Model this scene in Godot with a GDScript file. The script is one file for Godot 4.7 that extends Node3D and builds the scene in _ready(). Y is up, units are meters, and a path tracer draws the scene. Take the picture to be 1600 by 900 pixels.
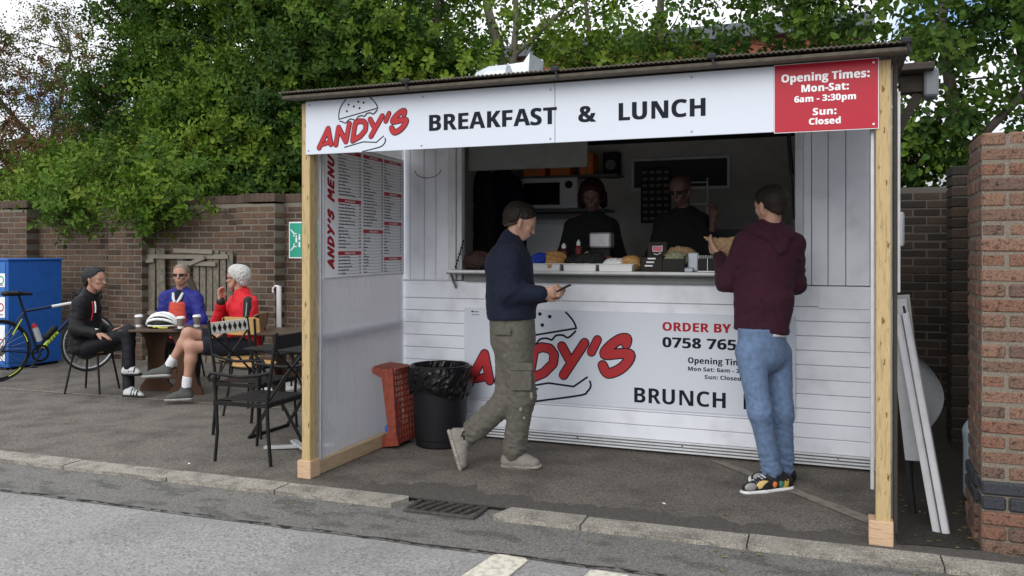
extends Node3D
# A breakfast kiosk under a timber porch, with a seating corner, a brick wall and trees behind it.
# x runs along the porch front, z towards the road, y up; the porch's left post stands at the origin.

var rng := RandomNumberGenerator.new()
var taken := {}
var jobs := []
var cache := {}
var M := {}


class MB:
	var v := PackedVector3Array()
	var n := PackedVector3Array()
	var c := PackedColorArray()
	var uv := PackedVector2Array()
	var xf := Transform3D()
	var tint := Color(1, 1, 1)
	var tinted := false

	func tri(a: Vector3, b: Vector3, d: Vector3, na: Vector3, nb: Vector3, nd: Vector3) -> void:
		if ((b - a).cross(d - a).dot(na + nb + nd) > 0.0) != (xf.basis.determinant() < 0.0):
			var t := b
			b = d
			d = t
			t = nb
			nb = nd
			nd = t
		v.append(xf * a)
		v.append(xf * b)
		v.append(xf * d)
		n.append((xf.basis * na).normalized())
		n.append((xf.basis * nb).normalized())
		n.append((xf.basis * nd).normalized())
		if tinted:
			c.append(tint)
			c.append(tint)
			c.append(tint)

	func flat(a: Vector3, b: Vector3, d: Vector3, out: Vector3) -> void:
		var k := (b - a).cross(d - a).normalized()
		if k.dot(out) < 0.0:
			k = -k
		tri(a, b, d, k, k, k)

	func quad(a: Vector3, b: Vector3, d: Vector3, e: Vector3, out: Vector3) -> void:
		flat(a, b, d, out)
		flat(a, d, e, out)

	func box(at: Vector3, size: Vector3, bevel := 0.0, basis := Basis()) -> void:
		var h := size / 2.0
		var keep := xf
		xf = xf * Transform3D(basis, at)
		var b := minf(bevel, minf(h.x, minf(h.y, h.z)) * 0.9)
		var i := h - Vector3(b, b, b)
		for ax in 3:
			var u := Vector3.ZERO
			var p := Vector3.ZERO
			var q := Vector3.ZERO
			u[ax] = h[ax]
			p[(ax + 1) % 3] = i[(ax + 1) % 3]
			q[(ax + 2) % 3] = i[(ax + 2) % 3]
			quad(u + p + q, u + p - q, u - p - q, u - p + q, u)
			quad(-u + p + q, -u + p - q, -u - p - q, -u - p + q, -u)
			if b > 0.0:
				var a1 := (ax + 1) % 3
				var a2 := (ax + 2) % 3
				for s1 in [-1.0, 1.0]:
					for s2 in [-1.0, 1.0]:
						var e1 := Vector3.ZERO
						var e2 := Vector3.ZERO
						var along := Vector3.ZERO
						e1[a1] = s1 * h[a1]
						e1[a2] = s2 * i[a2]
						e2[a1] = s1 * i[a1]
						e2[a2] = s2 * h[a2]
						along[ax] = i[ax]
						quad(e1 + along, e1 - along, e2 - along, e2 + along, e1 + e2)
		if b > 0.0:
			for sx in [-1.0, 1.0]:
				for sy in [-1.0, 1.0]:
					for sz in [-1.0, 1.0]:
						flat(Vector3(sx * h.x, sy * i.y, sz * i.z), Vector3(sx * i.x, sy * h.y, sz * i.z), Vector3(sx * i.x, sy * i.y, sz * h.z), Vector3(sx, sy, sz))
		xf = keep

	# a bar of rectangular section from a to b; up is the direction of its height h
	func bar(a: Vector3, b: Vector3, w: float, h: float, up := Vector3.UP, bevel := 0.0) -> void:
		var z := (b - a).normalized()
		var x := up.cross(z)
		if x.length() < 0.01:
			x = Vector3.RIGHT.cross(z)
		x = x.normalized()
		box((a + b) / 2.0, Vector3(w, h, (b - a).length()), bevel, Basis(x, z.cross(x), z))

	func tube(pts: Array, radii, sides := 8, caps := true) -> void:
		var count := pts.size()
		var dir: Vector3 = (pts[1] - pts[0]).normalized()
		var side := dir.cross(Vector3.UP if absf(dir.y) < 0.9 else Vector3.RIGHT).normalized()
		var rings := []
		var norms := []
		for i in count:
			var d: Vector3
			if i == 0:
				d = pts[1] - pts[0]
			elif i == count - 1:
				d = pts[i] - pts[i - 1]
			else:
				d = (pts[i + 1] - pts[i]).normalized() + (pts[i] - pts[i - 1]).normalized()
			d = d.normalized()
			side = (side - d * side.dot(d)).normalized()
			var other := d.cross(side)
			var r: float = radii[i] if radii is Array else radii
			var ring := []
			var nn := []
			for k in sides:
				var an := TAU * k / sides
				var o := side * cos(an) + other * sin(an)
				nn.append(o)
				ring.append(pts[i] + o * r)
			rings.append(ring)
			norms.append(nn)
		for i in count - 1:
			for k in sides:
				var l := (k + 1) % sides
				tri(rings[i][k], rings[i][l], rings[i + 1][l], norms[i][k], norms[i][l], norms[i + 1][l])
				tri(rings[i][k], rings[i + 1][l], rings[i + 1][k], norms[i][k], norms[i + 1][l], norms[i + 1][k])
		if caps:
			for e in [0, count - 1]:
				var out: Vector3 = (pts[0] - pts[1]) if e == 0 else (pts[e] - pts[e - 1])
				for k in range(1, sides - 1):
					flat(rings[e][0], rings[e][k], rings[e][k + 1], out)

	# profile of (radius, height), turned about y
	func lathe(profile: Array, seg := 20, at := Vector3.ZERO, squash := Vector3.ONE) -> void:
		for i in profile.size() - 1:
			var p: Vector2 = profile[i]
			var q: Vector2 = profile[i + 1]
			var d := (q - p).normalized()
			for k in seg:
				var a := TAU * k / seg
				var b := TAU * (k + 1) / seg
				var ca := Vector3(cos(a), 0, sin(a))
				var cb := Vector3(cos(b), 0, sin(b))
				var na := ca * d.y + Vector3(0, -d.x, 0)
				var nb := cb * d.y + Vector3(0, -d.x, 0)
				var v0 := at + (ca * p.x + Vector3(0, p.y, 0)) * squash
				var v1 := at + (cb * p.x + Vector3(0, p.y, 0)) * squash
				var v2 := at + (cb * q.x + Vector3(0, q.y, 0)) * squash
				var v3 := at + (ca * q.x + Vector3(0, q.y, 0)) * squash
				if p.x > 0.0001:
					tri(v0, v1, v2, na, nb, nb)
				if q.x > 0.0001:
					tri(v0, v2, v3, na, nb, na)

	func ball(at: Vector3, r: Vector3, seg := 12) -> void:
		var rows := seg / 2
		for i in rows:
			var p0 := PI * i / rows - PI / 2
			var p1 := PI * (i + 1) / rows - PI / 2
			for k in seg:
				var a := TAU * k / seg
				var b := TAU * (k + 1) / seg
				var n0 := Vector3(cos(p0) * cos(a), sin(p0), cos(p0) * sin(a))
				var n1 := Vector3(cos(p0) * cos(b), sin(p0), cos(p0) * sin(b))
				var n2 := Vector3(cos(p1) * cos(b), sin(p1), cos(p1) * sin(b))
				var n3 := Vector3(cos(p1) * cos(a), sin(p1), cos(p1) * sin(a))
				if i > 0:
					tri(at + n0 * r, at + n1 * r, at + n2 * r, n0 / r, n1 / r, n2 / r)
				if i < rows - 1:
					tri(at + n0 * r, at + n2 * r, at + n3 * r, n0 / r, n2 / r, n3 / r)

	# outline in x, y, pushed out along z from z0 to z1
	func slab(outline: PackedVector2Array, z0: float, z1: float) -> void:
		var t := Geometry2D.triangulate_polygon(outline)
		for i in range(0, t.size(), 3):
			for z in [z0, z1]:
				var o := Vector3(0, 0, 1 if z == maxf(z0, z1) else -1)
				flat(Vector3(outline[t[i]].x, outline[t[i]].y, z), Vector3(outline[t[i + 1]].x, outline[t[i + 1]].y, z), Vector3(outline[t[i + 2]].x, outline[t[i + 2]].y, z), o)
		var turn := -1.0 if Geometry2D.is_polygon_clockwise(outline) else 1.0
		for i in outline.size():
			var p := outline[i]
			var q := outline[(i + 1) % outline.size()]
			var o := Vector3(q.y - p.y, p.x - q.x, 0) * turn
			quad(Vector3(p.x, p.y, z0), Vector3(q.x, q.y, z0), Vector3(q.x, q.y, z1), Vector3(p.x, p.y, z1), o)

	func mesh() -> ArrayMesh:
		var a := []
		a.resize(Mesh.ARRAY_MAX)
		a[Mesh.ARRAY_VERTEX] = v
		a[Mesh.ARRAY_NORMAL] = n
		if tinted:
			a[Mesh.ARRAY_COLOR] = c
		var m := ArrayMesh.new()
		m.add_surface_from_arrays(Mesh.PRIMITIVE_TRIANGLES, a)
		return m


func numbered(called: String) -> String:
	var k: int = taken.get(called, 0)
	taken[called] = k + 1
	return called if k == 0 else "%s_%03d" % [called, k]


func tag(o: Node, label: String, category := "", group := "") -> void:
	o.set_meta("label", label)
	if category:
		o.set_meta("category", category)
	if group:
		o.set_meta("group", group)


func thing(called: String, label: String, category: String, at := Vector3.ZERO, turn := 0.0, group := "") -> Node3D:
	var o := Node3D.new()
	o.name = numbered(called)
	add_child(o)
	o.position = at
	o.rotation.y = turn
	tag(o, label, category, group)
	return o


func part(parent: Node, called: String, mesh: Mesh, m: Material, xf := Transform3D()) -> MeshInstance3D:
	var o := MeshInstance3D.new()
	o.name = called
	o.mesh = mesh
	o.material_override = m
	o.transform = xf
	parent.add_child(o, true)
	return o


func built(parent: Node, called: String, b: MB, m: Material, xf := Transform3D()) -> MeshInstance3D:
	return part(parent, called, b.mesh(), m, xf)


func setting(called: String, mesh: Mesh, m: Material, xf := Transform3D()) -> MeshInstance3D:
	var o := part(self, called, mesh, m, xf)
	o.name = numbered(called)
	o.set_meta("kind", "structure")
	return o


func box_mesh(size: Vector3, bevel := 0.0) -> ArrayMesh:
	var key := "%.4f %.4f %.4f %.4f" % [size.x, size.y, size.z, bevel]
	if not cache.has(key):
		var b := MB.new()
		b.box(Vector3.ZERO, size, bevel)
		cache[key] = b.mesh()
	return cache[key]


func at(p: Vector3, turn := Vector3.ZERO) -> Transform3D:
	return Transform3D(Basis.from_euler(turn), p)


func box(parent: Node, called: String, p: Vector3, size: Vector3, m: Material, bevel := 0.0, turn := Vector3.ZERO) -> MeshInstance3D:
	return part(parent, called, box_mesh(size, bevel), m, at(p, turn))


# ---------------------------------------------------------------- materials

func lin(r: float, g: float, b: float) -> Color:
	return Color(r, g, b).linear_to_srgb()


func noise_tex(size: int, freq: float, stops: Array, kind := FastNoiseLite.TYPE_SIMPLEX_SMOOTH, octaves := 4, salt := 1, cell := -1) -> NoiseTexture2D:
	var f := FastNoiseLite.new()
	f.noise_type = kind
	f.frequency = freq
	f.seed = salt
	f.fractal_octaves = octaves
	f.fractal_type = FastNoiseLite.FRACTAL_FBM if octaves > 1 else FastNoiseLite.FRACTAL_NONE
	if cell >= 0:
		f.cellular_return_type = cell
	var t := NoiseTexture2D.new()
	t.width = size
	t.height = size
	t.seamless = true
	t.seamless_blend_skirt = 0.15
	t.noise = f
	if stops:
		var g := Gradient.new()
		var offs := PackedFloat32Array()
		var cols := PackedColorArray()
		for s in stops:
			offs.append(s[0])
			var k = s[1]
			cols.append(k if k is Color else lin(k, k, k))
		g.offsets = offs
		g.colors = cols
		t.color_ramp = g
	return t


func mat(c: Color, rough := 0.8, metal := 0.0) -> StandardMaterial3D:
	var m := StandardMaterial3D.new()
	m.albedo_color = c
	m.roughness = rough
	m.metallic = metal
	if metal == 0.0 and c.get_luminance() < 0.3:
		m.metallic_specular = 0.35
	return m


func worn(c: Color, rough: float, tex: Texture2D, scale: Vector3, world := true, metal := 0.0) -> StandardMaterial3D:
	var m := mat(c, rough, metal)
	m.albedo_texture = tex
	m.uv1_triplanar = true
	m.uv1_world_triplanar = world
	m.uv1_scale = scale
	return m


func overlay(m: StandardMaterial3D, tex: Texture2D, scale: Vector3, world := true) -> void:
	m.detail_enabled = true
	m.detail_blend_mode = BaseMaterial3D.BLEND_MODE_MUL
	m.detail_albedo = tex
	m.detail_uv_layer = BaseMaterial3D.DETAIL_UV_2
	m.uv2_triplanar = true
	m.uv2_world_triplanar = world
	m.uv2_scale = scale


func relief(m: StandardMaterial3D, tex: Texture2D, cm: float) -> void:
	m.heightmap_enabled = true
	m.heightmap_texture = tex
	m.heightmap_scale = cm


# ---------------------------------------------------------------- soft shapes: bodies and clothes
# A bone is [a, b, radius at a, radius at b, side axis, widening along it]; bones melt into one surface.

func soft(o: MeshInstance3D, sets: Array, opts := {}) -> void:
	jobs.append({"o": o, "sets": sets, "opts": opts})


func run_jobs() -> void:
	var results := []
	results.resize(jobs.size())
	var work := func(i: int) -> void:
		var vs := PackedVector3Array()
		var ns := PackedVector3Array()
		var ix := PackedInt32Array()
		for s in jobs[i].sets:
			net(s, i + 7, vs, ns, ix)
		results[i] = [vs, ns, ix]
	var id := WorkerThreadPool.add_group_task(work, jobs.size(), 4, true)
	WorkerThreadPool.wait_for_group_task_completion(id)
	for i in jobs.size():
		var a := []
		a.resize(Mesh.ARRAY_MAX)
		a[Mesh.ARRAY_VERTEX] = results[i][0]
		a[Mesh.ARRAY_NORMAL] = results[i][1]
		a[Mesh.ARRAY_INDEX] = results[i][2]
		var m := ArrayMesh.new()
		if results[i][0].size() == 0:
			print("empty: ", jobs[i].o.name)
			continue
		m.add_surface_from_arrays(Mesh.PRIMITIVE_TRIANGLES, a)
		jobs[i].o.mesh = m


func net(s: Dictionary, salt: int, vs: PackedVector3Array, ns: PackedVector3Array, ix: PackedInt32Array) -> void:
	var bones: Array = s.bones
	var cell: float = s.cell
	var k: float = s.k
	var cuts: Array = s.get("cuts", [])
	var fold: float = s.get("fold", 0.0)
	var wave: float = s.get("wave", 18.0)
	var stretch: Vector3 = s.get("stretch", Vector3.ONE)
	var foci: Array = s.get("foci", [])
	var pad := 4.5 / k
	var lo := Vector3(1e9, 1e9, 1e9)
	var hi := -lo
	for b in bones:
		var w: float = maxf(1.0, b[5]) if b.size() > 5 else 1.0
		for e in 2:
			var r: float = b[2 + e] * w + pad * 0.5 + cell * 2.0
			lo = lo.min(b[e] - Vector3(r, r, r))
			hi = hi.max(b[e] + Vector3(r, r, r))
	var nx := int((hi.x - lo.x) / cell) + 2
	var ny := int((hi.y - lo.y) / cell) + 2
	var nz := int((hi.z - lo.z) / cell) + 2
	var f := PackedFloat32Array()
	f.resize(nx * ny * nz)
	for b in bones:
		var pa: Vector3 = b[0]
		var pb: Vector3 = b[1]
		var ra: float = b[2]
		var dr: float = b[3] - ra
		var squash: bool = b.size() > 5
		var ax: Vector3 = b[4] if squash else Vector3.ZERO
		var wide: float = b[5] if squash else 1.0
		var sq := 1.0 - 1.0 / wide
		var ab := pb - pa
		if squash:
			ab -= ax * (ab.dot(ax) * sq)
		var inv := 1.0 / maxf(ab.length_squared(), 1e-9)
		var rr := maxf(b[2], b[3]) * maxf(1.0, wide) + pad
		var l := ((pa.min(pb) - Vector3(rr, rr, rr) - lo) / cell).floor()
		var h := ((pa.max(pb) + Vector3(rr, rr, rr) - lo) / cell).ceil()
		var x0 := maxi(0, int(l.x))
		var x1 := mini(nx - 1, int(h.x))
		var y0 := maxi(0, int(l.y))
		var y1 := mini(ny - 1, int(h.y))
		var z0 := maxi(0, int(l.z))
		var z1 := mini(nz - 1, int(h.z))
		for z in range(z0, z1 + 1):
			for y in range(y0, y1 + 1):
				var at_row := (z * ny + y) * nx
				for x in range(x0, x1 + 1):
					var q := lo + Vector3(x, y, z) * cell - pa
					if squash:
						q -= ax * (q.dot(ax) * sq)
					var t := clampf(q.dot(ab) * inv, 0.0, 1.0)
					var d := (q - ab * t).length() - ra - dr * t
					if d < pad:
						f[at_row + x] += exp(-k * d)
	var total := f.size()
	for i in total:
		var e := f[i]
		f[i] = 0.06 if e < 1e-6 else minf(0.06, -log(e) / k)
	for cut in cuts:
		var p0: Vector3 = cut[0]
		var nn: Vector3 = cut[1]
		for z in nz:
			for y in ny:
				var at_row := (z * ny + y) * nx
				for x in nx:
					var i := at_row + x
					if f[i] < 0.06:
						f[i] = maxf(f[i], (lo + Vector3(x, y, z) * cell - p0).dot(nn))
	var index := PackedInt32Array()
	index.resize(total)
	index.fill(-1)
	var base := vs.size()
	var first := ix.size()
	var sxy := nx * ny
	for z in nz - 1:
		for y in ny - 1:
			var at_row := (z * ny + y) * nx
			for x in nx - 1:
				var i := at_row + x
				var c0 := f[i]
				var c1 := f[i + 1]
				var c2 := f[i + nx]
				var c3 := f[i + nx + 1]
				var c4 := f[i + sxy]
				var c5 := f[i + sxy + 1]
				var c6 := f[i + sxy + nx]
				var c7 := f[i + sxy + nx + 1]
				var m := int(c0 < 0.0) + int(c1 < 0.0) + int(c2 < 0.0) + int(c3 < 0.0) + int(c4 < 0.0) + int(c5 < 0.0) + int(c6 < 0.0) + int(c7 < 0.0)
				if m == 0 or m == 8:
					continue
				var sum := Vector3.ZERO
				var hits := 0
				var o := Vector3(x, y, z)
				for e in [[c0, c1, Vector3(0, 0, 0), Vector3(1, 0, 0)], [c2, c3, Vector3(0, 1, 0), Vector3(1, 0, 0)], [c4, c5, Vector3(0, 0, 1), Vector3(1, 0, 0)], [c6, c7, Vector3(0, 1, 1), Vector3(1, 0, 0)],
						[c0, c2, Vector3(0, 0, 0), Vector3(0, 1, 0)], [c1, c3, Vector3(1, 0, 0), Vector3(0, 1, 0)], [c4, c6, Vector3(0, 0, 1), Vector3(0, 1, 0)], [c5, c7, Vector3(1, 0, 1), Vector3(0, 1, 0)],
						[c0, c4, Vector3(0, 0, 0), Vector3(0, 0, 1)], [c1, c5, Vector3(1, 0, 0), Vector3(0, 0, 1)], [c2, c6, Vector3(0, 1, 0), Vector3(0, 0, 1)], [c3, c7, Vector3(1, 1, 0), Vector3(0, 0, 1)]]:
					var ea: float = e[0]
					var eb: float = e[1]
					if (ea < 0.0) != (eb < 0.0):
						var from: Vector3 = e[2]
						var step: Vector3 = e[3]
						sum += from + step * (ea / (ea - eb))
						hits += 1
				index[i] = vs.size()
				vs.append(lo + (o + sum / hits) * cell)
				ns.append(Vector3(c1 + c3 + c5 + c7 - c0 - c2 - c4 - c6, c2 + c3 + c6 + c7 - c0 - c1 - c4 - c5, c4 + c5 + c6 + c7 - c0 - c1 - c2 - c3).normalized())
	for z in range(1, nz - 1):
		for y in range(1, ny - 1):
			var at_row := (z * ny + y) * nx
			for x in range(1, nx - 1):
				var i := at_row + x
				var ina := f[i] < 0.0
				if ina != (f[i + 1] < 0.0):
					face(ix, index[i - nx - sxy], index[i - sxy], index[i], index[i - nx], ina)
				if ina != (f[i + nx] < 0.0):
					face(ix, index[i - 1 - sxy], index[i - 1], index[i], index[i - sxy], ina)
				if ina != (f[i + sxy] < 0.0):
					face(ix, index[i - 1 - nx], index[i - nx], index[i], index[i - 1], ina)
	if fold > 0.0:
		var noise := FastNoiseLite.new()
		noise.seed = salt
		noise.frequency = 1.0
		noise.fractal_octaves = 2
		var slant := Basis(Vector3(0.35, 0.15, 0.92).normalized(), 0.55)
		for i in range(base, vs.size()):
			var p := slant * vs[i] * stretch * wave
			var ridge := 1.0 - 2.2 * absf(noise.get_noise_3dv(p))
			var gain := 1.0
			if foci:
				gain = 0.35
				for q in foci:
					gain += q[2] * exp(-(vs[i] - q[0]).length_squared() / (q[1] * q[1]))
			vs[i] += ns[i] * (ridge * fold * gain)
	for i in range(base, vs.size()):
		ns[i] = Vector3.ZERO
	for i in range(first, ix.size(), 3):
		var a := vs[ix[i]]
		var nn := (vs[ix[i + 2]] - a).cross(vs[ix[i + 1]] - a)
		ns[ix[i]] += nn
		ns[ix[i + 1]] += nn
		ns[ix[i + 2]] += nn
	for i in range(base, vs.size()):
		ns[i] = ns[i].normalized()


func face(ix: PackedInt32Array, a: int, b: int, c: int, d: int, flip: bool) -> void:
	if a < 0 or b < 0 or c < 0 or d < 0:
		return
	if flip:
		for q in [a, c, b, a, d, c]:
			ix.append(q)
	else:
		for q in [a, b, c, a, c, d]:
			ix.append(q)


func _ready() -> void:
	rng.seed = 20240611
	# camera: eye height 1.42 m, turned 21.4 degrees left of the porch's depth, lens shifted 60 of 900 lines down
	var cam := Camera3D.new()
	cam.name = "camera"
	cam.projection = Camera3D.PROJECTION_FRUSTUM
	cam.near = 0.1
	cam.far = 400.0
	cam.size = 0.1 * 900.0 / 1317.0
	cam.frustum_offset = Vector2(0, -0.1 * 60.0 / 1317.0)
	cam.position = Vector3(3.122, 1.42, 4.437)
	cam.rotation.y = atan(515.0 / 1317.0)
	add_child(cam)
	cam.current = true
	# a bright, broken cloud deck
	var env := Environment.new()
	env.background_mode = Environment.BG_SKY
	env.tonemap_mode = Environment.TONE_MAPPER_LINEAR
	env.tonemap_exposure = 1.32
	env.sdfgi_enabled = true
	env.ssao_enabled = true
	env.ssil_enabled = true
	var sky := Sky.new()
	var pano := PanoramaSkyMaterial.new()
	pano.panorama = sky_picture()
	pano.energy_multiplier = 1.0
	sky.sky_material = pano
	env.sky = sky
	var we := WorldEnvironment.new()
	we.name = "world"
	we.environment = env
	add_child(we)
	# the sun behind thin cloud: high, from the road side and a little left
	var sun := DirectionalLight3D.new()
	sun.name = "sun"
	sun.light_energy = 0.36
	sun.light_angular_distance = 45.0
	sun.light_color = Color(1.0, 0.985, 0.965)
	sun.shadow_enabled = true
	sun.rotation_degrees = Vector3(-27, -6, 0)
	add_child(sun)
	make_materials()
	make_ground()
	make_walls()
	make_trailer()
	make_porch()
	make_signs()
	make_seating()
	make_bicycle()
	make_counter()
	make_right_side()
	make_people()
	run_jobs()
	make_trees()
	make_far()


func sky_picture() -> ImageTexture:
	var w := 768
	var h := 384
	var f := FastNoiseLite.new()
	f.seed = 11
	f.frequency = 2.3
	f.fractal_octaves = 5
	var g := FastNoiseLite.new()
	g.seed = 5
	g.frequency = 1.4
	g.fractal_octaves = 3
	var im := Image.create(w, h, false, Image.FORMAT_RGBF)
	for y in h:
		var el := PI / 2 - PI * (y + 0.5) / h
		for x in w:
			var az := TAU * (x + 0.5) / w
			if el < -0.03:
				im.set_pixel(x, y, Color(0.16, 0.155, 0.15))
				continue
			var d := Vector3(cos(az) * cos(el), sin(el) * 1.6, sin(az) * cos(el))
			var cover := smoothstep(-0.32, -0.06, f.get_noise_3dv(d) + 0.10)
			var bright := (0.86 + 0.42 * maxf(0.0, sin(el))) * (1.0 + 0.35 * g.get_noise_3dv(d))
			im.set_pixel(x, y, Color(0.27, 0.47, 0.82).lerp(Color(bright * 0.975, bright, bright * 1.045), cover))
	return ImageTexture.create_from_image(im)


func make_materials() -> void:
	var speck := noise_tex(1024, 0.12, [[0.0, 0.5], [0.2, 0.70], [0.5, 0.78], [0.8, 0.86], [0.95, 0.96], [1.0, 1.0]], FastNoiseLite.TYPE_CELLULAR, 1, 3, FastNoiseLite.RETURN_CELL_VALUE)
	var grit := noise_tex(1024, 0.19, [[0.0, 0.35], [0.4, 0.6], [0.75, 0.75], [0.93, 0.9], [0.97, 1.0], [1.0, 1.0]], FastNoiseLite.TYPE_CELLULAR, 1, 8, FastNoiseLite.RETURN_CELL_VALUE)
	var stains := noise_tex(512, 0.012, [[0.0, 0.5], [0.35, 0.78], [0.5, 0.92], [0.65, 1.0], [1.0, 1.0]], FastNoiseLite.TYPE_SIMPLEX_SMOOTH, 6, 21)
	var blots := noise_tex(512, 0.016, [[0.0, 0.55], [0.34, 0.62], [0.44, 0.92], [1.0, 1.0]], FastNoiseLite.TYPE_SIMPLEX_SMOOTH, 6, 4)
	var bumps := noise_tex(512, 0.16, [], FastNoiseLite.TYPE_CELLULAR, 1, 6)
	M.stains = stains
	M.road = worn(lin(0.365, 0.35, 0.335), 0.9, speck, Vector3.ONE * 0.7)
	overlay(M.road, noise_tex(512, 0.012, [[0.0, 0.8], [0.4, 0.92], [0.6, 1.0], [1.0, 1.0]], FastNoiseLite.TYPE_SIMPLEX_SMOOTH, 6, 23), Vector3.ONE * 0.21)
	relief(M.road, bumps, 0.4)
	M.strip = worn(lin(0.255, 0.242, 0.22), 0.92, grit, Vector3.ONE * 0.75)
	overlay(M.strip, blots, Vector3(0.28, 0.5, 0.55))
	M.path = worn(lin(0.22, 0.192, 0.16), 0.93, grit, Vector3.ONE * 0.66)
	overlay(M.path, stains, Vector3.ONE * 0.32)
	relief(M.path, bumps, 0.3)
	M.dark_path = worn(lin(0.10, 0.09, 0.078), 0.95, speck, Vector3.ONE * 0.9)
	M.soil = worn(lin(0.045, 0.04, 0.033), 0.95, speck, Vector3.ONE * 0.8)  # real soil, its dark tone also deepening the shade of the passage
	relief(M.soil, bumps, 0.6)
	M.kerb = worn(lin(0.47, 0.435, 0.365), 0.9, grit, Vector3.ONE * 0.9)
	overlay(M.kerb, stains, Vector3.ONE * 0.9)
	M.dirt = worn(lin(0.045, 0.042, 0.036), 0.95, grit, Vector3.ONE * 0.9)
	M.marking = worn(lin(0.70, 0.66, 0.54), 0.8, noise_tex(512, 0.03, [[0.0, 0.55], [0.4, 0.82], [0.55, 0.95], [1.0, 1.0]], FastNoiseLite.TYPE_SIMPLEX_SMOOTH, 6, 14), Vector3.ONE * 1.4)
	M.old_paint = worn(lin(0.24, 0.215, 0.17), 0.9, blots, Vector3.ONE * 1.7)
	M.iron = worn(lin(0.07, 0.066, 0.06), 0.6, stains, Vector3.ONE * 3.0)
	# bricks: grain, stains, burnt spots, and a set darkened for shade
	var grain := noise_tex(512, 0.05, [[0.0, 0.35], [0.35, 0.7], [0.55, 0.92], [1.0, 1.0]], FastNoiseLite.TYPE_SIMPLEX_SMOOTH, 6, 31)
	var burnt := noise_tex(512, 0.02, [[0.0, 0.3], [0.22, 0.42], [0.34, 0.95], [1.0, 1.0]], FastNoiseLite.TYPE_SIMPLEX_SMOOTH, 5, 33)
	M.brick = []
	for c in [[0.130, 0.080, 0.052], [0.148, 0.088, 0.055], [0.110, 0.072, 0.050], [0.134, 0.088, 0.058], [0.155, 0.090, 0.056], [0.096, 0.064, 0.046]]:
		var m := worn(lin(c[0], c[1], c[2]), 0.92, grain, Vector3.ONE * 2.3)
		overlay(m, stains, Vector3(0.35, 0.35, 0.35))
		relief(m, grain, 0.35)
		M.brick.append(m)
	M.shaded_brick = []  # brick copies with the shade of the passage put into their colour
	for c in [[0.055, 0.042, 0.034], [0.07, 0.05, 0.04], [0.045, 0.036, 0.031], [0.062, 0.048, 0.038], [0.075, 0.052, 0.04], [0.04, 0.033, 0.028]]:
		M.shaded_brick.append(worn(lin(c[0], c[1], c[2]), 0.92, grain, Vector3.ONE * 2.3))
	M.shaded_mortar = mat(lin(0.10, 0.09, 0.078), 0.95)  # mortar darkened the same way for the shaded passage
	M.pier_brick = []
	for c in [[0.215, 0.122, 0.082], [0.25, 0.14, 0.094], [0.19, 0.113, 0.08], [0.225, 0.112, 0.073], [0.16, 0.096, 0.072]]:
		var m := worn(lin(c[0], c[1], c[2]), 0.9, grain, Vector3.ONE * 2.6)
		overlay(m, burnt, Vector3(1.9, 3.4, 1.9))
		relief(m, grain, 0.5)
		M.pier_brick.append(m)
	M.blue_brick = worn(lin(0.045, 0.048, 0.056), 0.5, grain, Vector3.ONE * 2.5)
	M.mortar = worn(lin(0.29, 0.25, 0.195), 0.95, grit, Vector3.ONE * 2.0)
	M.old_mortar = worn(lin(0.27, 0.232, 0.185), 0.95, grit, Vector3.ONE * 2.0)
	# timber
	var fibre := noise_tex(512, 0.02, [[0.0, 0.55], [0.3, 0.78], [0.5, 0.96], [0.62, 0.84], [0.8, 1.0], [1.0, 1.0]], FastNoiseLite.TYPE_SIMPLEX_SMOOTH, 5, 41)
	var knots := noise_tex(512, 0.022, [[0.0, Color(0.45, 0.33, 0.2)], [0.13, Color(0.7, 0.6, 0.46)], [0.2, Color(1, 1, 1)], [1.0, Color(1, 1, 1)]], FastNoiseLite.TYPE_SIMPLEX_SMOOTH, 3, 43)
	M.fibre = fibre
	M.pine = worn(lin(0.53, 0.385, 0.185), 0.7, fibre, Vector3(7.0, 0.55, 7.0), false)
	overlay(M.pine, knots, Vector3(2.0, 0.9, 2.0), false)
	M.pine_z = worn(lin(0.45, 0.33, 0.2), 0.75, fibre, Vector3(7.0, 7.0, 0.6), false)
	M.block = worn(lin(0.62, 0.42, 0.26), 0.75, fibre, Vector3(0.9, 8.0, 6.0), false)
	M.grey_wood = worn(lin(0.20, 0.175, 0.135), 0.9, fibre, Vector3(9.0, 0.7, 9.0), false)
	overlay(M.grey_wood, stains, Vector3.ONE * 2.0)
	M.grey_rail = worn(lin(0.24, 0.215, 0.17), 0.9, fibre, Vector3(0.7, 9.0, 9.0), false)
	M.dark_beam = worn(lin(0.06, 0.05, 0.04), 0.8, fibre, Vector3(0.7, 9.0, 9.0), false)
	M.beam = worn(lin(0.42, 0.31, 0.17), 0.75, fibre, Vector3(0.6, 7.0, 7.0), false)
	M.bounce_ply = worn(lin(0.55, 0.50, 0.42), 0.8, fibre, Vector3(1.0, 6.0, 6.0), false)  # pale so that the added porch ceiling bounces light
	M.ply = worn(lin(0.60, 0.36, 0.135), 0.42, fibre, Vector3(1.0, 8.0, 8.0), false)
	M.ply_shaded = worn(lin(0.22, 0.12, 0.06), 0.45, fibre, Vector3(1.0, 8.0, 8.0), false)  # chair wood again, with shade put into its colour
	M.table_top = worn(lin(0.095, 0.062, 0.042), 0.45, fibre, Vector3(1.0, 8.0, 8.0), false)
	M.table_base = worn(lin(0.075, 0.034, 0.016), 0.5, fibre, Vector3(8.0, 1.0, 8.0), false)
	# sheets and paint
	var film := noise_tex(512, 0.010, [[0.0, 0.80], [0.3, 0.93], [0.45, 0.97], [0.6, 1.0], [1.0, 1.0]], FastNoiseLite.TYPE_SIMPLEX_SMOOTH, 6, 51)
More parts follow.
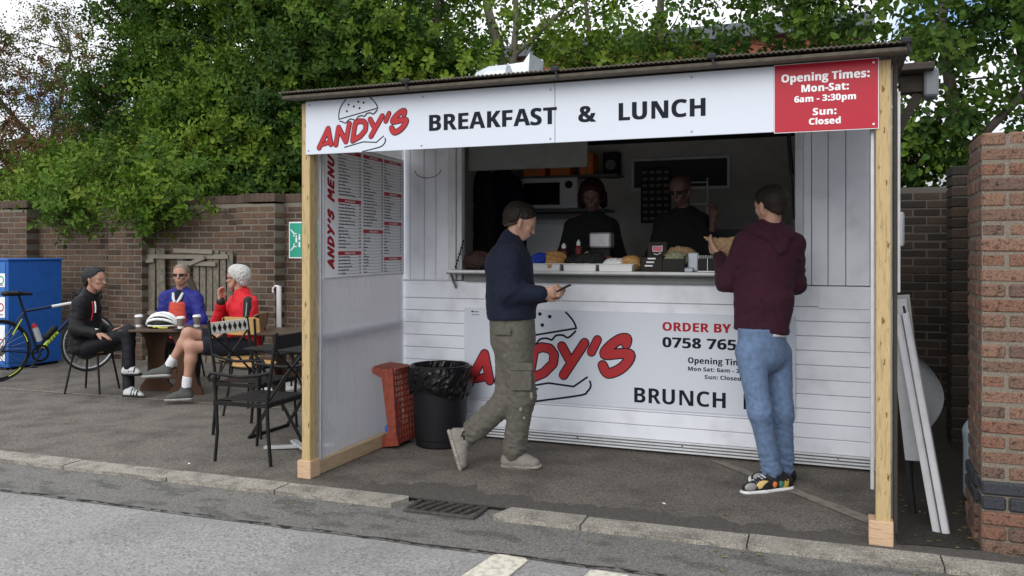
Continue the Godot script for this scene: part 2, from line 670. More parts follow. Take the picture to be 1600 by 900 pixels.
	M.clad = worn(lin(0.80, 0.825, 0.88), 0.42, film, Vector3.ONE * 0.6)
	M.clad_shade = M.clad
	M.trim = worn(lin(0.66, 0.67, 0.69), 0.45, film, Vector3.ONE * 1.1)
	M.gap = mat(lin(0.16, 0.165, 0.17), 0.8)
	M.inside = worn(lin(0.55, 0.53, 0.48), 0.7, film, Vector3.ONE * 0.8)
	M.inside_dark = mat(lin(0.07, 0.07, 0.075), 0.8)
	M.shutter = worn(lin(0.17, 0.175, 0.17), 0.5, film, Vector3.ONE * 1.3)
	M.sign_white = mat(lin(0.62, 0.66, 0.73), 0.38)
	M.sign_red = mat(lin(0.43, 0.012, 0.030), 0.35)
	M.ink = mat(lin(0.007, 0.009, 0.018), 0.7)
	M.ink_red = mat(lin(0.40, 0.012, 0.022), 0.6)
	M.logo_red = mat(lin(0.42, 0.028, 0.034), 0.5)
	M.print_white = mat(lin(0.84, 0.84, 0.85), 0.4)
	M.screw = mat(lin(0.25, 0.25, 0.26), 0.4, 0.6)
	M.poly = mat(Color(0.64, 0.655, 0.69, 0.4), 0.35)
	M.poly.transparency = BaseMaterial3D.TRANSPARENCY_ALPHA
	M.poly.backlight_enabled = true
	M.poly.backlight = Color(0.9, 0.9, 0.91)
	M.roof = worn(lin(0.105, 0.09, 0.068), 0.9, stains, Vector3.ONE * 2.2)
	M.felt = mat(lin(0.05, 0.048, 0.045), 0.9)
	M.galv = worn(lin(0.55, 0.58, 0.60), 0.38, film, Vector3.ONE * 2.0, true, 0.6)
	M.alu = worn(lin(0.55, 0.55, 0.56), 0.42, film, Vector3.ONE * 2.0, true, 0.35)
	M.lead = mat(lin(0.16, 0.17, 0.18), 0.6)
	M.steel = mat(lin(0.5, 0.5, 0.51), 0.3, 0.85)
	M.black_metal = worn(lin(0.010, 0.0098, 0.0095), 0.5, stains, Vector3.ONE * 3.0)
	M.black = mat(lin(0.009, 0.009, 0.010), 0.5)
	M.rubber = mat(lin(0.02, 0.02, 0.021), 0.75)
	M.charcoal = mat(lin(0.02, 0.02, 0.021), 0.6)
	M.white = mat(lin(0.78, 0.78, 0.77), 0.5)
	M.enamel = mat(lin(0.82, 0.82, 0.82), 0.35)
	M.chair_white = mat(lin(0.66, 0.64, 0.58), 0.5)
	M.orange_plastic = worn(lin(0.30, 0.06, 0.032), 0.5, stains, Vector3.ONE * 2.6)
	M.orange = mat(lin(0.8, 0.2, 0.04), 0.6)
	M.bin_black = mat(lin(0.010, 0.0105, 0.012), 0.5)
	M.bin_bag = mat(lin(0.006, 0.006, 0.0065), 0.25)
	M.blue_bin = worn(lin(0.012, 0.105, 0.40), 0.45, film, Vector3.ONE * 1.2)
	M.blue_front = worn(lin(0.03, 0.16, 0.48), 0.45, film, Vector3.ONE * 1.2)
	M.green_sign = mat(lin(0.02, 0.33, 0.22), 0.4)
	M.kraft = worn(lin(0.46, 0.30, 0.155), 0.8, stains, Vector3.ONE * 5.0)
	M.cup_grey = mat(lin(0.17, 0.15, 0.135), 0.7)
	M.sheet_grey = worn(lin(0.34, 0.335, 0.32), 0.55, film, Vector3.ONE * 1.5)
	M.can = mat(Color(0.62, 0.69, 0.72), 0.45)
	# skin, hair, cloth
	M.skin = []
	for c in [[0.46, 0.26, 0.185], [0.42, 0.225, 0.155], [0.46, 0.25, 0.175], [0.15, 0.08, 0.06]]:  # last tone carries the dimness of the kiosk interior in its colour
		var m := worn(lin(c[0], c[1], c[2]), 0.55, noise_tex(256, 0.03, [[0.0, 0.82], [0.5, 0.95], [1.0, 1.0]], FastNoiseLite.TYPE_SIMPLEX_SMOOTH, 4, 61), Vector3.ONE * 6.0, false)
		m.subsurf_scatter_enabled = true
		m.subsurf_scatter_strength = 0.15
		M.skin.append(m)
	var weave := noise_tex(512, 0.09, [[0.0, 0.72], [0.5, 0.92], [1.0, 1.0]], FastNoiseLite.TYPE_SIMPLEX_SMOOTH, 3, 71)
	var dusty := noise_tex(512, 0.022, [[0.0, 0.50], [0.3, 0.55], [0.6, 0.58], [0.76, 0.62], [0.80, 0.78], [1.0, 0.9]], FastNoiseLite.TYPE_SIMPLEX_SMOOTH, 5, 77)
	var faded := noise_tex(512, 0.02, [[0.0, 0.74], [0.35, 0.86], [0.6, 0.95], [1.0, 1.0]], FastNoiseLite.TYPE_SIMPLEX_SMOOTH, 4, 79)
	var wash := noise_tex(512, 0.02, [[0.0, 0.7], [0.35, 0.85], [0.6, 1.0], [1.0, 1.0]], FastNoiseLite.TYPE_SIMPLEX_SMOOTH, 5, 73)
	for c in [["navy", 0.009, 0.013, 0.030, 0.85], ["khaki", 0.105, 0.098, 0.078, 0.9], ["maroon", 0.042, 0.009, 0.021, 0.9], ["denim", 0.11, 0.17, 0.30, 0.9], ["jacket_black", 0.0065, 0.0065, 0.0075, 0.6],
			["jacket_red", 0.62, 0.018, 0.028, 0.55], ["jacket_blue", 0.022, 0.025, 0.21, 0.6], ["shorts", 0.012, 0.013, 0.021, 0.85], ["tights", 0.009, 0.0095, 0.013, 0.6], ["jersey", 0.68, 0.075, 0.04, 0.7], ["staff", 0.014, 0.015, 0.016, 0.9],
			["suede", 0.235, 0.215, 0.185, 0.95], ["shoe_grey", 0.075, 0.078, 0.07, 0.8], ["shoe_white", 0.55, 0.55, 0.54, 0.5], ["sock", 0.72, 0.72, 0.74, 0.9]]:
		var m := worn(lin(c[1], c[2], c[3]), c[4], weave, Vector3.ONE * 8.0, false)
		if c[0] in ["khaki", "suede"]:
			m.albedo_texture = dusty
			m.albedo_color = lin(c[1] * 1.75, c[2] * 1.75, c[3] * 1.75)
			m.uv1_scale = Vector3.ONE * (2.0 if c[0] == "khaki" else 4.0)
		if c[0] == "denim":
			m.albedo_texture = faded
			m.uv1_scale = Vector3(2.6, 1.3, 2.6)
			m.albedo_color = lin(c[1] * 1.3, c[2] * 1.28, c[3] * 1.2)
		if c[0] in ["khaki", "denim", "suede", "maroon"]:
			overlay(m, wash, Vector3.ONE * (2.4 if c[0] != "suede" else 6.0), false)
		if c[4] > 0.8:
			m.rim_enabled = true
			m.rim = 0.25
		M[c[0]] = m
	for c in [["hair_dark", 0.022, 0.016, 0.012], ["hair_grey", 0.035, 0.034, 0.034], ["hair_white", 0.62, 0.61, 0.58], ["hair_ginger", 0.035, 0.009, 0.006], ["hair_short", 0.26, 0.21, 0.165], ["hair_fade", 0.07, 0.045, 0.033]]:  # the ginger is darkened to paint in the dim kiosk interior
		M[c[0]] = worn(lin(c[1], c[2], c[3]), 0.6, noise_tex(256, 0.05, [[0.0, 0.2], [0.4, 0.6], [0.6, 1.0], [1.0, 1.0]], FastNoiseLite.TYPE_SIMPLEX_SMOOTH, 4, 81), Vector3(16, 5, 16), false)


func sheet(x0: float, x1: float, za: Callable, zb: Callable, y: float, steps := 1) -> ArrayMesh:
	var b := MB.new()
	for i in steps:
		var p := lerpf(x0, x1, float(i) / steps)
		var q := lerpf(x0, x1, float(i + 1) / steps)
		b.quad(Vector3(p, y, za.call(p)), Vector3(q, y, za.call(q)), Vector3(q, y, zb.call(q)), Vector3(p, y, zb.call(p)), Vector3.UP)
	return b.mesh()


func kerb_back(x: float) -> float:
	return 0.172 - 0.0242 * x


func make_ground() -> void:
	# the land, then the road and the footway on it, each a little above the one below
	setting("ground", box_mesh(Vector3(320, 0.2, 320)), M.dirt, at(Vector3(0, -0.22, -60)))
	setting("road", sheet(-60, 60, func(x): return 0.80 - 0.03 * x, func(_x): return 30.0, -0.022), M.road)
	var wob := FastNoiseLite.new()
	wob.seed = 9
	wob.frequency = 2.2
	setting("road_edge_strip", sheet(-60, 60, func(x): return kerb_back(x) - 0.03, func(x): return 0.80 - 0.03 * x + 0.018 * wob.get_noise_1d(x) + 0.02, -0.018, 480), M.strip)
	setting("footway", sheet(-60, 60, func(_x): return -4.4, func(x): return kerb_back(x) + 0.01, 0.0), M.path)
	setting("tarmac_patch", sheet(0.45, 5.4, func(x): return kerb_back(x) - 0.17 - 0.16 * wob.get_noise_1d(x * 1.3 + 7.0) - 0.12 * exp(-pow((x - 0.9) / 0.35, 2.0)) - 0.05 * wob.get_noise_1d(x * 7.0), func(x): return kerb_back(x) + 0.006, 0.004, 160), M.dark_path)
	setting("seam_crack", sheet(-12.0, 12.0, func(x): return 0.80 - 0.03 * x - 0.004 + 0.018 * wob.get_noise_1d(x), func(x): return 0.80 - 0.03 * x + 0.018 * wob.get_noise_1d(x) + maxf(-0.003, 0.006 + 0.03 * wob.get_noise_1d(x * 5.0 + 3.0) + 0.012 * wob.get_noise_1d(x * 23.0)), -0.0145, 1500), M.dirt)
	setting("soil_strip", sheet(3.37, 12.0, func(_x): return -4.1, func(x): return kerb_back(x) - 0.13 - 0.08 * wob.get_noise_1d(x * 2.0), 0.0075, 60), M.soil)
	# kerb stones, dropped almost flush
	var kerb := Node3D.new()
	kerb.name = "kerb"
	kerb.set_meta("kind", "structure")
	add_child(kerb)
	var xs := [-13.85, -12.95, -12.05, -11.15, -10.25, -9.35, -8.45, -7.55, -6.65, -5.75, -4.85, -3.95, -3.35, -2.48, -1.63, -0.785, 0.011, 0.83, 1.385, 1.868, 2.695, 3.546, 4.42, 5.32, 6.22]
	for i in xs.size() - 1:
		if i == 17:
			continue
		var len: float = xs[i + 1] - xs[i] - 0.008
		var mid: float = (xs[i] + xs[i + 1]) / 2
		var b := MB.new()
		var e0 := 0.05 if i == 18 else 0.0
		var e1 := 0.045 if i == 16 else 0.0
		var top := PackedVector2Array([Vector2(-len / 2 + e0, 0.0), Vector2(len / 2 - e1 * 0.3, 0.0), Vector2(len / 2, 0.03), Vector2(len / 2 - e1, 0.155), Vector2(len / 2 - e1 - 0.02, 0.168), Vector2(-len / 2 + 0.012, 0.168), Vector2(-len / 2, 0.155)])
		var lip := 0.007
		b.xf = Transform3D(Basis(Vector3(1, 0, 0), Vector3(0, 0, 1), Vector3(0, 1, 0)), Vector3.ZERO)
		b.slab(top, -0.2, 0.0)
		var o := built(kerb, "kerb_stone", b, M.kerb, at(Vector3(mid, 0.008 + rng.randf_range(-0.003, 0.003), kerb_back(mid)), Vector3(0.012, 0.0242 + rng.randf_range(-0.003, 0.003), rng.randf_range(-0.002, 0.002))))
		o.scale = Vector3.ONE
	# road markings: two thick thermoplastic bars at the mouth of the junction
	for q in [[1.600, 1.772, 0.775, 1.47, 1.70], [2.075, 2.26, 0.80, 1.98, 2.21]]:
		var b := MB.new()
		var o := PackedVector2Array([Vector2(q[0], -q[2]), Vector2(q[0] + 0.02, -q[2] + 0.014), Vector2(q[1] - 0.02, -q[2] + 0.01), Vector2(q[1], -q[2] - 0.012), Vector2(q[4], -1.9), Vector2(q[3], -1.9)])
		b.xf = Transform3D(Basis(Vector3(1, 0, 0), Vector3(0, 0, -1), Vector3(0, 1, 0)), Vector3(0, -0.0195, 0))
		b.slab(o, 0.0, 0.006)
		setting("road_marking", b.mesh(), M.marking)
	# worn painted lines on the footway
	var line := MB.new()
	line.quad(Vector3(-9.0, 0.004, -1.47), Vector3(-0.4, 0.004, -1.86), Vector3(-0.4, 0.004, -1.90), Vector3(-9.0, 0.004, -1.51), Vector3.UP)
	setting("painted_line", line.mesh(), M.old_paint)
	var line2 := MB.new()
	line2.quad(Vector3(2.30, 0.004, -1.33), Vector3(2.38, 0.004, -1.33), Vector3(3.62, 0.004, -0.05), Vector3(3.50, 0.004, -0.02), Vector3.UP)
	setting("painted_line", line2.mesh(), M.old_paint)
	# blown leaves, most of them against the walls and in the gutter
	var lm := MultiMesh.new()
	lm.transform_format = MultiMesh.TRANSFORM_3D
	lm.use_colors = true
	var blade := MB.new()
	blade.flat(Vector3(-1, 0, 0), Vector3(0, 0.12, 0.45), Vector3(1, 0.05, 0), Vector3.UP)
	blade.flat(Vector3(-1, 0, 0), Vector3(0, 0.15, -0.45), Vector3(1, 0.05, 0), Vector3.UP)
	lm.mesh = blade.mesh()
	lm.instance_count = 170
	for i in 170:
		var lx := rng.randf_range(-6.0, 4.3)
		var lz := rng.randf_range(-3.8, -0.1)
		var ly := 0.008
		if i % 3 == 0:
			lx = rng.randf_range(3.42, 4.0)
			lz = rng.randf_range(-0.9, 0.0)
			ly = 0.012
		elif i % 3 == 1:
			lz = kerb_back(lx) + 0.2 + absf(rng.randfn(0.0, 0.12))
			ly = -0.014
		var ls := rng.randf_range(0.008, 0.02)
		lm.set_instance_transform(i, Transform3D(Basis(Vector3.UP, rng.randf() * TAU).scaled(Vector3(ls, ls, ls)), Vector3(lx, ly, lz)))
		lm.set_instance_color(i, Color(0.16, 0.10, 0.04).lerp(Color(0.24, 0.2, 0.06), rng.randf()))
	var litter := MultiMeshInstance3D.new()
	litter.name = "fallen_leaves"
	litter.multimesh = lm
	var dry := mat(Color(1, 1, 1), 0.9)
	dry.vertex_color_use_as_albedo = true
	litter.material_override = dry
	litter.set_meta("kind", "stuff")
	tag(litter, "small dry leaves blown over the footway and gutter", "leaves")
	add_child(litter)
	# the gully between two kerb stones
	var g := thing("drain_grate", "rusty iron drain grate with slanted bars set in kerb gap", "drain", Vector3(1.09, -0.02, kerb_back(1.09) + 0.085), 0.03)
	box(g, "pit", Vector3(0, -0.10, 0), Vector3(0.34, 0.01, 0.22), M.black)
	for s in [-1, 1]:
		box(g, "frame", Vector3(0, 0.0, s * 0.105), Vector3(0.42, 0.04, 0.025), M.iron, 0.005)
		box(g, "frame", Vector3(s * 0.2, 0.0, 0), Vector3(0.03, 0.04, 0.184), M.iron, 0.005)
	for i in 6:
		var b := MB.new()
		var x := -0.145 + i * 0.058
		b.bar(Vector3(x - 0.03, 0.0, 0.094), Vector3(x - 0.005, 0.006, 0.03), 0.02, 0.035, Vector3.UP, 0.004)
		b.bar(Vector3(x - 0.005, 0.006, 0.03), Vector3(x + 0.012, 0.006, -0.03), 0.02, 0.034, Vector3.UP, 0.004)
		b.bar(Vector3(x + 0.012, 0.006, -0.03), Vector3(x + 0.04, 0.0, -0.094), 0.02, 0.035, Vector3.UP, 0.004)
		built(g, "bar", b, M.iron)
	var mud := MB.new()
	mud.quad(Vector3(0.76, -0.022, kerb_back(0.8)), Vector3(1.45, -0.022, kerb_back(1.4)), Vector3(1.45, -0.024, kerb_back(1.4) + 0.2), Vector3(0.76, -0.024, kerb_back(0.8) + 0.2), Vector3.UP)
	setting("gully_bed", mud.mesh(), M.strip)
	# grit and small litter that has gathered on the footway and in the gutter
	var mm := MultiMesh.new()
	mm.transform_format = MultiMesh.TRANSFORM_3D
	var stone := MB.new()
	stone.ball(Vector3.ZERO, Vector3(1, 0.5, 0.8), 6)
	mm.mesh = stone.mesh()
	mm.instance_count = 1500
	for i in 1500:
		var x := rng.randf_range(-6.5, 4.4)
		var z := kerb_back(x) + (rng.randfn(0.2, 0.03) if i % 3 == 0 else rng.randf_range(-1.6, 0.0))
		var s := 0.0015 + 0.0045 * pow(rng.randf(), 4.0)
		var y := (-0.018 if i % 3 == 0 else 0.001) + s * 0.3
		mm.set_instance_transform(i, Transform3D(Basis(Vector3.UP, rng.randf() * TAU).scaled(Vector3(s, s, s)), Vector3(x, y, z)))
	var grit := MultiMeshInstance3D.new()
	grit.name = "loose_grit"
	grit.multimesh = mm
	grit.material_override = M.kerb
	grit.set_meta("kind", "stuff")
	tag(grit, "loose grit scattered over footway and gutter", "grit")
	add_child(grit)


# ---------------------------------------------------------------- brickwork

# a face of bricks in the plane z = front, from x0 to x1, built as single bricks; returns [transform, size, material index, visible score]
func courses(list: Array, x0: float, x1: float, y0: float, y1: float, front: float, depth: float, shift := 0.0, score := 0.0) -> void:
	var row := 0
	var y := y0
	while y + 0.06 < y1:
		var x := x0 - (0.1125 if (row % 2) == 1 else 0.0) - shift
		while x < x1 - 0.02:
			var a := maxf(x, x0)
			var b := minf(x + 0.215, x1)
			if b - a > 0.03:
				var jut := rng.randf_range(-0.003, 0.003)
				list.append([Vector3((a + b) / 2, y + 0.0325, front - depth / 2 + jut), Vector3(snappedf(b - a, 0.005), 0.065, depth), rng.randi() % 6, score + y, rng.randfn(0.0, 0.006)])
			x += 0.225
		y += 0.075
		row += 1


func lay(wall: Node3D, list: Array, bricks: Array, most := 300) -> void:
	list.sort_custom(func(p, q): return p[3] > q[3])
	var rest := {}
	for i in list.size():
		var q: Array = list[i]
		if i < most:
			part(wall, "brick", box_mesh(q[1], 0.006), bricks[q[2] % bricks.size()], at(q[0], Vector3(0, 0, q[4])))
		else:
			if not rest.has(q[2]):
				rest[q[2]] = MB.new()
			rest[q[2]].box(q[0], q[1], 0.006)
	for k in rest:
		var o := built(wall, "brickwork", rest[k], bricks[k % bricks.size()])
		o.set_meta("kind", "stuff")


func make_walls() -> void:
	var top := 2.0
	# the long wall behind the seats
	var wall := thing("brick_wall", "long weathered brown brick wall with piers behind the seated men", "wall")
	box(wall, "core", Vector3(-7.4, 0.99, -4.209), Vector3(13.4, 2.0, 0.21), M.old_mortar)
	var list := []
	courses(list, -14.05, -0.8, 0.0, top, -4.1, 0.1)
	for q in list:
		var p: Vector3 = q[0]
		if p.x < -7.9 or p.x > -2.6:
			q[3] -= 10.0
		if p.x > -5.5 and p.x < -5.06 or p.x > -4.42 and p.x < -3.9:
			q[3] -= 1.2 if p.y < 1.4 else 0.0
		if p.x < -5.9:
			q[3] -= 1.3 if p.y < 1.25 else 0.0
	var piers := []
	for x in [-13.73, -11.68, -9.62, -7.57, -5.52, -3.46, -1.41]:
		box(wall, "pier_core", Vector3(x, 0.98, -4.014), Vector3(0.558, 1.98, 0.22), M.old_mortar)
		courses(piers, x - 0.285, x + 0.285, 0.0, top, -3.9, 0.195, 0.0, 0.6 if x > -6 and x < -3 else -0.5)
	for q in piers:
		var p: Vector3 = q[0]
		if p.y < 0.6 or p.x < -7 or p.x > -2.5:
			q[3] -= 2.0
	list.append_array(piers)
	lay(wall, list, M.brick)
	# bricks on edge along the top
	var cap := MB.new()
	var x := -14.05
	while x < -0.85:
		var over := 0.0
		for px in [-13.73, -11.68, -9.62, -7.57, -5.52, -3.46, -1.41]:
			if absf(x - px) < 0.285:
				over = 0.2
		cap.box(Vector3(x + 0.0325, top + 0.045 + rng.randf_range(-0.0012, 0.0012), -4.21 + over / 2), Vector3(0.0715, 0.1, 0.225 + over), 0.003)
		x += 0.073
	var o := built(wall, "coping", cap, M.brick[2])
	o.set_meta("kind", "stuff")
	# its far end, seen through the gap beside the kiosk
	var back := thing("brick_wall", "shade-darkened brick wall closing the narrow passage right of the kiosk", "wall")
	box(back, "core", Vector3(3.9, 0.99, -4.209), Vector3(2.0, 2.0, 0.21), M.shaded_mortar)
	var l2 := []
	courses(l2, 2.95, 4.9, 0.0, top, -4.1, 0.1)
	for q in l2:
		var p: Vector3 = q[0]
		if p.x < 3.3 or p.x > 4.1:
			q[3] -= 5.0
	lay(back, l2, M.shaded_brick, 130)
	# the wall that runs forward from there, with a pier half way
	var side := thing("brick_wall", "brick side wall with a pier running back from the corner pier", "wall")
	box(side, "core", Vector3(4.14, 0.99, -2.2), Vector3(0.2, 1.98, 3.7), M.shaded_mortar)
	box(side, "pier_core", Vector3(4.03, 1.0, -2.46), Vector3(0.34, 2.0, 0.30), M.shaded_mortar)
	var sb := []
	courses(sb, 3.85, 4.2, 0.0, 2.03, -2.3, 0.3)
	lay(side, sb, M.shaded_brick, 100)
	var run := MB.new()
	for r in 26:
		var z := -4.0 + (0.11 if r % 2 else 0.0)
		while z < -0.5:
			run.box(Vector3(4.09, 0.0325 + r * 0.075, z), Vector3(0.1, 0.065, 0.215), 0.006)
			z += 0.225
	built(side, "brickwork", run, M.shaded_brick[1]).set_meta("kind", "stuff")
	# the corner pier beside the road
	var pier := thing("brick_pier", "tall red brick corner pier with two blue brick courses near base", "pier", Vector3(3.735, 0, -0.07))
	box(pier, "core", Vector3(0.36, 0.975, -0.2145), Vector3(0.712, 1.97, 0.421), M.mortar)
	for r in 28:
		var y := -0.015 + r * 0.0712
		var blue := r == 3 or r == 4
		var out := 0.012 if r < 5 else 0.0
		var lens := [0.215, 0.215, 0.215] if r % 2 == 0 else [0.1025, 0.215, 0.215, 0.1]
		var px := 0.0
		for k in lens.size():
			var m: Material = M.blue_brick if blue else M.pier_brick[rng.randi() % 5]
			box(pier, "brick", Vector3(px + lens[k] / 2, y + 0.031, -0.05 + out / 2 + rng.randf_range(-0.004, 0.004)), Vector3(lens[k], 0.0625, 0.1025 + out), m, 0.009, Vector3(0, 0, rng.randfn(0, 0.006)))
			px += lens[k] + 0.0105
		var pz := -0.113 if r % 2 == 0 else -0.113
		for k in 2:
			var ln := (0.1025 if k == 0 else 0.215) if r % 2 == 0 else (0.215 if k == 0 else 0.1025)
			var m: Material = M.blue_brick if blue else M.pier_brick[rng.randi() % 5]
			box(pier, "brick", Vector3(0.05 - out / 2 + rng.randf_range(-0.003, 0.003), y + 0.031, pz - ln / 2), Vector3(0.1025 + out, 0.0625, ln), m, 0.009)
			pz -= ln + 0.0105


# ---------------------------------------------------------------- the kiosk

func make_trailer() -> void:
	var t := thing("food_kiosk", "white clad food kiosk with open serving hatch behind timber porch", "kiosk")
	var xl := -0.09
	var xr := 3.42
	var mid := (xl + xr) / 2
	var z := -1.40
	# carcass
	box(t, "floor", Vector3(mid, 0.27, -2.45), Vector3(xr - xl - 0.02, 0.06, 2.0), M.inside_dark)
	box(t, "back_wall", Vector3(mid, 1.28, -3.475), Vector3(xr - xl, 2.3, 0.05), M.inside)
	box(t, "end_wall", Vector3(xl + 0.022, 1.28, -2.45), Vector3(0.04, 2.3, 2.0), M.inside)
	box(t, "end_wall", Vector3(xr - 0.022, 1.28, -2.45), Vector3(0.04, 2.3, 2.0), M.inside)
	box(t, "roof", Vector3(mid, 2.465, -2.45), Vector3(xr - xl + 0.04, 0.06, 2.12), M.felt)
	# the wall behind the boards
	box(t, "backing", Vector3(mid, 0.64, z - 0.035), Vector3(xr - xl - 0.01, 1.08, 0.03), M.gap)
	box(t, "backing", Vector3(0.155, 1.81, z - 0.035), Vector3(0.48, 1.25, 0.03), M.gap)
	box(t, "backing", Vector3(3.125, 1.81, z - 0.035), Vector3(0.58, 1.25, 0.03), M.gap)
	box(t, "lintel", Vector3(1.62, 2.36, z - 0.03), Vector3(2.42, 0.14, 0.05), M.trim)
	# lower boards, lying
	var y := 0.092
	for i in 10:
		box(t, "cladding_board", Vector3(mid, y + 0.0475, z - 0.011 + rng.randf_range(-0.0008, 0.0008)), Vector3(xr - xl, 0.0925, 0.018), M.clad, 0.0035)
		y += 0.0955
	box(t, "cladding_board", Vector3(mid, (y + 1.183) / 2, z - 0.011), Vector3(xr - xl, 1.183 - y - 0.003, 0.018), M.clad, 0.0035)
	# repair panel right of the hatch
	box(t, "repair_panel", Vector3(3.19, 1.105, z + 0.004), Vector3(0.42, 0.135, 0.008), M.clad, 0.002)
	# vent ribs along the bottom
	box(t, "sill", Vector3(mid, 0.05, z - 0.03), Vector3(xr - xl, 0.07, 0.02), M.gap)
	for i in 4:
		box(t, "sill_rib", Vector3(mid, 0.022 + i * 0.021, z - 0.006), Vector3(xr - xl, 0.0125, 0.026), M.trim, 0.003)
	var k := 0
	for sx in [-0.4, 0.62, 1.35, 2.1, 2.72, 3.1]:
		if sx > 0:
			box(t, "screw_head", Vector3(sx, 0.064 + 0.002 * k, z + 0.009), Vector3(0.012, 0.012, 0.006), M.screw, 0.002)
			k += 1
	# upper boards, standing
	for b in [[-0.09, -0.016], [-0.013, 0.105], [0.109, 0.205], [0.209, 0.314], [2.888, 2.937], [2.941, 3.038], [3.042, 3.145], [3.149, 3.29], [3.293, 3.418]]:
		box(t, "cladding_board", Vector3((b[0] + b[1]) / 2, 1.81, z - 0.011), Vector3(b[1] - b[0], 1.245, 0.018), M.clad, 0.0035)
	box(t, "ledge_trim", Vector3(0.14, 1.187, z + 0.004), Vector3(0.45, 0.012, 0.014), M.trim, 0.003)
	# hatch frame
	box(t, "hatch_frame", Vector3(0.35, 1.81, z + 0.0), Vector3(0.064, 1.245, 0.03), M.trim, 0.004)
	box(t, "hatch_frame", Vector3(0.406, 1.81, z - 0.03), Vector3(0.042, 1.245, 0.06), M.trim, 0.004)
	box(t, "hatch_frame", Vector3(2.862, 1.81, z - 0.004), Vector3(0.05, 1.245, 0.03), M.trim, 0.004)
	# counter flap and what is under it
	var shelf := box(t, "counter_shelf", Vector3(1.62, 1.252, z - 0.04), Vector3(2.52, 0.03, 0.34), M.shutter, 0.005)
	shelf.set_meta("label", "pale counter shelf with a worn front edge")
	box(t, "shelf_edge", Vector3(1.62, 1.258, z + 0.1335), Vector3(2.53, 0.020, 0.008), M.trim, 0.003)
	box(t, "flap_shade_box", Vector3(1.64, 1.208, z + 0.012), Vector3(2.36, 0.054, 0.05), M.shutter, 0.004)  # folded flap, coloured to include the shadow band under the shelf
	for x in [0.385, 2.83]:
		var b := MB.new()
		b.bar(Vector3(x, 1.236, z + 0.10), Vector3(x, 1.13, z + 0.006), 0.012, 0.02)
		built(t, "shelf_bracket", b, M.screw)
	# raised shutter, its stays and the folding stay on the left
	box(t, "shutter", Vector3(0.92, 2.17, z - 0.10), Vector3(0.95, 0.29, 0.03), M.shutter, 0.004)
	var stay := MB.new()
	stay.tube([Vector3(2.79, 2.28, z - 0.02), Vector3(2.815, 1.92, z - 0.02)], 0.013, 8)
	stay.tube([Vector3(2.815, 1.92, z - 0.02), Vector3(2.828, 1.62, z - 0.03)], 0.006, 6)
	built(t, "gas_strut", stay, M.black)
	var chain := MB.new()
	for i in 9:
		var p := Vector3(0.40 + 0.006 * i, 1.29 + 0.024 * i, z + 0.045 - 0.004 * i)
		chain.ball(p, Vector3(0.008, 0.014, 0.008) if i % 2 else Vector3(0.011, 0.014, 0.005), 6)
	built(t, "chain", chain, M.black)
	# inside: worktops, splash back, back window
	box(t, "worktop", Vector3(1.66, 1.165, -1.85), Vector3(3.4, 0.04, 0.42), M.steel, 0.004)
	box(t, "back_counter", Vector3(1.66, 0.72, -3.17), Vector3(3.3, 0.84, 0.52), M.inside)
	box(t, "back_worktop", Vector3(1.66, 1.165, -3.17), Vector3(3.4, 0.04, 0.56), M.steel, 0.004)
	var w := box(t, "window_pane", Vector3(1.72, 2.13, -3.444), Vector3(0.86, 0.25, 0.006), M.inside_dark)
	w.set_meta("label", "dark narrow window in the back wall of the kiosk")
	for s in [-1, 1]:
		box(w, "frame", Vector3(0, s * 0.14, 0.008), Vector3(0.92, 0.03, 0.02), M.alu, 0.003)
		box(w, "frame", Vector3(s * 0.445, 0, 0.008), Vector3(0.03, 0.25, 0.02), M.alu, 0.003)
	# eave bracket at the right end, seen beside the porch
	var e := MB.new()
	e.box(Vector3(3.50, 2.385, -1.02), Vector3(0.13, 0.10, 0.10), 0.004)
	e.bar(Vector3(3.54, 2.33, -1.02), Vector3(3.43, 2.12, -1.02), 0.05, 0.05)
	built(t, "eave_bracket", e, M.dark_beam)
	box(t, "eave_board", Vector3(3.51, 2.458, -0.98), Vector3(0.20, 0.04, 0.30), M.dark_beam, 0.004)
	box(t, "eave_end_cap", Vector3(3.60, 2.375, -0.985), Vector3(0.075, 0.16, 0.16), M.lead, 0.012)
	var mb := thing("meter_box", "small grey meter box on the kiosk end wall", "meter box", Vector3(3.455, 1.55, -1.55))
	box(mb, "case", Vector3.ZERO, Vector3(0.07, 0.22, 0.16), M.alu, 0.006)
	box(mb, "door", Vector3(0.037, 0, 0), Vector3(0.006, 0.2, 0.14), M.alu, 0.002)
	# galvanised cowl on the roof
	var d := thing("roof_cowl", "galvanised extractor cowl standing on the kiosk roof", "vent", Vector3(0.3, 2.495, -2.05))
	var el := MB.new()
	el.tube([Vector3(0, 0.0, 0), Vector3(0, 0.28, 0), Vector3(0.03, 0.345, 0), Vector3(0.1, 0.365, 0), Vector3(0.26, 0.365, 0)], 0.09, 14)
	built(d, "elbow_duct", el, M.galv)
	var cw := MB.new()
	cw.slab(PackedVector2Array([Vector2(0.09, 0.30), Vector2(0.47, 0.28), Vector2(0.485, 0.52), Vector2(0.465, 0.525), Vector2(0.09, 0.50)]), -0.22, -0.2)
	cw.slab(PackedVector2Array([Vector2(0.32, 0.29), Vector2(0.47, 0.28), Vector2(0.485, 0.51)]), -0.2, 0.12)
	built(d, "hood", cw, M.galv)
	var sm := MB.new()
	sm.box(Vector3(0.55, 0.16, -0.05), Vector3(0.15, 0.42, 0.2), 0.01)
	built(d, "side_box", sm, M.galv)


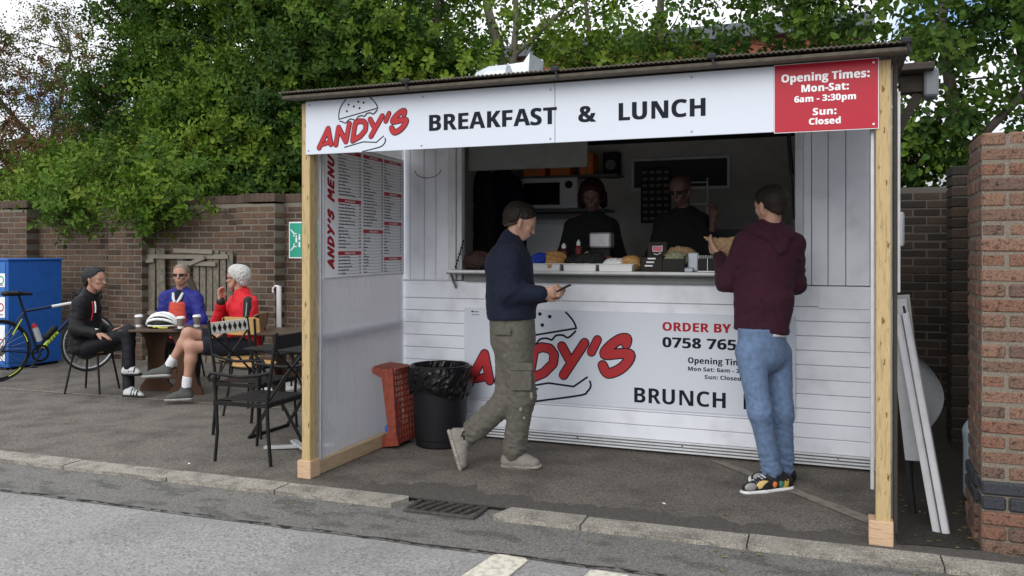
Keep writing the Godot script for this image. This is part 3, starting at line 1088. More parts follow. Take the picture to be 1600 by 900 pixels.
func make_porch() -> void:
	var t := thing("timber_porch", "timber porch with pine posts and dark roof sheet over kiosk front", "porch")
	box(t, "post", Vector3(0.022, 1.215, -0.017), Vector3(0.06, 2.23, 0.09), M.pine, 0.004)
	box(t, "post", Vector3(3.308, 1.215, -0.017), Vector3(0.066, 2.23, 0.09), M.pine, 0.004)
	box(t, "post_base", Vector3(0.017, 0.055, -0.012), Vector3(0.096, 0.11, 0.108), M.block, 0.003)
	box(t, "post_base", Vector3(3.298, 0.06, -0.012), Vector3(0.108, 0.12, 0.108), M.block, 0.003)
	box(t, "base_rail", Vector3(0.035, 0.047, -0.72), Vector3(0.05, 0.09, 1.3), M.pine_z, 0.004)
	box(t, "top_rail", Vector3(0.0, 2.28, -0.72), Vector3(0.045, 0.09, 1.3), M.pine_z, 0.004)
	box(t, "front_beam", Vector3(1.66, 2.24, -0.02), Vector3(3.18, 0.14, 0.045), M.beam, 0.004)
	box(t, "bounce_board", Vector3(1.66, 2.357, -0.72), Vector3(3.24, 0.009, 1.30), M.bounce_ply)  # unseen pale board added to bounce light onto the upper wall
	for x in [0.6, 1.2, 1.8, 2.4, 3.0]:
		box(t, "rafter", Vector3(x, 2.315, -0.70), Vector3(0.045, 0.07, 1.36), M.pine_z, 0.003)
	box(t, "batten", Vector3(-0.023, 1.83, -0.03), Vector3(0.02, 1.0, 0.05), M.dark_beam, 0.003)
	# fluted translucent side sheet
	var sheet_ := box(t, "side_sheet", Vector3(-0.0095, 1.185, -0.692), Vector3(0.008, 2.27, 1.388), M.poly, 0.0, Vector3(0, 0.0828, 0))
	box(t, "mid_rail", Vector3(-0.05, 0.86, -0.70), Vector3(0.03, 0.05, 1.3), M.alu, 0.004, Vector3(0, 0.0828, 0))
	var ribs := MB.new()
	for i in 64:
		ribs.box(Vector3(0.0065, 0, -0.685 + i * 0.0217), Vector3(0.004, 2.26, 0.005))
	built(sheet_, "flutes", ribs, M.poly)
	box(t, "edge_strip", Vector3(0.050, 1.185, -0.095), Vector3(0.010, 2.2, 0.03), M.alu, 0.003, Vector3(0, 0.0828, 0))
	# right side: unseen translucent sheet added to let light in; batten, pale corner strip
	box(t, "side_sheet", Vector3(3.357, 1.185, -0.72), Vector3(0.008, 2.27, 1.34), M.poly)
	box(t, "batten", Vector3(3.363, 1.185, -0.04), Vector3(0.02, 2.27, 0.03), M.dark_beam, 0.003)
	box(t, "corner_strip", Vector3(3.38, 1.70, -0.075), Vector3(0.016, 0.98, 0.03), M.alu, 0.004)
	box(t, "channel", Vector3(3.262, 1.2, -0.04), Vector3(0.018, 1.9, 0.03), M.alu, 0.003)
	# roof: corrugated sheets in four lengths, lapped
	var cuts := [-0.075, 0.80, 1.70, 2.52, 3.425]
	for i in 4:
		var b := MB.new()
		var x: float = cuts[i] - (0.02 if i else 0.0)
		var lift := 0.003 * (i % 2)
		var step := 0.0065
		while x < cuts[i + 1] - 0.001:
			var xb := minf(x + step, cuts[i + 1])
			var ya := 0.0035 * sin(x * TAU / 0.026) + lift
			var yb := 0.0035 * sin(xb * TAU / 0.026) + lift
			for s in [[0.0, Vector3.UP], [-0.007, Vector3.DOWN]]:
				b.quad(Vector3(x, 2.378 + ya + s[0], 0.175), Vector3(xb, 2.378 + yb + s[0], 0.175), Vector3(xb, 2.43 + yb + s[0], -1.5), Vector3(x, 2.43 + ya + s[0], -1.5), s[1])
			b.quad(Vector3(x, 2.378 + ya, 0.175), Vector3(xb, 2.378 + yb, 0.175), Vector3(xb, 2.371 + yb, 0.175), Vector3(x, 2.371 + ya, 0.175), Vector3.BACK)
			x = xb
		built(t, "roof_sheet", b, M.roof)
	box(t, "eaves_board", Vector3(1.675, 2.352, 0.09), Vector3(3.47, 0.022, 0.15), M.roof, 0.006, Vector3(0.10, 0, 0))
	for x in [0.80, 1.70, 2.52, 3.40]:
		var b := MB.new()
		b.box(Vector3(x, 2.381, 0.172), Vector3(0.045, 0.03, 0.03), 0.006)
		b.box(Vector3(x + 0.012, 2.345, 0.176), Vector3(0.012, 0.05, 0.008), 0.002, Basis(Vector3.BACK, 0.3))
		built(t, "roof_clip", b, M.charcoal)
	var cable := MB.new()
	var pts := []
	for i in 13:
		var a := PI * i / 12.0
		pts.append(Vector3(0.16 - 0.11 * cos(a), 2.03 - 0.06 * sin(a), -1.36))
	cable.tube(pts, 0.003, 5)
	built(t, "cable_loop", cable, M.charcoal)


# ---------------------------------------------------------------- signs and lettering

var fonts := {}


func font_of(bold: bool, fat: float) -> Font:
	var key := "%s %f" % [bold, fat]
	if not fonts.has(key):
		var sf := SystemFont.new()
		sf.font_names = PackedStringArray(["Droid Sans"])
		sf.font_weight = 700 if bold else 400
		var fv := FontVariation.new()
		fv.base_font = sf
		fv.variation_embolden = fat
		fonts[key] = fv
	return fonts[key]


# letters standing on the line from `left` (bottom left) along +x of `frame`, cap height cap, total width (0: natural)
func write(parent: Node, called: String, words: String, frame: Transform3D, cap: float, width: float, m: Material, bold := true, fat := 0.0, size := 64, curve := 1.0) -> MeshInstance3D:
	var made := []
	for s in [words, "H"]:
		var tm := TextMesh.new()
		tm.font = font_of(bold, 0.0)
		tm.font_size = size
		tm.pixel_size = 0.01
		tm.depth = 0.0
		tm.curve_step = curve
		tm.text = s
		tm.horizontal_alignment = HORIZONTAL_ALIGNMENT_LEFT
		tm.vertical_alignment = VERTICAL_ALIGNMENT_TOP
		made.append(tm)
	var box_h: AABB = made[1].get_aabb()
	var box_w: AABB = made[0].get_aabb()
	var grow := fat * cap * 0.055
	var sy := (cap - grow) / box_h.size.y
	var sx := (width - grow * 2.0) / box_w.size.x if width > 0.0 else sy
	# heavier faces: the same letters printed again a little to each side, each a hair higher
	var st := SurfaceTool.new()
	var k := 0
	for off in ([Vector2(0, 0)] if fat == 0.0 else [Vector2(-1, -0.5), Vector2(1, 0.5), Vector2(-1, 0.5), Vector2(1, -0.5)]):
		for n in made[0].get_surface_count():
			st.append_from(made[0], n, Transform3D(Basis.from_scale(Vector3(sx, sy, 1.0)), Vector3(-box_w.position.x * sx + grow + off.x * grow, -box_h.position.y * sy + grow * 0.5 + off.y * grow, 0.0006 + 0.00008 * k)))
		k += 1
	return part(parent, called, st.commit(), m, frame)


# round-ended strokes, each link a hair above the one before
func stroke(b: MB, pts: Array, w: float, z: float) -> void:
	var k := 0
	for i in pts.size():
		var p: Vector2 = pts[i]
		for q in 10:
			var a := TAU * q / 10
			var c := TAU * (q + 1) / 10
			b.flat(Vector3(p.x, p.y, z), Vector3(p.x + cos(a) * w / 2, p.y + sin(a) * w / 2, z), Vector3(p.x + cos(c) * w / 2, p.y + sin(c) * w / 2, z), Vector3.BACK)
		z += 0.00004
		if i < pts.size() - 1:
			var o: Vector2 = pts[i + 1]
			var s := (o - p).orthogonal().normalized() * w / 2
			b.quad(Vector3(p.x + s.x, p.y + s.y, z), Vector3(o.x + s.x, o.y + s.y, z), Vector3(o.x - s.x, o.y - s.y, z), Vector3(p.x - s.x, p.y - s.y, z), Vector3.BACK)
			z += 0.00004


func smooth(pts: Array, per := 5) -> Array:
	var out := []
	for i in pts.size() - 1:
		var a: Vector2 = pts[maxi(i - 1, 0)]
		var d: Vector2 = pts[mini(i + 2, pts.size() - 1)]
		for k in per:
			out.append(pts[i].cubic_interpolate(pts[i + 1], a, d, float(k) / per))
	out.append(pts[-1])
	return out


func logo(parent: Node, frame: Transform3D, s: float, top: float) -> void:
	var word := [
		[0.030, [Vector2(-0.168, -0.054), Vector2(-0.103, 0.060), Vector2(-0.083, -0.036)]],
		[0.024, [Vector2(-0.14, -0.034), Vector2(-0.082, -0.02)]],
		[0.029, [Vector2(-0.048, -0.041), Vector2(-0.029, 0.063), Vector2(0.023, -0.025), Vector2(0.048, 0.082)]],
		[0.029, [Vector2(0.070, -0.022), Vector2(0.089, 0.083), Vector2(0.118, 0.094), Vector2(0.148, 0.09), Vector2(0.164, 0.07), Vector2(0.160, 0.038), Vector2(0.125, 0.003), Vector2(0.070, -0.022)]],
		[0.029, [Vector2(0.192, 0.100), Vector2(0.218, 0.056)]],
		[0.029, [Vector2(0.275, 0.115), Vector2(0.198, -0.001)]],
		[0.026, [Vector2(0.321, 0.128), Vector2(0.299, 0.084)]],
		[0.031, smooth([Vector2(0.422, 0.118), Vector2(0.424, 0.136), Vector2(0.397, 0.131), Vector2(0.362, 0.104), Vector2(0.347, 0.078), Vector2(0.400, 0.084), Vector2(0.436, 0.082), Vector2(0.426, 0.055), Vector2(0.397, 0.028), Vector2(0.357, 0.014), Vector2(0.340, 0.040)], 3)],
	]
	var edge := MB.new()
	var fill := MB.new()
	for q in word:
		stroke(edge, q[1].map(func(p): return p * s), (q[0] + 0.0075) * s, 0.0006)
		stroke(fill, q[1].map(func(p): return p * s), (q[0] - 0.0005) * s, 0.0030)
	built(parent, "logo_outline", edge, M.ink, frame)
	built(parent, "logo_word", fill, M.logo_red, frame)
	var pic := MB.new()
	var bun := smooth([Vector2(-0.026, 0.113), Vector2(-0.027, 0.142), Vector2(-0.016, 0.181), Vector2(0.011, 0.218), Vector2(0.049, 0.245), Vector2(0.102, 0.258), Vector2(0.155, 0.251), Vector2(0.199, 0.226), Vector2(0.233, 0.191), Vector2(0.245, 0.165)])
	var left := []
	var right := []
	for p in bun:
		if p.y < top:
			(left if p.x < 0.1 else right).append(p)
	var wave := smooth([Vector2(-0.021, 0.102), Vector2(0.0, 0.096), Vector2(0.019, 0.087), Vector2(0.035, 0.099), Vector2(0.053, 0.110), Vector2(0.072, 0.107), Vector2(0.093, 0.102), Vector2(0.110, 0.121), Vector2(0.136, 0.126), Vector2(0.155, 0.121), Vector2(0.170, 0.137), Vector2(0.196, 0.139), Vector2(0.214, 0.131), Vector2(0.233, 0.145), Vector2(0.242, 0.155)], 3)
	for l in [left, right, [Vector2(-0.026, 0.113), Vector2(0.245, 0.165)], wave, [Vector2(0.014, -0.059), Vector2(0.143, -0.032), Vector2(0.235, -0.039), Vector2(0.284, -0.004)], [Vector2(0.02, -0.068), Vector2(0.10, -0.055)] if s > 1.5 else [Vector2(0.02, -0.058), Vector2(0.03, -0.056)], smooth([Vector2(0.140, -0.090) if s < 1.5 else Vector2(0.07, -0.104), Vector2(0.255, -0.069), Vector2(0.285, -0.053), Vector2(0.297, -0.034), Vector2(0.294, -0.017)])]:
		stroke(pic, l.map(func(p): return p * s), 0.0068 * s, 0.0008)
	for p in [Vector2(0.043, 0.198), Vector2(0.11, 0.211), Vector2(0.147, 0.203), Vector2(0.079, 0.185), Vector2(0.119, 0.172), Vector2(0.03, 0.159)]:
		if p.y < top - 0.01:
			stroke(pic, [p * s, p * s + Vector2(0.0005, 0)], 0.0135 * s, 0.0012)
	built(parent, "logo_burger", pic, M.ink, frame)


func screws(t: Node, spots: Array, z: float, m: Material) -> void:
	for p in spots:
		var b := MB.new()
		b.xf = Transform3D(Basis(Vector3.RIGHT, PI / 2), Vector3(p[0], p[1], z))
		b.lathe([Vector2(0.0055, -0.001), Vector2(0.0055, 0.001), Vector2(0.003, 0.0025), Vector2(0, 0.0025)], 8)
		built(t, "screw_head", b, m)


func make_signs() -> void:
	var z := 0.0445
	# fascia board, white
	var f := thing("fascia_sign", "long white fascia sign reading ANDY'S BREAKFAST & LUNCH with burger logo", "sign")
	box(f, "panel", Vector3((0.030 + 1.655) / 2, 2.171, 0.037), Vector3(1.624, 0.328, 0.008), M.sign_white, 0.0015)
	box(f, "panel", Vector3((1.656 + 2.808) / 2, 2.171, 0.0365), Vector3(1.150, 0.328, 0.008), M.sign_white, 0.0015)
	var flat := Transform3D(Basis(), Vector3(0, 0, 0.0415))
	logo(f, Transform3D(Basis(), Vector3(0.298, 2.10, 0.0412)), 1.0, 0.232)
	write(f, "lettering", "BREAKFAST", Transform3D(Basis(), Vector3(0.885, 2.110, 0.0415)), 0.093, 0.782, M.ink, true, 0.35)
	write(f, "lettering", "&", Transform3D(Basis(), Vector3(1.790, 2.110, 0.0415)), 0.086, 0.100, M.ink, true, 0.35)
	write(f, "lettering", "LUNCH", Transform3D(Basis(), Vector3(2.014, 2.108, 0.0415)), 0.092, 0.457, M.ink, true, 0.35)
	screws(f, [[0.058, 2.312], [0.053, 2.031], [0.844, 2.312], [0.835, 2.027], [1.63, 2.30], [1.63, 2.03], [2.40, 2.31], [2.40, 2.03]], 0.0415, M.screw)
	# opening times
	var r := thing("opening_times_sign", "red opening times sign with white letters at right of fascia", "sign")
	box(r, "panel", Vector3(3.048, 2.170, 0.038), Vector3(0.474, 0.334, 0.008), M.sign_red, 0.0015)
	var edge := box(r, "border", Vector3(3.048, 2.170, 0.0365), Vector3(0.480, 0.340, 0.006), M.print_white)
	for w in [["Opening Times:", 2.843, 2.250, 0.039, 0.405], ["Mon-Sat:", 2.937, 2.196, 0.036, 0.218], ["6am - 3:30pm", 2.904, 2.147, 0.031, 0.283], ["Sun:", 2.990, 2.080, 0.034, 0.109], ["Closed", 2.972, 2.034, 0.031, 0.146]]:
		write(r, "lettering", w[0], Transform3D(Basis(), Vector3(w[1], w[2], 0.0425)), w[3], w[4], M.print_white, true, 0.5)
	screws(r, [[3.265, 2.318], [3.265, 2.022]], 0.0425, M.print_white)
	# big panel under the hatch
	var p := thing("front_sign", "large white panel under the counter reading ANDY'S, ORDER BY and BRUNCH", "sign")
	box(p, "panel", Vector3(1.647, 0.642, -1.395), Vector3(2.386, 0.676, 0.006), M.sign_white, 0.001)
	logo(p, Transform3D(Basis(), Vector3(0.835, 0.512, -1.3918)), 2.066, 0.224)
	for w in [["ORDER BY PHONE", 1.964, 0.857, 0.060, 0.79, M.ink_red, 0.45], ["0758 765", 1.964, 0.743, 0.070, 0.50, M.ink, 0.4], ["Opening Times:", 2.14, 0.641, 0.040, 0.43, M.ink, 0.3], ["Mon Sat: 6am - 3:30pm", 2.14, 0.590, 0.027, 0.47, M.ink, 0.25], ["Sun: Closed", 2.253, 0.539, 0.027, 0.24, M.ink, 0.25], ["BRUNCH", 1.765, 0.348, 0.104, 0.628, M.ink, 0.0]]:
		if w[0] == "ORDER BY PHONE":
			w[0] = "ORDER BY"
			w[4] = 0.465
		write(p, "lettering", w[0], Transform3D(Basis(), Vector3(w[1], w[2], -1.3915)), w[3], w[4], w[5], true, w[6])
	write(p, "lettering", "E", Transform3D(Basis(), Vector3(2.51, 0.350, -1.3915)), 0.104, 0.07, M.ink, true, 0.0)
	var st := MB.new()
	st.box(Vector3(0.520, 0.952, -1.391), Vector3(0.014, 0.013, 0.001))
	for i in 4:
		st.box(Vector3(0.535 + i * 0.011, 0.951, -1.391), Vector3(0.008, 0.007, 0.001))
		st.box(Vector3(0.522 + i * 0.016, 0.928, -1.391), Vector3(0.010, 0.006, 0.001))
	built(p, "sticker_print", st, M.ink)
	screws(p, [[0.463, 0.97], [0.463, 0.64], [1.30, 0.965], [1.30, 0.316], [2.02, 0.968], [2.02, 0.316], [2.83, 0.96], [2.83, 0.64], [0.98, 0.316]], -1.392, M.trim)
	make_menu()


func make_menu() -> void:
	var t := thing("menu_board", "white menu board with red headings on the porch side sheet", "menu board", Vector3(0.103, 0, 0.148), 0.0828)
	t.scale = Vector3(1, 1, 1.147)
	# the board's face looks along +x; letters run towards -z
	var face := Basis(Vector3(0, 0, -1), Vector3(0, 1, 0), Vector3(1, 0, 0))
	var x := -0.0285
	box(t, "board", Vector3(x - 0.003, 1.672, -0.775), Vector3(0.006, 0.885, 1.088), M.print_white, 0.001)
	for s in [-1, 1]:
		box(t, "rim", Vector3(x + 0.002, 1.672 + s * 0.438, -0.775), Vector3(0.006, 0.012, 1.09), M.alu, 0.002)
		box(t, "rim", Vector3(x + 0.002, 1.672, -0.775 + s * 0.539), Vector3(0.006, 0.862, 0.012), M.alu, 0.002)
	var up := Transform3D(Basis(Vector3(0, 1, 0), Vector3(0, 0, 1), Vector3(1, 0, 0)), Vector3(x + 0.0008, 1.30, -0.352))
	var glyphs := {
		"A": [[Vector2(0, 0), Vector2(0.42, 1), Vector2(0.62, 0.02)], [Vector2(0.2, 0.26), Vector2(0.6, 0.3)]],
		"N": [[Vector2(0, 0), Vector2(0.14, 1), Vector2(0.5, 0.05), Vector2(0.66, 1)]],
		"D": [[Vector2(0, 0), Vector2(0.14, 1), Vector2(0.5, 0.96), Vector2(0.66, 0.62), Vector2(0.45, 0.2), Vector2(0, 0)]],
		"Y": [[Vector2(0.05, 1), Vector2(0.3, 0.52)], [Vector2(0.66, 1), Vector2(0.12, 0)]],
		"'": [[Vector2(0.2, 1), Vector2(0.08, 0.68)]],
		"S": [[Vector2(0.62, 0.82), Vector2(0.6, 1), Vector2(0.3, 0.92), Vector2(0.12, 0.66), Vector2(0.55, 0.52), Vector2(0.52, 0.2), Vector2(0.2, 0.02), Vector2(0.02, 0.22)]],
		"M": [[Vector2(0, 0), Vector2(0.2, 1), Vector2(0.4, 0.4), Vector2(0.72, 1), Vector2(0.74, 0)]],
		"E": [[Vector2(0.6, 1), Vector2(0.12, 0.92), Vector2(0, 0.04), Vector2(0.5, 0.06)], [Vector2(0.08, 0.5), Vector2(0.5, 0.54)]],
		"U": [[Vector2(0.1, 1), Vector2(0.0, 0.25), Vector2(0.18, 0.02), Vector2(0.46, 0.12), Vector2(0.66, 1)]],
	}
	var tw := MB.new()
	var te := MB.new()
	var pen := 0.0
	for ch in "ANDY'S MENU":
		if ch == " ":
			pen += 0.05
			continue
		for l in glyphs[ch]:
			var pts: Array = l.map(func(p): return Vector2(pen + p.x * 0.075 + p.y * 0.012, p.y * 0.064))
			stroke(te, pts, 0.0205, 0.0006)
			stroke(tw, pts, 0.0155, 0.0022)
		pen += {"M": 0.083, "'": 0.030}.get(ch, 0.0715)
	built(t, "title_outline", te, M.ink, up)
	built(t, "title", tw, M.ink_red, up)
	var cols := [
		[-0.405, 0.285, [["ROLLS & BAGUETTES", ["Bacon", "Sausage & Bacon", "Bacon & Egg", "Sausage & Egg", "Bacon, Egg & Cheese", "Bacon & Cheese", "Sausage, Egg & Tomato", "Bacon & Mushrooms", "Bacon, Egg & Beans", "Bacon & Beans", "Bacon, Sausage & Tomato", "Bacon, Brie & Mushrooms", "Breakfast Roll with Bacon & Sausage"]], ["BURGERS", ["1/4 Pounder with Cheese", "1/4 Pounder with Cheese & Chips", "1/4 Pounder with Cheese & Bacon", "1/4 Pounder with Cheese Bacon & Chips", "1/2 Pounder with Cheese", "1/2 Pounder with Cheese & Chips", "1/2 Pounder with Cheese & Bacon", "Egg Burger", "Egg Burger & Chips", "Burger & Hash Brown", "Chicken Burger & Chips", "Chicken Burger", "Chicken Burger & Cheese", "Special Burger"]], ["OMELETTES", ["Plain Omelette & Chips", "Bacon Omelette & Chips", "Cheese Omelette & Chips", "Mushroom Omelette & Chips", "Ham Omelette & Chips", "Extra Toppings"]]]],
		[-0.722, 0.275, [["BREAKFASTS", ["Sausage", "Egg & Chips", "Double Egg & Chips", "Bacon", "Bacon & Mushrooms", "Bacon & Tomatoes", "Bacon & Beans", "Bacon & Chips", "Bacon & Egg", "Double Sausage", "Sausage, Tomato & Mushrooms", "Double Sausage & Beans", "Jumbo Sausage & Egg", "Jumbo Sausage & Tomatoes", "Double Sausage & Bacon & Egg", "Jumbo Sausage & Beans", "Jumbo Sausage, Bacon & Egg", "Jumbo Sausage, Egg & Chips", "Bacon, Mushrooms & Egg", "Mushrooms, Double Egg & Beans", "Beans, Egg & Chips", "Plain & Mushrooms"]], ["SIDES", ["Chips", "Cheese & Chips", "Jumbo Sausage", "Bacon", "Mushrooms", "Beans", "Egg", "Egg Portion", "Hash Brown", "Fried Slice", "Bread Roll", "Toast", "Tomatoes"]]]],
		[-1.015, 0.272, [["JACKET POTATOES", ["Plain", "Beans", "Cheese", "Cheese & Beans", "Tuna", "Chilli", "Coleslaw", "Ham, Cheese & Beans", "Tuna & Cheese"]], ["SANDWICHES", ["Cheese & Onion", "Ham & Cheese", "Bacon, Lettuce & Tomato", "Chicken & Bacon", "Tuna & Sweetcorn", "Tuna & Cheese", "Egg Mayonnaise", "Chicken Mayonnaise"]], ["HOT DRINKS", ["White Coffee", "Black Coffee", "Hot Chocolate", "Tea", "Latte", "Cappuccino", "Mocha", "Espresso", "Flat White", "Green Tea"]], ["COLD DRINKS", ["Cans", "Water", "Juice", "Bottles"]]]],
	]
	for c in cols:
		var rows := 0
		for s in c[2]:
			rows += s[1].size() + 2
		var pitch: float = 0.83 / (rows - 1)
		var y := 2.085
		for s in c[2]:
			box(t, "heading_bar", Vector3(x + 0.001, y - 0.012, c[0] - c[1] / 2), Vector3(0.002, 0.026, c[1]), M.sign_red)
			write(t, "heading", s[0], Transform3D(face, Vector3(x + 0.0025, y - 0.019, c[0] - c[1] * 0.28)), 0.013, c[1] * 0.44, M.print_white, true, 0.2, 16, 3.0)
			y -= pitch * 1.5
			for line in s[1]:
				write(t, "menu_line", line, Transform3D(face, Vector3(x + 0.0008, y - 0.010, c[0] - 0.002)), 0.0115, minf(c[1] * 0.72, line.length() * 0.0066), M.ink, true, 0.15, 16, 3.0)
				var w := minf(c[1] * 0.72, line.length() * 0.0066)
				box(t, "leader", Vector3(x + 0.0006, y - 0.0095, c[0] - (w + 0.008 + c[1] * 0.86) / 2), Vector3(0.001, 0.0016, maxf(0.005, c[1] * 0.86 - w - 0.008)), M.ink)
				write(t, "price", "%d.%d0" % [1 + rng.randi() % 4, 1 + rng.randi() % 9], Transform3D(face, Vector3(x + 0.0008, y - 0.010, c[0] - c[1] * 0.89)), 0.0115, c[1] * 0.10, M.ink, true, 0.15, 16, 3.0)
				y -= pitch
			y -= pitch * 0.5


# ---------------------------------------------------------------- seats, tables and small things

func legs4(t: Node, w: float, d: float, h: float, r: float, splay: float, m: Material) -> void:
	for sx in [-1, 1]:
		for sz in [-1, 1]:
			var b := MB.new()
			b.tube([Vector3(sx * w / 2, h, sz * d / 2), Vector3(sx * (w / 2 + splay), 0.0, sz * (d / 2 + splay))], r, 8)
			built(t, "leg", b, m)


func curved_back(w: float, h: float, bow: float, thick: float) -> MB:
	var b := MB.new()
	var n := 8
	for i in n:
		var u0 := -1.0 + 2.0 * i / n
		var u1 := -1.0 + 2.0 * (i + 1) / n
		var hh0 := h * (1.0 - 0.25 * pow(absf(u0), 6))
		var hh1 := h * (1.0 - 0.25 * pow(absf(u1), 6))
		var p0 := Vector3(u0 * w / 2, 0, bow * u0 * u0)
		var p1 := Vector3(u1 * w / 2, 0, bow * u1 * u1)
		var t := Vector3(0, 0, thick)
		b.quad(p0 + Vector3(0, hh0 / 2, 0), p1 + Vector3(0, hh1 / 2, 0), p1 - Vector3(0, hh1 / 2, 0), p0 - Vector3(0, hh0 / 2, 0), Vector3.BACK)
		b.quad(p0 + Vector3(0, hh0 / 2, 0) - t, p1 + Vector3(0, hh1 / 2, 0) - t, p1 - Vector3(0, hh1 / 2, 0) - t, p0 - Vector3(0, hh0 / 2, 0) - t, Vector3.FORWARD)
		b.quad(p0 + Vector3(0, hh0 / 2, 0), p1 + Vector3(0, hh1 / 2, 0), p1 + Vector3(0, hh1 / 2, 0) - t, p0 + Vector3(0, hh0 / 2, 0) - t, Vector3.UP)
		b.quad(p0 - Vector3(0, hh0 / 2, 0), p1 - Vector3(0, hh1 / 2, 0), p1 - Vector3(0, hh1 / 2, 0) - t, p0 - Vector3(0, hh0 / 2, 0) - t, Vector3.DOWN)
		if i == 0 or i == n - 1:
			var e := p0 if i == 0 else p1
			var hh := hh0 if i == 0 else hh1
			b.quad(e + Vector3(0, hh / 2, 0), e - Vector3(0, hh / 2, 0), e - Vector3(0, hh / 2, 0) - t, e + Vector3(0, hh / 2, 0) - t, Vector3(u0 + u1, 0, 0))
	return b


# a bentwood bistro chair: the sitter looks along -z of its own axes
func wood_chair(label: String, p: Vector3, turn: float, back: Material, with_back := true, seat_h := 0.44) -> Node3D:
	var t := thing("wooden_chair" if with_back else "stool", label, "chair" if with_back else "stool", p, turn, "bistro seats with wooden seats")
	var s := MB.new()
	s.lathe([Vector2(0, seat_h - 0.022), Vector2(0.17, seat_h - 0.022), Vector2(0.188, seat_h - 0.016), Vector2(0.192, seat_h - 0.004), Vector2(0.182, seat_h), Vector2(0, seat_h - 0.004)], 28, Vector3.ZERO, Vector3(1.0, 1.0, 0.98))
	built(t, "seat", s, M.ply)
	var ring := MB.new()
	var pts := []
	for i in 25:
		pts.append(Vector3(cos(TAU * i / 24) * 0.165, seat_h - 0.032, sin(TAU * i / 24) * 0.165))
	ring.tube(pts, 0.009, 6, false)
	built(t, "seat_ring", ring, M.black_metal)
	legs4(t, 0.25, 0.25, seat_h - 0.025, 0.0105, 0.055, M.black_metal)
	if with_back:
		for sx in [-1, 1]:
			var b := MB.new()
			b.tube([Vector3(sx * 0.125, seat_h - 0.03, 0.13), Vector3(sx * 0.14, seat_h + 0.14, 0.175), Vector3(sx * 0.15, seat_h + 0.40, 0.215)], 0.0095, 8)
			built(t, "back_post", b, M.black_metal)
		var bk := curved_back(0.36, 0.15, -0.045, 0.012)
		built(t, "backrest", bk, back, at(Vector3(0, seat_h + 0.335, 0.235), Vector3(0.14, 0, 0)))
	return t


func metal_armchair(called: String, label: String, p: Vector3, turn: float, diamonds: bool) -> Node3D:
	var t := thing(called, label, "chair", p, turn, "black slatted metal armchairs")
	var h := 0.405
	var w := 0.46
	var d := 0.40
	# sitter looks along -z; back at +z
	for sx in [-1, 1]:
		var f := MB.new()
		f.tube([Vector3(sx * w / 2, 0, -d / 2 - 0.01), Vector3(sx * (w / 2 - 0.006), 0.2, -d / 2 + 0.005), Vector3(sx * w / 2, h, -d / 2), Vector3(sx * (w / 2 + 0.012), h + 0.16, -d / 2 - 0.012)], 0.011, 8)
		built(t, "leg", f, M.black_metal)
		var r := MB.new()
		r.tube([Vector3(sx * w / 2, 0, d / 2 + 0.03), Vector3(sx * w / 2, 0.2, d / 2 + 0.01), Vector3(sx * w / 2, h, d / 2), Vector3(sx * w / 2, h + 0.45, d / 2 + 0.07)], 0.012, 8)
		built(t, "leg", r, M.black_metal)
		var a := MB.new()
		a.tube([Vector3(sx * (w / 2 + 0.012), h + 0.13, -d / 2 - 0.035), Vector3(sx * (w / 2 + 0.014), h + 0.155, -d / 2 - 0.055), Vector3(sx * (w / 2 + 0.014), h + 0.185, -d / 2 - 0.035), Vector3(sx * (w / 2 + 0.015), h + 0.182, -d / 2 + 0.04), Vector3(sx * (w / 2 + 0.018), h + 0.172, 0.0), Vector3(sx * (w / 2 + 0.01), h + 0.19, d / 2 - 0.05), Vector3(sx * w / 2, h + 0.21, d / 2 + 0.03)], 0.011, 8)
		built(t, "armrest", a, M.black_metal)
		var k := MB.new()
		k.ball(Vector3(sx * w / 2, h + 0.46, d / 2 + 0.072), Vector3(0.014, 0.016, 0.014), 8)
		built(t, "finial", k, M.black_metal)
	var fr := MB.new()
	fr.bar(Vector3(-w / 2, h - 0.012, -d / 2), Vector3(w / 2, h - 0.012, -d / 2), 0.018, 0.028)
	fr.bar(Vector3(-w / 2, h - 0.012, d / 2), Vector3(w / 2, h - 0.012, d / 2), 0.018, 0.028)
	for sx in [-1, 1]:
		fr.bar(Vector3(sx * w / 2, h - 0.012, -d / 2), Vector3(sx * w / 2, h - 0.012, d / 2), 0.018, 0.027)
	built(t, "seat_frame", fr, M.black_metal)
	for i in 7:
		box(t, "seat_slat", Vector3(-w / 2 + 0.055 + i * (w - 0.11) / 6, h + 0.004, 0), Vector3(0.036, 0.006, d + 0.01), M.black_metal, 0.002)
	# crossed bars in the back
	for sx in [-1, 1]:
		var b := MB.new()
		b.tube([Vector3(sx * (w / 2 - 0.02), h + 0.02, d / 2 + 0.004), Vector3(sx * 0.06, h + 0.16, d / 2 + 0.028 + sx * 0.007), Vector3(-sx * 0.06, h + 0.24, d / 2 + 0.040 + sx * 0.007), Vector3(-sx * (w / 2 - 0.015), h + 0.36, d / 2 + 0.055)], 0.008, 6)
		built(t, "back_bar", b, M.black_metal)
	var band := box(t, "back_band", Vector3(0, h + 0.405, d / 2 + 0.064), Vector3(w - 0.012, 0.095, 0.014), M.chair_white if diamonds else M.black_metal, 0.003, Vector3(0.15, 0, 0))
	if diamonds:
		band.set_meta("label", "white band with a row of black diamonds")
		for side in [-1, 1]:
			for i in 7:
				var dm := MB.new()
				dm.slab(PackedVector2Array([Vector2(-0.024, 0), Vector2(0, -0.034), Vector2(0.024, 0), Vector2(0, 0.034)]), side * 0.0072, side * 0.0085)
				built(band, "diamond", dm, M.black, at(Vector3(-0.183 + i * 0.061, 0, 0)))
	return t


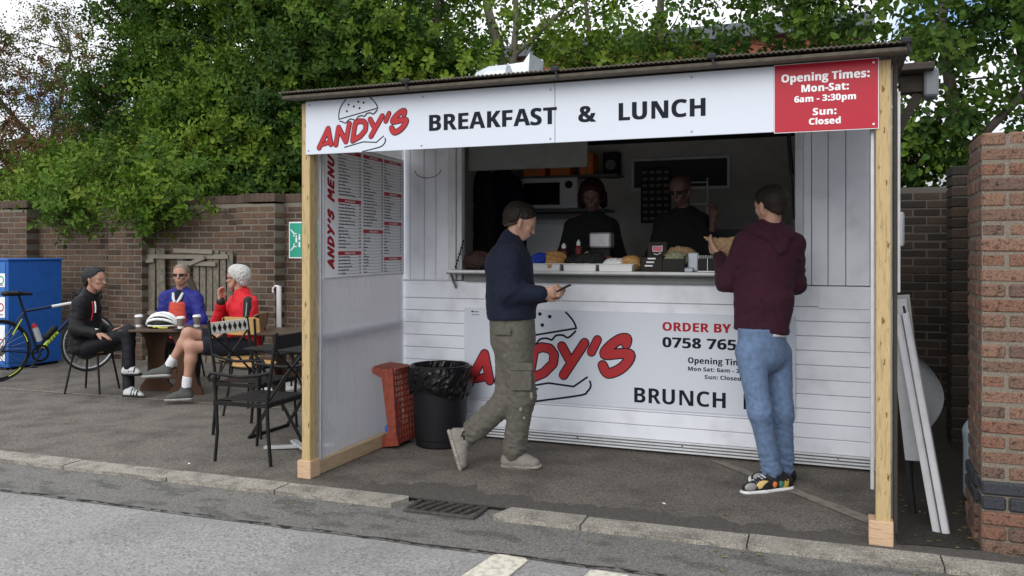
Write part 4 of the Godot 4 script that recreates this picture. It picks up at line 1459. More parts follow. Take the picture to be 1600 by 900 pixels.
func cup(label: String, p: Vector3, dark: bool) -> void:
	var t := thing("paper_cup", label, "cup", p, 0.0, "takeaway cups on the table")
	var b := MB.new()
	b.lathe([Vector2(0, 0.002), Vector2(0.028, 0.0), Vector2(0.0295, 0.022)], 20)
	built(t, "cup_base", b, M.white)
	var s := MB.new()
	s.lathe([Vector2(0.0298, 0.022), Vector2(0.0385, 0.098)], 20)
	built(t, "cup_sleeve", s, M.cup_grey)
	var l := MB.new()
	l.lathe([Vector2(0.0400, 0.097), Vector2(0.0415, 0.100), Vector2(0.0415, 0.104), Vector2(0.038, 0.106), Vector2(0.036, 0.118), Vector2(0.031, 0.118), Vector2(0.029, 0.113), Vector2(0, 0.113)], 20)
	built(t, "lid", l, M.white)


func make_seating() -> void:
	# the men's table: narrow top on a solid waisted base
	var tb := thing("wooden_table", "brown table with solid waisted base between the three seated men", "table", Vector3(-3.07, 0, -2.12), 0.36, "brown tables")
	box(tb, "table_top", Vector3(0, 0.638, 0), Vector3(0.80, 0.026, 0.56), M.table_top, 0.006)
	for s in [-1, 1]:
		var b := MB.new()
		var o := PackedVector2Array([Vector2(-0.16, 0), Vector2(0.16, 0), Vector2(0.16, 0.05), Vector2(0.11, 0.11), Vector2(0.085, 0.22), Vector2(0.085, 0.40), Vector2(0.12, 0.54), Vector2(0.2, 0.62), Vector2(-0.2, 0.62), Vector2(-0.12, 0.54), Vector2(-0.085, 0.40), Vector2(-0.085, 0.22), Vector2(-0.11, 0.11), Vector2(-0.16, 0.05)])
		b.slab(o, -0.014, 0.014)
		built(tb, "end_panel", b, M.table_base, at(Vector3(s * 0.20, 0, 0), Vector3(0, PI / 2 if false else 0.0, 0)).translated_local(Vector3(0, 0, s * 0.12)))
	box(tb, "stretcher", Vector3(0, 0.2, 0), Vector3(0.20, 0.09, 0.22), M.table_base, 0.004)
	var t2 := thing("wooden_table", "brown table beside the porch side sheet, nothing on it", "table", Vector3(-1.62, 0, -2.32), 0.36, "brown tables")
	box(t2, "table_top", Vector3(0, 0.642, 0), Vector3(0.86, 0.026, 0.56), M.table_top, 0.006)
	for s in [-1, 1]:
		box(t2, "end_panel", Vector3(s * 0.26, 0.315, 0), Vector3(0.03, 0.626, 0.34), M.table_base, 0.004)
	box(t2, "stretcher", Vector3(0, 0.25, 0), Vector3(0.49, 0.10, 0.03), M.table_base, 0.004)
	# folding metal table
	var t3 := thing("folding_table", "small black folding metal table between the metal armchairs", "table", Vector3(-0.80, 0, -0.98), 0.0)
	box(t3, "table_top", Vector3(0, 0.672, 0), Vector3(0.52, 0.018, 0.52), M.black_metal, 0.004)
	for sz in [-1, 1]:
		for sx in [-1, 1]:
			var b := MB.new()
			b.bar(Vector3(sx * 0.22, 0.660, sz * (0.21 + sx * 0.012)), Vector3(-sx * 0.22, 0.012, sz * (0.21 + sx * 0.012)), 0.010, 0.026, Vector3.UP, 0.002)
			built(t3, "leg", b, M.black_metal)
	for sx in [-1, 1]:
		box(t3, "foot_bar", Vector3(sx * 0.22, 0.012, 0), Vector3(0.022, 0.022, 0.50), M.black_metal, 0.003)
	var foot := MB.new()
	foot.bar(Vector3(-0.1, 0.014, 0.22), Vector3(0.34, 0.022, 0.0), 0.05, 0.022, Vector3.UP, 0.004)
	var base := thing("table_foot", "flat grey steel foot lying behind the left post", "table foot", Vector3(-0.60, 0, -0.72))
	built(base, "bar", foot, M.alu)
	var foot2 := MB.new()
	foot2.bar(Vector3(0.02, 0.034, 0.04), Vector3(0.24, 0.036, 0.22), 0.05, 0.020, Vector3.UP, 0.004)
	built(base, "bar", foot2, M.alu)
	# chairs
	metal_armchair("metal_armchair", "black slatted metal armchair nearest the kerb beside the left post", Vector3(-0.595, 0, -0.345), PI / 2 + 0.04, false)
	metal_armchair("metal_armchair", "black metal armchair with white band of black diamonds across its back", Vector3(-1.14, 0, -0.98), -PI / 2 + 0.02, true)
	wood_chair("bistro chair with pale wooden back turned to the road, behind diamond chair", Vector3(-1.63, 0, -1.56), 0.08, M.ply)
	wood_chair("bistro chair with shade-darkened wooden back under the man in red jacket", Vector3(-2.12, 0, -1.98), PI / 2 + 0.36, M.ply_shaded, true, 0.42)
	wood_chair("bistro chair with pale wooden back beyond the empty brown table", Vector3(-2.10, 0, -2.86), 2.7, M.ply)
	wood_chair("backless bistro stool under the man in black jacket", Vector3(-3.87, 0, -1.90), -PI / 2 + 0.3, M.ply, false, 0.415)
	wood_chair("bistro chair under the man in blue jacket behind the table", Vector3(-3.62, 0, -2.86), 3.5, M.ply_shaded, true, 0.42)
	# white post on a round foot
	var wp := thing("white_post", "slim white post with hooked top standing by the brick pier", "post", Vector3(-2.19, 0, -2.66))
	var fb := MB.new()
	fb.lathe([Vector2(0.21, 0.0), Vector2(0.215, 0.025), Vector2(0.19, 0.05), Vector2(0.05, 0.075), Vector2(0.03, 0.11), Vector2(0, 0.11)], 24)
	built(wp, "foot", fb, M.white)
	var pole := MB.new()
	pole.tube([Vector3(0, 0.1, 0), Vector3(0, 1.05, 0)], 0.024, 12)
	built(wp, "pole", pole, M.white)
	var hook := MB.new()
	hook.tube([Vector3(0.0, 1.045, 0), Vector3(-0.035, 1.052, 0.01), Vector3(-0.06, 1.03, 0.015), Vector3(-0.066, 1.0, 0.015), Vector3(-0.055, 0.985, 0.015)], 0.010, 8)
	built(wp, "hook", hook, M.white)
	# on the men's table
	cup("white lidded paper cup at the left end of the table", Vector3(-3.40, 0.652, -2.03), true)
	cup("white lidded paper cup beside the helmet, the nearer of two", Vector3(-2.87, 0.652, -2.03), true)
	cup("white lidded paper cup at the table's right end, behind the other", Vector3(-2.86, 0.652, -2.24), true)
	make_helmet(Vector3(-3.09, 0.652, -2.02))
	var gl := thing("gloves", "crumpled black cycling gloves lying beside the helmet", "gloves", Vector3(-3.29, 0.652, -2.04))
	var gm := part(gl, "glove", null, M.charcoal)
	soft(gm, [{"bones": [[Vector3(-3.33, 0.672, -2.06), Vector3(-3.25, 0.675, -2.03), 0.018, 0.022], [Vector3(-3.28, 0.69, -2.05), Vector3(-3.23, 0.665, -2.0), 0.016, 0.012], [Vector3(-3.34, 0.68, -2.04), Vector3(-3.30, 0.70, -2.03), 0.012, 0.014]], "cell": 0.006, "k": 140.0, "fold": 0.005, "wave": 40.0}])
	gm.position = -gl.position
	var ph := thing("mobile_phone", "dark phone lying at the right edge of the men's table", "phone", Vector3(-2.74, 0.6535, -1.90), 0.4)
	box(ph, "case", Vector3(0, 0.004, 0), Vector3(0.15, 0.009, 0.075), M.black, 0.003)
	box(ph, "screen", Vector3(0, 0.0095, 0), Vector3(0.14, 0.002, 0.068), M.bin_bag)
	# assembly point sign on the pier
	var sg := thing("assembly_sign", "green assembly point sign on the wall beside the left post", "sign", Vector3(-2.80, 1.535, -4.09))
	box(sg, "border", Vector3(0, 0, 0), Vector3(0.62, 0.44, 0.012), M.print_white)
	box(sg, "panel", Vector3(-0.155, 0, 0.007), Vector3(0.28, 0.41, 0.004), M.green_sign)
	box(sg, "panel", Vector3(0.15, 0, 0.007), Vector3(0.29, 0.41, 0.004), M.green_sign)
	var ic := MB.new()
	for q in [[-0.045, 0.02], [0.0, 0.035], [0.045, 0.02], [0.0, -0.035]]:
		ic.box(Vector3(-0.155 + q[0], q[1] - 0.02, 0.011), Vector3(0.022, 0.06, 0.002))
		ic.box(Vector3(-0.155 + q[0], q[1] + 0.026, 0.011), Vector3(0.018, 0.018, 0.002))
	for sx in [-1, 1]:
		for sy in [-1, 1]:
			ic.box(Vector3(-0.155 + sx * 0.10, sy * 0.10, 0.011), Vector3(0.075, 0.014, 0.002), 0.0, Basis(Vector3.BACK, sx * sy * PI / 4))
			ic.box(Vector3(-0.155 + sx * 0.078, sy * 0.062, 0.011), Vector3(0.012, 0.045, 0.002))
			ic.box(Vector3(-0.155 + sx * 0.062, sy * 0.078, 0.0125), Vector3(0.045, 0.012, 0.002))
	built(sg, "arrows_symbol", ic, M.print_white)
	write(sg, "lettering", "a", Transform3D(Basis(), Vector3(0.03, 0.03, 0.0095)), 0.07, 0.0, M.print_white)
	make_gate()
	make_waste()


func make_helmet(p: Vector3) -> void:
	var t := thing("cycling_helmet", "white and black vented cycling helmet lying on the table", "helmet", p, 0.36)
	var shell := MB.new()
	shell.lathe([Vector2(0.112, 0.025), Vector2(0.125, 0.05), Vector2(0.118, 0.09), Vector2(0.09, 0.125), Vector2(0.05, 0.142), Vector2(0, 0.148)], 24, Vector3.ZERO, Vector3(1.16, 0.92, 0.86))
	built(t, "inner_shell", shell, M.black)
	for i in 6:
		var a := -0.95 + i * 0.38
		var pts := []
		for k in 9:
			var u := -1.32 + k * 0.33
			var r := Vector3(sin(u) * 0.152, cos(u) * cos(a) * 0.148, cos(u) * sin(a) * 0.118)
			pts.append(Vector3(r.x, maxf(0.02, r.y * 0.93 + 0.012), r.z))
		var b := MB.new()
		b.tube(pts, [0.008, 0.012, 0.014, 0.014, 0.013, 0.014, 0.014, 0.012, 0.008], 6)
		built(t, "shell_rib", b, M.white)
	var rim := MB.new()
	var pts2 := []
	for k in 25:
		pts2.append(Vector3(cos(TAU * k / 24) * 0.135, 0.026, sin(TAU * k / 24) * 0.1))
	rim.tube(pts2, 0.009, 6, false)
	built(t, "rim", rim, M.white)
	var strap := MB.new()
	strap.tube([Vector3(0.0, 0.02, 0.1), Vector3(0.02, 0.012, 0.125), Vector3(0.07, 0.01, 0.12), Vector3(0.1, 0.012, 0.11)], 0.008, 6)
	strap.tube([Vector3(0.0, 0.02, 0.1), Vector3(-0.03, 0.015, 0.118), Vector3(-0.06, 0.03, 0.1)], 0.007, 6)
	built(t, "strap", strap, mat(lin(0.5, 0.5, 0.03), 0.7))


func make_gate() -> void:
	var t := thing("pallet_gate", "broken grey palisade gate of old boards leaning in wall bay", "gate", Vector3(0, 0, -4.02))
	var zs := 0.0
	for x in [-5.36, -5.20, -5.03]:
		box(t, "board", Vector3(x, 0.72 + rng.randf_range(-0.02, 0.02), 0.0), Vector3(0.135, 1.44, 0.02), M.grey_wood, 0.003, Vector3(0, 0, rng.randfn(0, 0.008)))
	for i in 6:
		var x := -4.46 + i * 0.105
		box(t, "board", Vector3(x, 0.70 + rng.randf_range(-0.03, 0.03), 0.0), Vector3(0.086, 1.40, 0.02), M.grey_wood, 0.003, Vector3(0, 0, rng.randfn(0, 0.01)))
	for q in [[-4.72, 1.33, 1.55, 0.0, 0.024], [-5.22, 0.60, 0.52, 0.0, 0.024], [-4.2, 0.62, 0.62, 0.0, 0.024], [-4.25, 0.42, 0.6, 0.0, 0.024], [-4.48, 1.40, 0.62, -0.03, 0.046], [-5.33, 1.265, 0.44, 0.09, 0.046], [-4.42, 1.245, 0.6, -0.02, 0.046], [-4.40, 1.28, 0.25, 0.35, 0.068], [-5.28, 0.02, 0.62, 0.06, 0.046]]:
		box(t, "rail", Vector3(q[0], q[1], q[4]), Vector3(q[2], 0.055, 0.02), M.grey_rail, 0.003, Vector3(0, 0, q[3]))
	box(t, "brace", Vector3(-4.52, 0.98, 0.024), Vector3(0.8, 0.085, 0.018), M.dark_beam, 0.003, Vector3(0, 0, -1.05))


func make_waste() -> void:
	# bottle bank at the left edge
	var b := thing("recycling_bank", "large blue steel recycling bank at the left edge behind the bicycle", "recycling bin", Vector3(-5.99, 0, -2.62))
	box(b, "body", Vector3(-0.66, 0.66, -0.37), Vector3(1.32, 1.26, 0.735), M.blue_bin, 0.008)
	box(b, "lid", Vector3(-0.66, 1.30, -0.37), Vector3(1.35, 0.022, 0.76), M.blue_bin, 0.004)
	box(b, "front_plate", Vector3(-0.66, 0.665, 0.0015), Vector3(1.24, 1.2, 0.006), M.blue_front, 0.002)
	box(b, "skid", Vector3(-0.1, 0.015, -0.37), Vector3(0.1, 0.03, 0.7), M.black)
	box(b, "skid", Vector3(-1.2, 0.015, -0.37), Vector3(0.1, 0.03, 0.7), M.black)
	for q in [[1.06, 0.16, [0.55, 0.72, 0.78]], [0.74, 0.24, [0.75, 0.74, 0.74]], [0.32, 0.42, [0.70, 0.70, 0.71]]]:
		var st := box(b, "sticker", Vector3(-0.135, q[0], 0.006), Vector3(0.19, q[1], 0.003), M.print_white)
		var mark := MB.new()
		mark.tinted = false
		mark.xf = Transform3D(Basis(Vector3.RIGHT, PI / 2), Vector3(0.03, 0.0, 0.002))
		mark.lathe([Vector2(0.035, 0.0), Vector2(0.05, 0.0008), Vector2(0.05, 0.0), Vector2(0.035, 0.0)], 20)
		built(st, "symbol", mark, M.ink_red if q[0] < 1.0 else M.green_sign)
		box(st, "print_line", Vector3(0.0, -q[1] * 0.36, 0.002), Vector3(0.13, 0.012, 0.002), M.cup_grey)
	# round black bin with a liner
	var bin := thing("litter_bin", "round black litter bin with black liner against the kiosk front", "bin", Vector3(0.395, 0, -1.10))
	var s := MB.new()
	s.lathe([Vector2(0, 0.012), Vector2(0.165, 0.012), Vector2(0.172, 0.0), Vector2(0.178, 0.012), Vector2(0.180, 0.05), Vector2(0.184, 0.06), Vector2(0.206, 0.56), Vector2(0.212, 0.57), Vector2(0.212, 0.585), Vector2(0.198, 0.585), Vector2(0.17, 0.05), Vector2(0, 0.04)], 36)
	built(bin, "shell", s, M.bin_black)
	var liner := MB.new()
	var f := FastNoiseLite.new()
	f.seed = 3
	f.frequency = 1.0
	var rows := 16
	var seg := 72
	var grid := []
	for i in rows:
		var u := float(i) / (rows - 1)
		var line := []
		for k in seg:
			var a := TAU * k / seg
			var y: float
			var r: float
			if u < 0.35:
				y = 0.38 + u / 0.35 * 0.212
				r = 0.183
			else:
				var v := (u - 0.35) / 0.65
				y = 0.592 - v * (0.21 + 0.03 * sin(a * 2.0 + 1.0))
				r = 0.216 + 0.012 * sin(v * PI) - 0.004 * v
			var q := Vector3(cos(a), 0, sin(a))
			var w := 1.0 - 2.4 * absf(f.get_noise_3d(q.x * 3.2, y * 9.0, q.z * 3.2))
			w += 0.5 * (1.0 - 2.4 * absf(f.get_noise_3d(q.x * 8.0, y * 14.0, q.z * 8.0)))
			line.append(q * (r + 0.010 * w * (1.0 if u > 0.3 else 0.4)) + Vector3(0, y + 0.006 * f.get_noise_2d(a * 4.0, u * 6.0), 0))
		grid.append(line)
	for i in rows - 1:
		for k in seg:
			var l := (k + 1) % seg
			var out: Vector3 = grid[i][k] * (1.0 if i > 5 else -1.0)
			out.y = 0
			liner.flat(grid[i][k], grid[i][l], grid[i + 1][l], out)
			liner.flat(grid[i][k], grid[i + 1][l], grid[i + 1][k], out)
	built(bin, "liner", liner, M.bin_bag)
	# orange plastic crate on its side
	var c := thing("plastic_crate", "orange plastic stacking crate stood on end beside the litter bin", "crate", Vector3(0.135, 0, -0.985), 0.0)
	var tilt := Node3D.new()
	# outline of the end rim that looks to the road: a tall C, open to the left
	var rim := PackedVector2Array([Vector2(-0.135, 0.0), Vector2(0.06, 0.03), Vector2(0.045, 0.10), Vector2(0.015, 0.56), Vector2(-0.175, 0.575), Vector2(-0.185, 0.565), Vector2(-0.175, 0.545), Vector2(-0.075, 0.50), Vector2(-0.02, 0.12), Vector2(-0.05, 0.085), Vector2(-0.14, 0.045)])
	for z in [0.14, -0.14]:
		var e := MB.new()
		e.slab(rim, -0.012, 0.012)
		built(c, "end_frame", e, M.orange_plastic, at(Vector3(0, 0, z)))
	for i in 12:
		box(c, "lattice_bar", Vector3(0.037 - i * 0.0028, 0.07 + i * 0.041, 0), Vector3(0.014, 0.012, 0.256), M.orange_plastic, 0.003)
	for i in 7:
		var lb := MB.new()
		lb.bar(Vector3(0.04, 0.05, -0.12 + i * 0.04), Vector3(0.005, 0.55, -0.12 + i * 0.04), 0.010, 0.014)
		built(c, "lattice_bar", lb, M.orange_plastic)
	for i in 6:
		box(c, "top_bar", Vector3(-0.155 + i * 0.034, 0.572 - i * 0.002, 0), Vector3(0.022, 0.014, 0.256), M.orange_plastic, 0.003)
	box(c, "bottom_board", Vector3(-0.03, 0.028, 0), Vector3(0.15, 0.014, 0.256), M.orange_plastic, 0.003, Vector3(0, 0, 0.14))
	var bb := thing("blue_bag", "crumpled blue plastic bag tucked behind the orange crate", "bag", Vector3(0.05, 0.0, -1.05))
	var bm := part(bb, "bag", null, mat(lin(0.02, 0.13, 0.6), 0.3))
	soft(bm, [{"bones": [[Vector3(0, 0.06, 0), Vector3(0.0, 0.22, 0.01), 0.05, 0.03], [Vector3(0.0, 0.22, 0.01), Vector3(0.01, 0.30, -0.01), 0.03, 0.012], [Vector3(-0.02, 0.1, 0.05), Vector3(0.01, 0.07, 0.07), 0.03, 0.04]], "cell": 0.009, "k": 120.0, "fold": 0.014, "wave": 22.0}])


# ---------------------------------------------------------------- the bicycle

func make_bicycle() -> void:
	# own axes: x forward, y up, z to the rider's right (the side seen)
	var a := Vector3(-5.30, 0, -1.98)
	var d := Vector3(-5.07, 0, -2.95) - a
	var t := thing("bicycle", "dark blue road bicycle with yellow details leaning on the recycling bank", "bicycle", a, atan2(-d.z, d.x))
	var lean := 0.0
	var R := 0.335
	var wb := 0.99
	for wx in [0.0, wb]:
		var w := Node3D.new()
		w.name = "wheel"
		t.add_child(w, true)
		w.position = Vector3(wx, R, 0)
		var ty := MB.new()
		var pts := []
		for i in 41:
			pts.append(Vector3(cos(TAU * i / 40) * (R - 0.013), sin(TAU * i / 40) * (R - 0.013), 0))
		ty.tube(pts, 0.0135, 8, false)
		built(w, "tyre", ty, M.rubber)
		var rm := MB.new()
		pts = []
		for i in 41:
			pts.append(Vector3(cos(TAU * i / 40) * (R - 0.034), sin(TAU * i / 40) * (R - 0.034), 0))
		rm.tube(pts, 0.0115, 6, false)
		built(w, "rim", rm, M.alu if wx > 0 else M.black)
		var hub := MB.new()
		hub.tube([Vector3(0, 0, -0.05), Vector3(0, 0, 0.05)], 0.022, 10)
		built(w, "hub", hub, M.black)
		var sp := MB.new()
		for i in 24:
			var g := TAU * i / 24
			sp.tube([Vector3(cos(g + 0.5) * 0.02, sin(g + 0.5) * 0.02, 0.03 if i % 2 else -0.03), Vector3(cos(g) * (R - 0.04), sin(g) * (R - 0.04), 0)], 0.0014, 3, false)
		built(w, "spokes", sp, M.steel).set_meta("kind", "stuff")
		if wx == 0.0:
			var dec := MB.new()
			for arc in [[-1.25, -0.75], [0.25, 0.6]]:
				var ap := []
				for i in 7:
					var g: float = lerpf(arc[0], arc[1], i / 6.0)
					ap.append(Vector3(cos(g) * (R - 0.034), sin(g) * (R - 0.034), 0.0095))
				dec.tube(ap, 0.006, 5)
			built(w, "rim_decal", dec, mat(lin(0.6, 0.72, 0.05), 0.5)).set_meta("kind", "stuff")
	var navy := mat(lin(0.012, 0.022, 0.06), 0.3)
	var lime := mat(lin(0.55, 0.72, 0.05), 0.4)
	var bb := Vector3(0.41, 0.27, 0)
	var st := Vector3(0.245, 0.78, 0)
	var hd := Vector3(0.80, 0.84, 0)
	var hl := Vector3(0.835, 0.70, 0)
	var f := MB.new()
	f.tube([bb, st], 0.016, 10)
	f.tube([st + Vector3(0.01, -0.04, 0), hd + Vector3(0.01, -0.03, 0)], 0.016, 10)
	f.tube([hl, bb], 0.021, 10)
	f.tube([hd, hl], 0.019, 10)
	for s in [-1, 1]:
		f.tube([bb + Vector3(0, 0, s * 0.02), Vector3(0.0, R, s * 0.065)], 0.009, 8)
		f.tube([st + Vector3(0.01, -0.05, s * 0.012), Vector3(0.0, R, s * 0.065)], 0.0075, 8)
	built(t, "frame", f, navy)
	var fk := MB.new()
	for s in [-1, 1]:
		fk.tube([hl + Vector3(0.005, -0.01, s * 0.03), Vector3(0.92, 0.5, s * 0.05), Vector3(wb, R, s * 0.055)], [0.015, 0.012, 0.008], 8)
	built(t, "fork", fk, navy)
	var db := MB.new()
	var dir := (hl - bb).normalized()
	db.tube([bb + dir * 0.07, bb + dir * 0.30], 0.0225, 10)
	built(t, "down_tube_panel", db, lime)
	var lt := MB.new()
	for i in 5:
		var c := bb + dir * (0.10 + i * 0.042) + Vector3(0, 0, 0.0235)
		lt.bar(c - dir * 0.012 + Vector3(-0.006, 0.01, 0), c + dir * 0.012 + Vector3(-0.006, 0.01, 0), 0.006, 0.003, Vector3.BACK)
		lt.bar(c - dir * 0.012 + Vector3(0.006, -0.008, 0), c + dir * 0.012 + Vector3(0.006, -0.008, 0), 0.006, 0.003, Vector3.BACK)
		lt.bar(c - dir * 0.012 + Vector3(-0.006, 0.01, 0), c - dir * 0.012 + Vector3(0.006, -0.008, 0), 0.006, 0.003, Vector3.BACK)
	built(t, "tube_lettering", lt, M.ink)
	var tt := MB.new()
	var td := (hd - st).normalized()
	tt.tube([st + td * 0.30 + Vector3(0.01, -0.035, 0), st + td * 0.53 + Vector3(0.01, -0.03, 0)], 0.0168, 10)
	built(t, "top_tube_decal", tt, M.white)
	var ss := MB.new()
	ss.tube([Vector3(0.225, 0.66, 0.02), Vector3(0.12, 0.5, 0.045)], 0.0085, 6)
	built(t, "seat_stay_decal", ss, lime)
	var sp2 := MB.new()
	sp2.tube([st, Vector3(0.205, 0.92, 0)], 0.013, 8)
	built(t, "seat_post", sp2, M.black)
	var sd := part(t, "saddle", null, M.black)
	soft(sd, [{"bones": [[Vector3(0.06, 0.945, 0), Vector3(0.18, 0.94, 0), 0.03, 0.026, Vector3(0, 0, 1), 2.3], [Vector3(0.18, 0.94, 0), Vector3(0.335, 0.93, 0), 0.026, 0.018]], "cell": 0.008, "k": 110.0, "cuts": [[Vector3(0, 0.915, 0), Vector3.DOWN]]}])
	var stem := MB.new()
	stem.tube([hd, hd + Vector3(-0.01, 0.05, 0), hd + Vector3(0.09, 0.075, 0)], 0.014, 8)
	built(t, "stem", stem, M.black)
	var bar := MB.new()
	var c := hd + Vector3(0.09, 0.075, 0)
	for s in [-1, 1]:
		bar.tube([c, c + Vector3(0, 0, s * 0.17), c + Vector3(0.03, 0, s * 0.205), c + Vector3(0.09, -0.01, s * 0.21), c + Vector3(0.11, -0.06, s * 0.213), c + Vector3(0.08, -0.12, s * 0.216), c + Vector3(0.0, -0.135, s * 0.22)], 0.014, 8)
		bar.tube([c + Vector3(0.09, 0.0, s * 0.21), c + Vector3(0.13, 0.05, s * 0.21)], 0.016, 8)
		bar.tube([c + Vector3(0.12, 0.03, s * 0.212), c + Vector3(0.13, -0.07, s * 0.215)], 0.006, 6)
	built(t, "handlebar", bar, M.black)
	var cr := MB.new()
	cr.xf = Transform3D(Basis(Vector3.RIGHT, PI / 2), bb + Vector3(0, 0, 0.05))
	cr.lathe([Vector2(0.072, -0.002), Vector2(0.095, -0.002), Vector2(0.098, 0.0), Vector2(0.095, 0.002), Vector2(0.072, 0.002), Vector2(0.072, -0.002)], 28)
	built(t, "chainring", cr, M.black)
	var ck := MB.new()
	ck.bar(bb + Vector3(0, 0, 0.062), bb + Vector3(-0.10, -0.135, 0.066), 0.02, 0.014, Vector3.BACK)
	ck.bar(bb + Vector3(0, 0, -0.062), bb + Vector3(0.10, 0.135, -0.066), 0.02, 0.014, Vector3.BACK)
	for s in [-1, 1]:
		ck.box(bb + Vector3(-0.10 * s, -0.135 * s, 0.10 * s), Vector3(0.07, 0.02, 0.06), 0.005)
	built(t, "cranks", ck, M.charcoal)
	var ch := MB.new()
	ch.tube([bb + Vector3(0, 0.095, 0.05), Vector3(0, R + 0.04, 0.05)], 0.004, 5)
	ch.tube([bb + Vector3(0, -0.095, 0.05), Vector3(0.03, 0.20, 0.05), Vector3(-0.03, R - 0.03, 0.05)], 0.004, 5)
	built(t, "chain", ch, M.charcoal)
	var cs := MB.new()
	cs.xf = Transform3D(Basis(Vector3.RIGHT, PI / 2), Vector3(0, R, 0.045))
	cs.lathe([Vector2(0.0, -0.015), Vector2(0.055, -0.015), Vector2(0.055, -0.008), Vector2(0.035, 0.012), Vector2(0, 0.012)], 20)
	built(t, "cassette", cs, M.steel)
	var bt := MB.new()
	var bdir := (st - bb).normalized()
	var bo := bb + bdir * 0.12 + Vector3(0.05, 0.02, 0)
	bt.tube([bo, bo + bdir * 0.14, bo + bdir * 0.16], [0.035, 0.036, 0.028], 14)
	var bottle := built(t, "water_bottle", bt, mat(lin(0.42, 0.44, 0.47), 0.3))
	var cp := MB.new()
	cp.tube([bo + bdir * 0.16, bo + bdir * 0.185, bo + bdir * 0.205], [0.028, 0.026, 0.012], 12)
	built(bottle, "cap", cp, mat(lin(0.55, 0.04, 0.04), 0.4))
	var bt2 := MB.new()
	var co := bb + dir * 0.16 + Vector3(-0.035, 0.045, 0)
	bt2.tube([co, co + dir * 0.14, co + dir * 0.17], [0.034, 0.034, 0.02], 12)
	built(t, "tool_bottle", bt2, M.black)


# ---------------------------------------------------------------- on and behind the counter

func tray(label: String, x: float) -> Node3D:
	var t := thing("plastic_tray", label, "tray", Vector3(x, 1.268, -1.365), 0.0, "white trays along the counter")
	var w := 0.245
	var d := 0.20
	var h := 0.05
	box(t, "base", Vector3(0, 0.004, 0), Vector3(w - 0.03, 0.006, d - 0.03), M.enamel, 0.002)
	for s in [-1, 1]:
		box(t, "side", Vector3(0, h / 2, s * (d / 2 - 0.008)), Vector3(w - 0.012, h, 0.006), M.enamel, 0.002, Vector3(s * 0.12, 0, 0))
		box(t, "side", Vector3(s * (w / 2 - 0.008), h / 2, 0), Vector3(0.006, h, d - 0.012), M.enamel, 0.002, Vector3(0, 0, -s * 0.12))
		box(t, "lip", Vector3(0, h, s * (d / 2 + 0.002)), Vector3(w + 0.012, 0.006, 0.016), M.enamel, 0.002)
		box(t, "lip", Vector3(s * (w / 2 + 0.002), h + 0.001, 0), Vector3(0.016, 0.006, d - 0.014), M.enamel, 0.002)
	return t


func crumpled(called: String, label: String, category: String, m: Material, p: Vector3, size: Vector3, turn: float, group := "") -> void:
	var t := thing(called, label, category, p, turn, group)
	var o := part(t, "wrapper", null, m)
	var r := size.y / 2
	soft(o, [{"bones": [[Vector3(-size.x / 2 + r, r, 0), Vector3(size.x / 2 - r, r, 0), r, r, Vector3(0, 0, 1), size.z / size.y], [Vector3(-size.x / 3, r * 0.8, size.z * 0.2), Vector3(size.x / 3, r, -size.z * 0.2), r * 0.8, r * 0.9]], "cell": 0.0045, "k": 150.0, "fold": 0.009, "wave": 34.0}])


func bottle(label: String, p: Vector3, body: Material, cap: Material, r: float, h: float) -> void:
	var t := thing("sauce_bottle", label, "bottle", p, 0.0, "sauce bottles")
	var b := MB.new()
	b.lathe([Vector2(0, 0), Vector2(r, 0.0), Vector2(r, h * 0.7), Vector2(r * 0.55, h * 0.82)], 18)
	built(t, "bottle_body", b, body)
	var c := MB.new()
	c.lathe([Vector2(r * 0.6, h * 0.8), Vector2(r * 0.6, h * 0.93), Vector2(r * 0.3, h * 0.96), Vector2(r * 0.2, h), Vector2(0, h)], 14)
	built(t, "cap", c, cap)


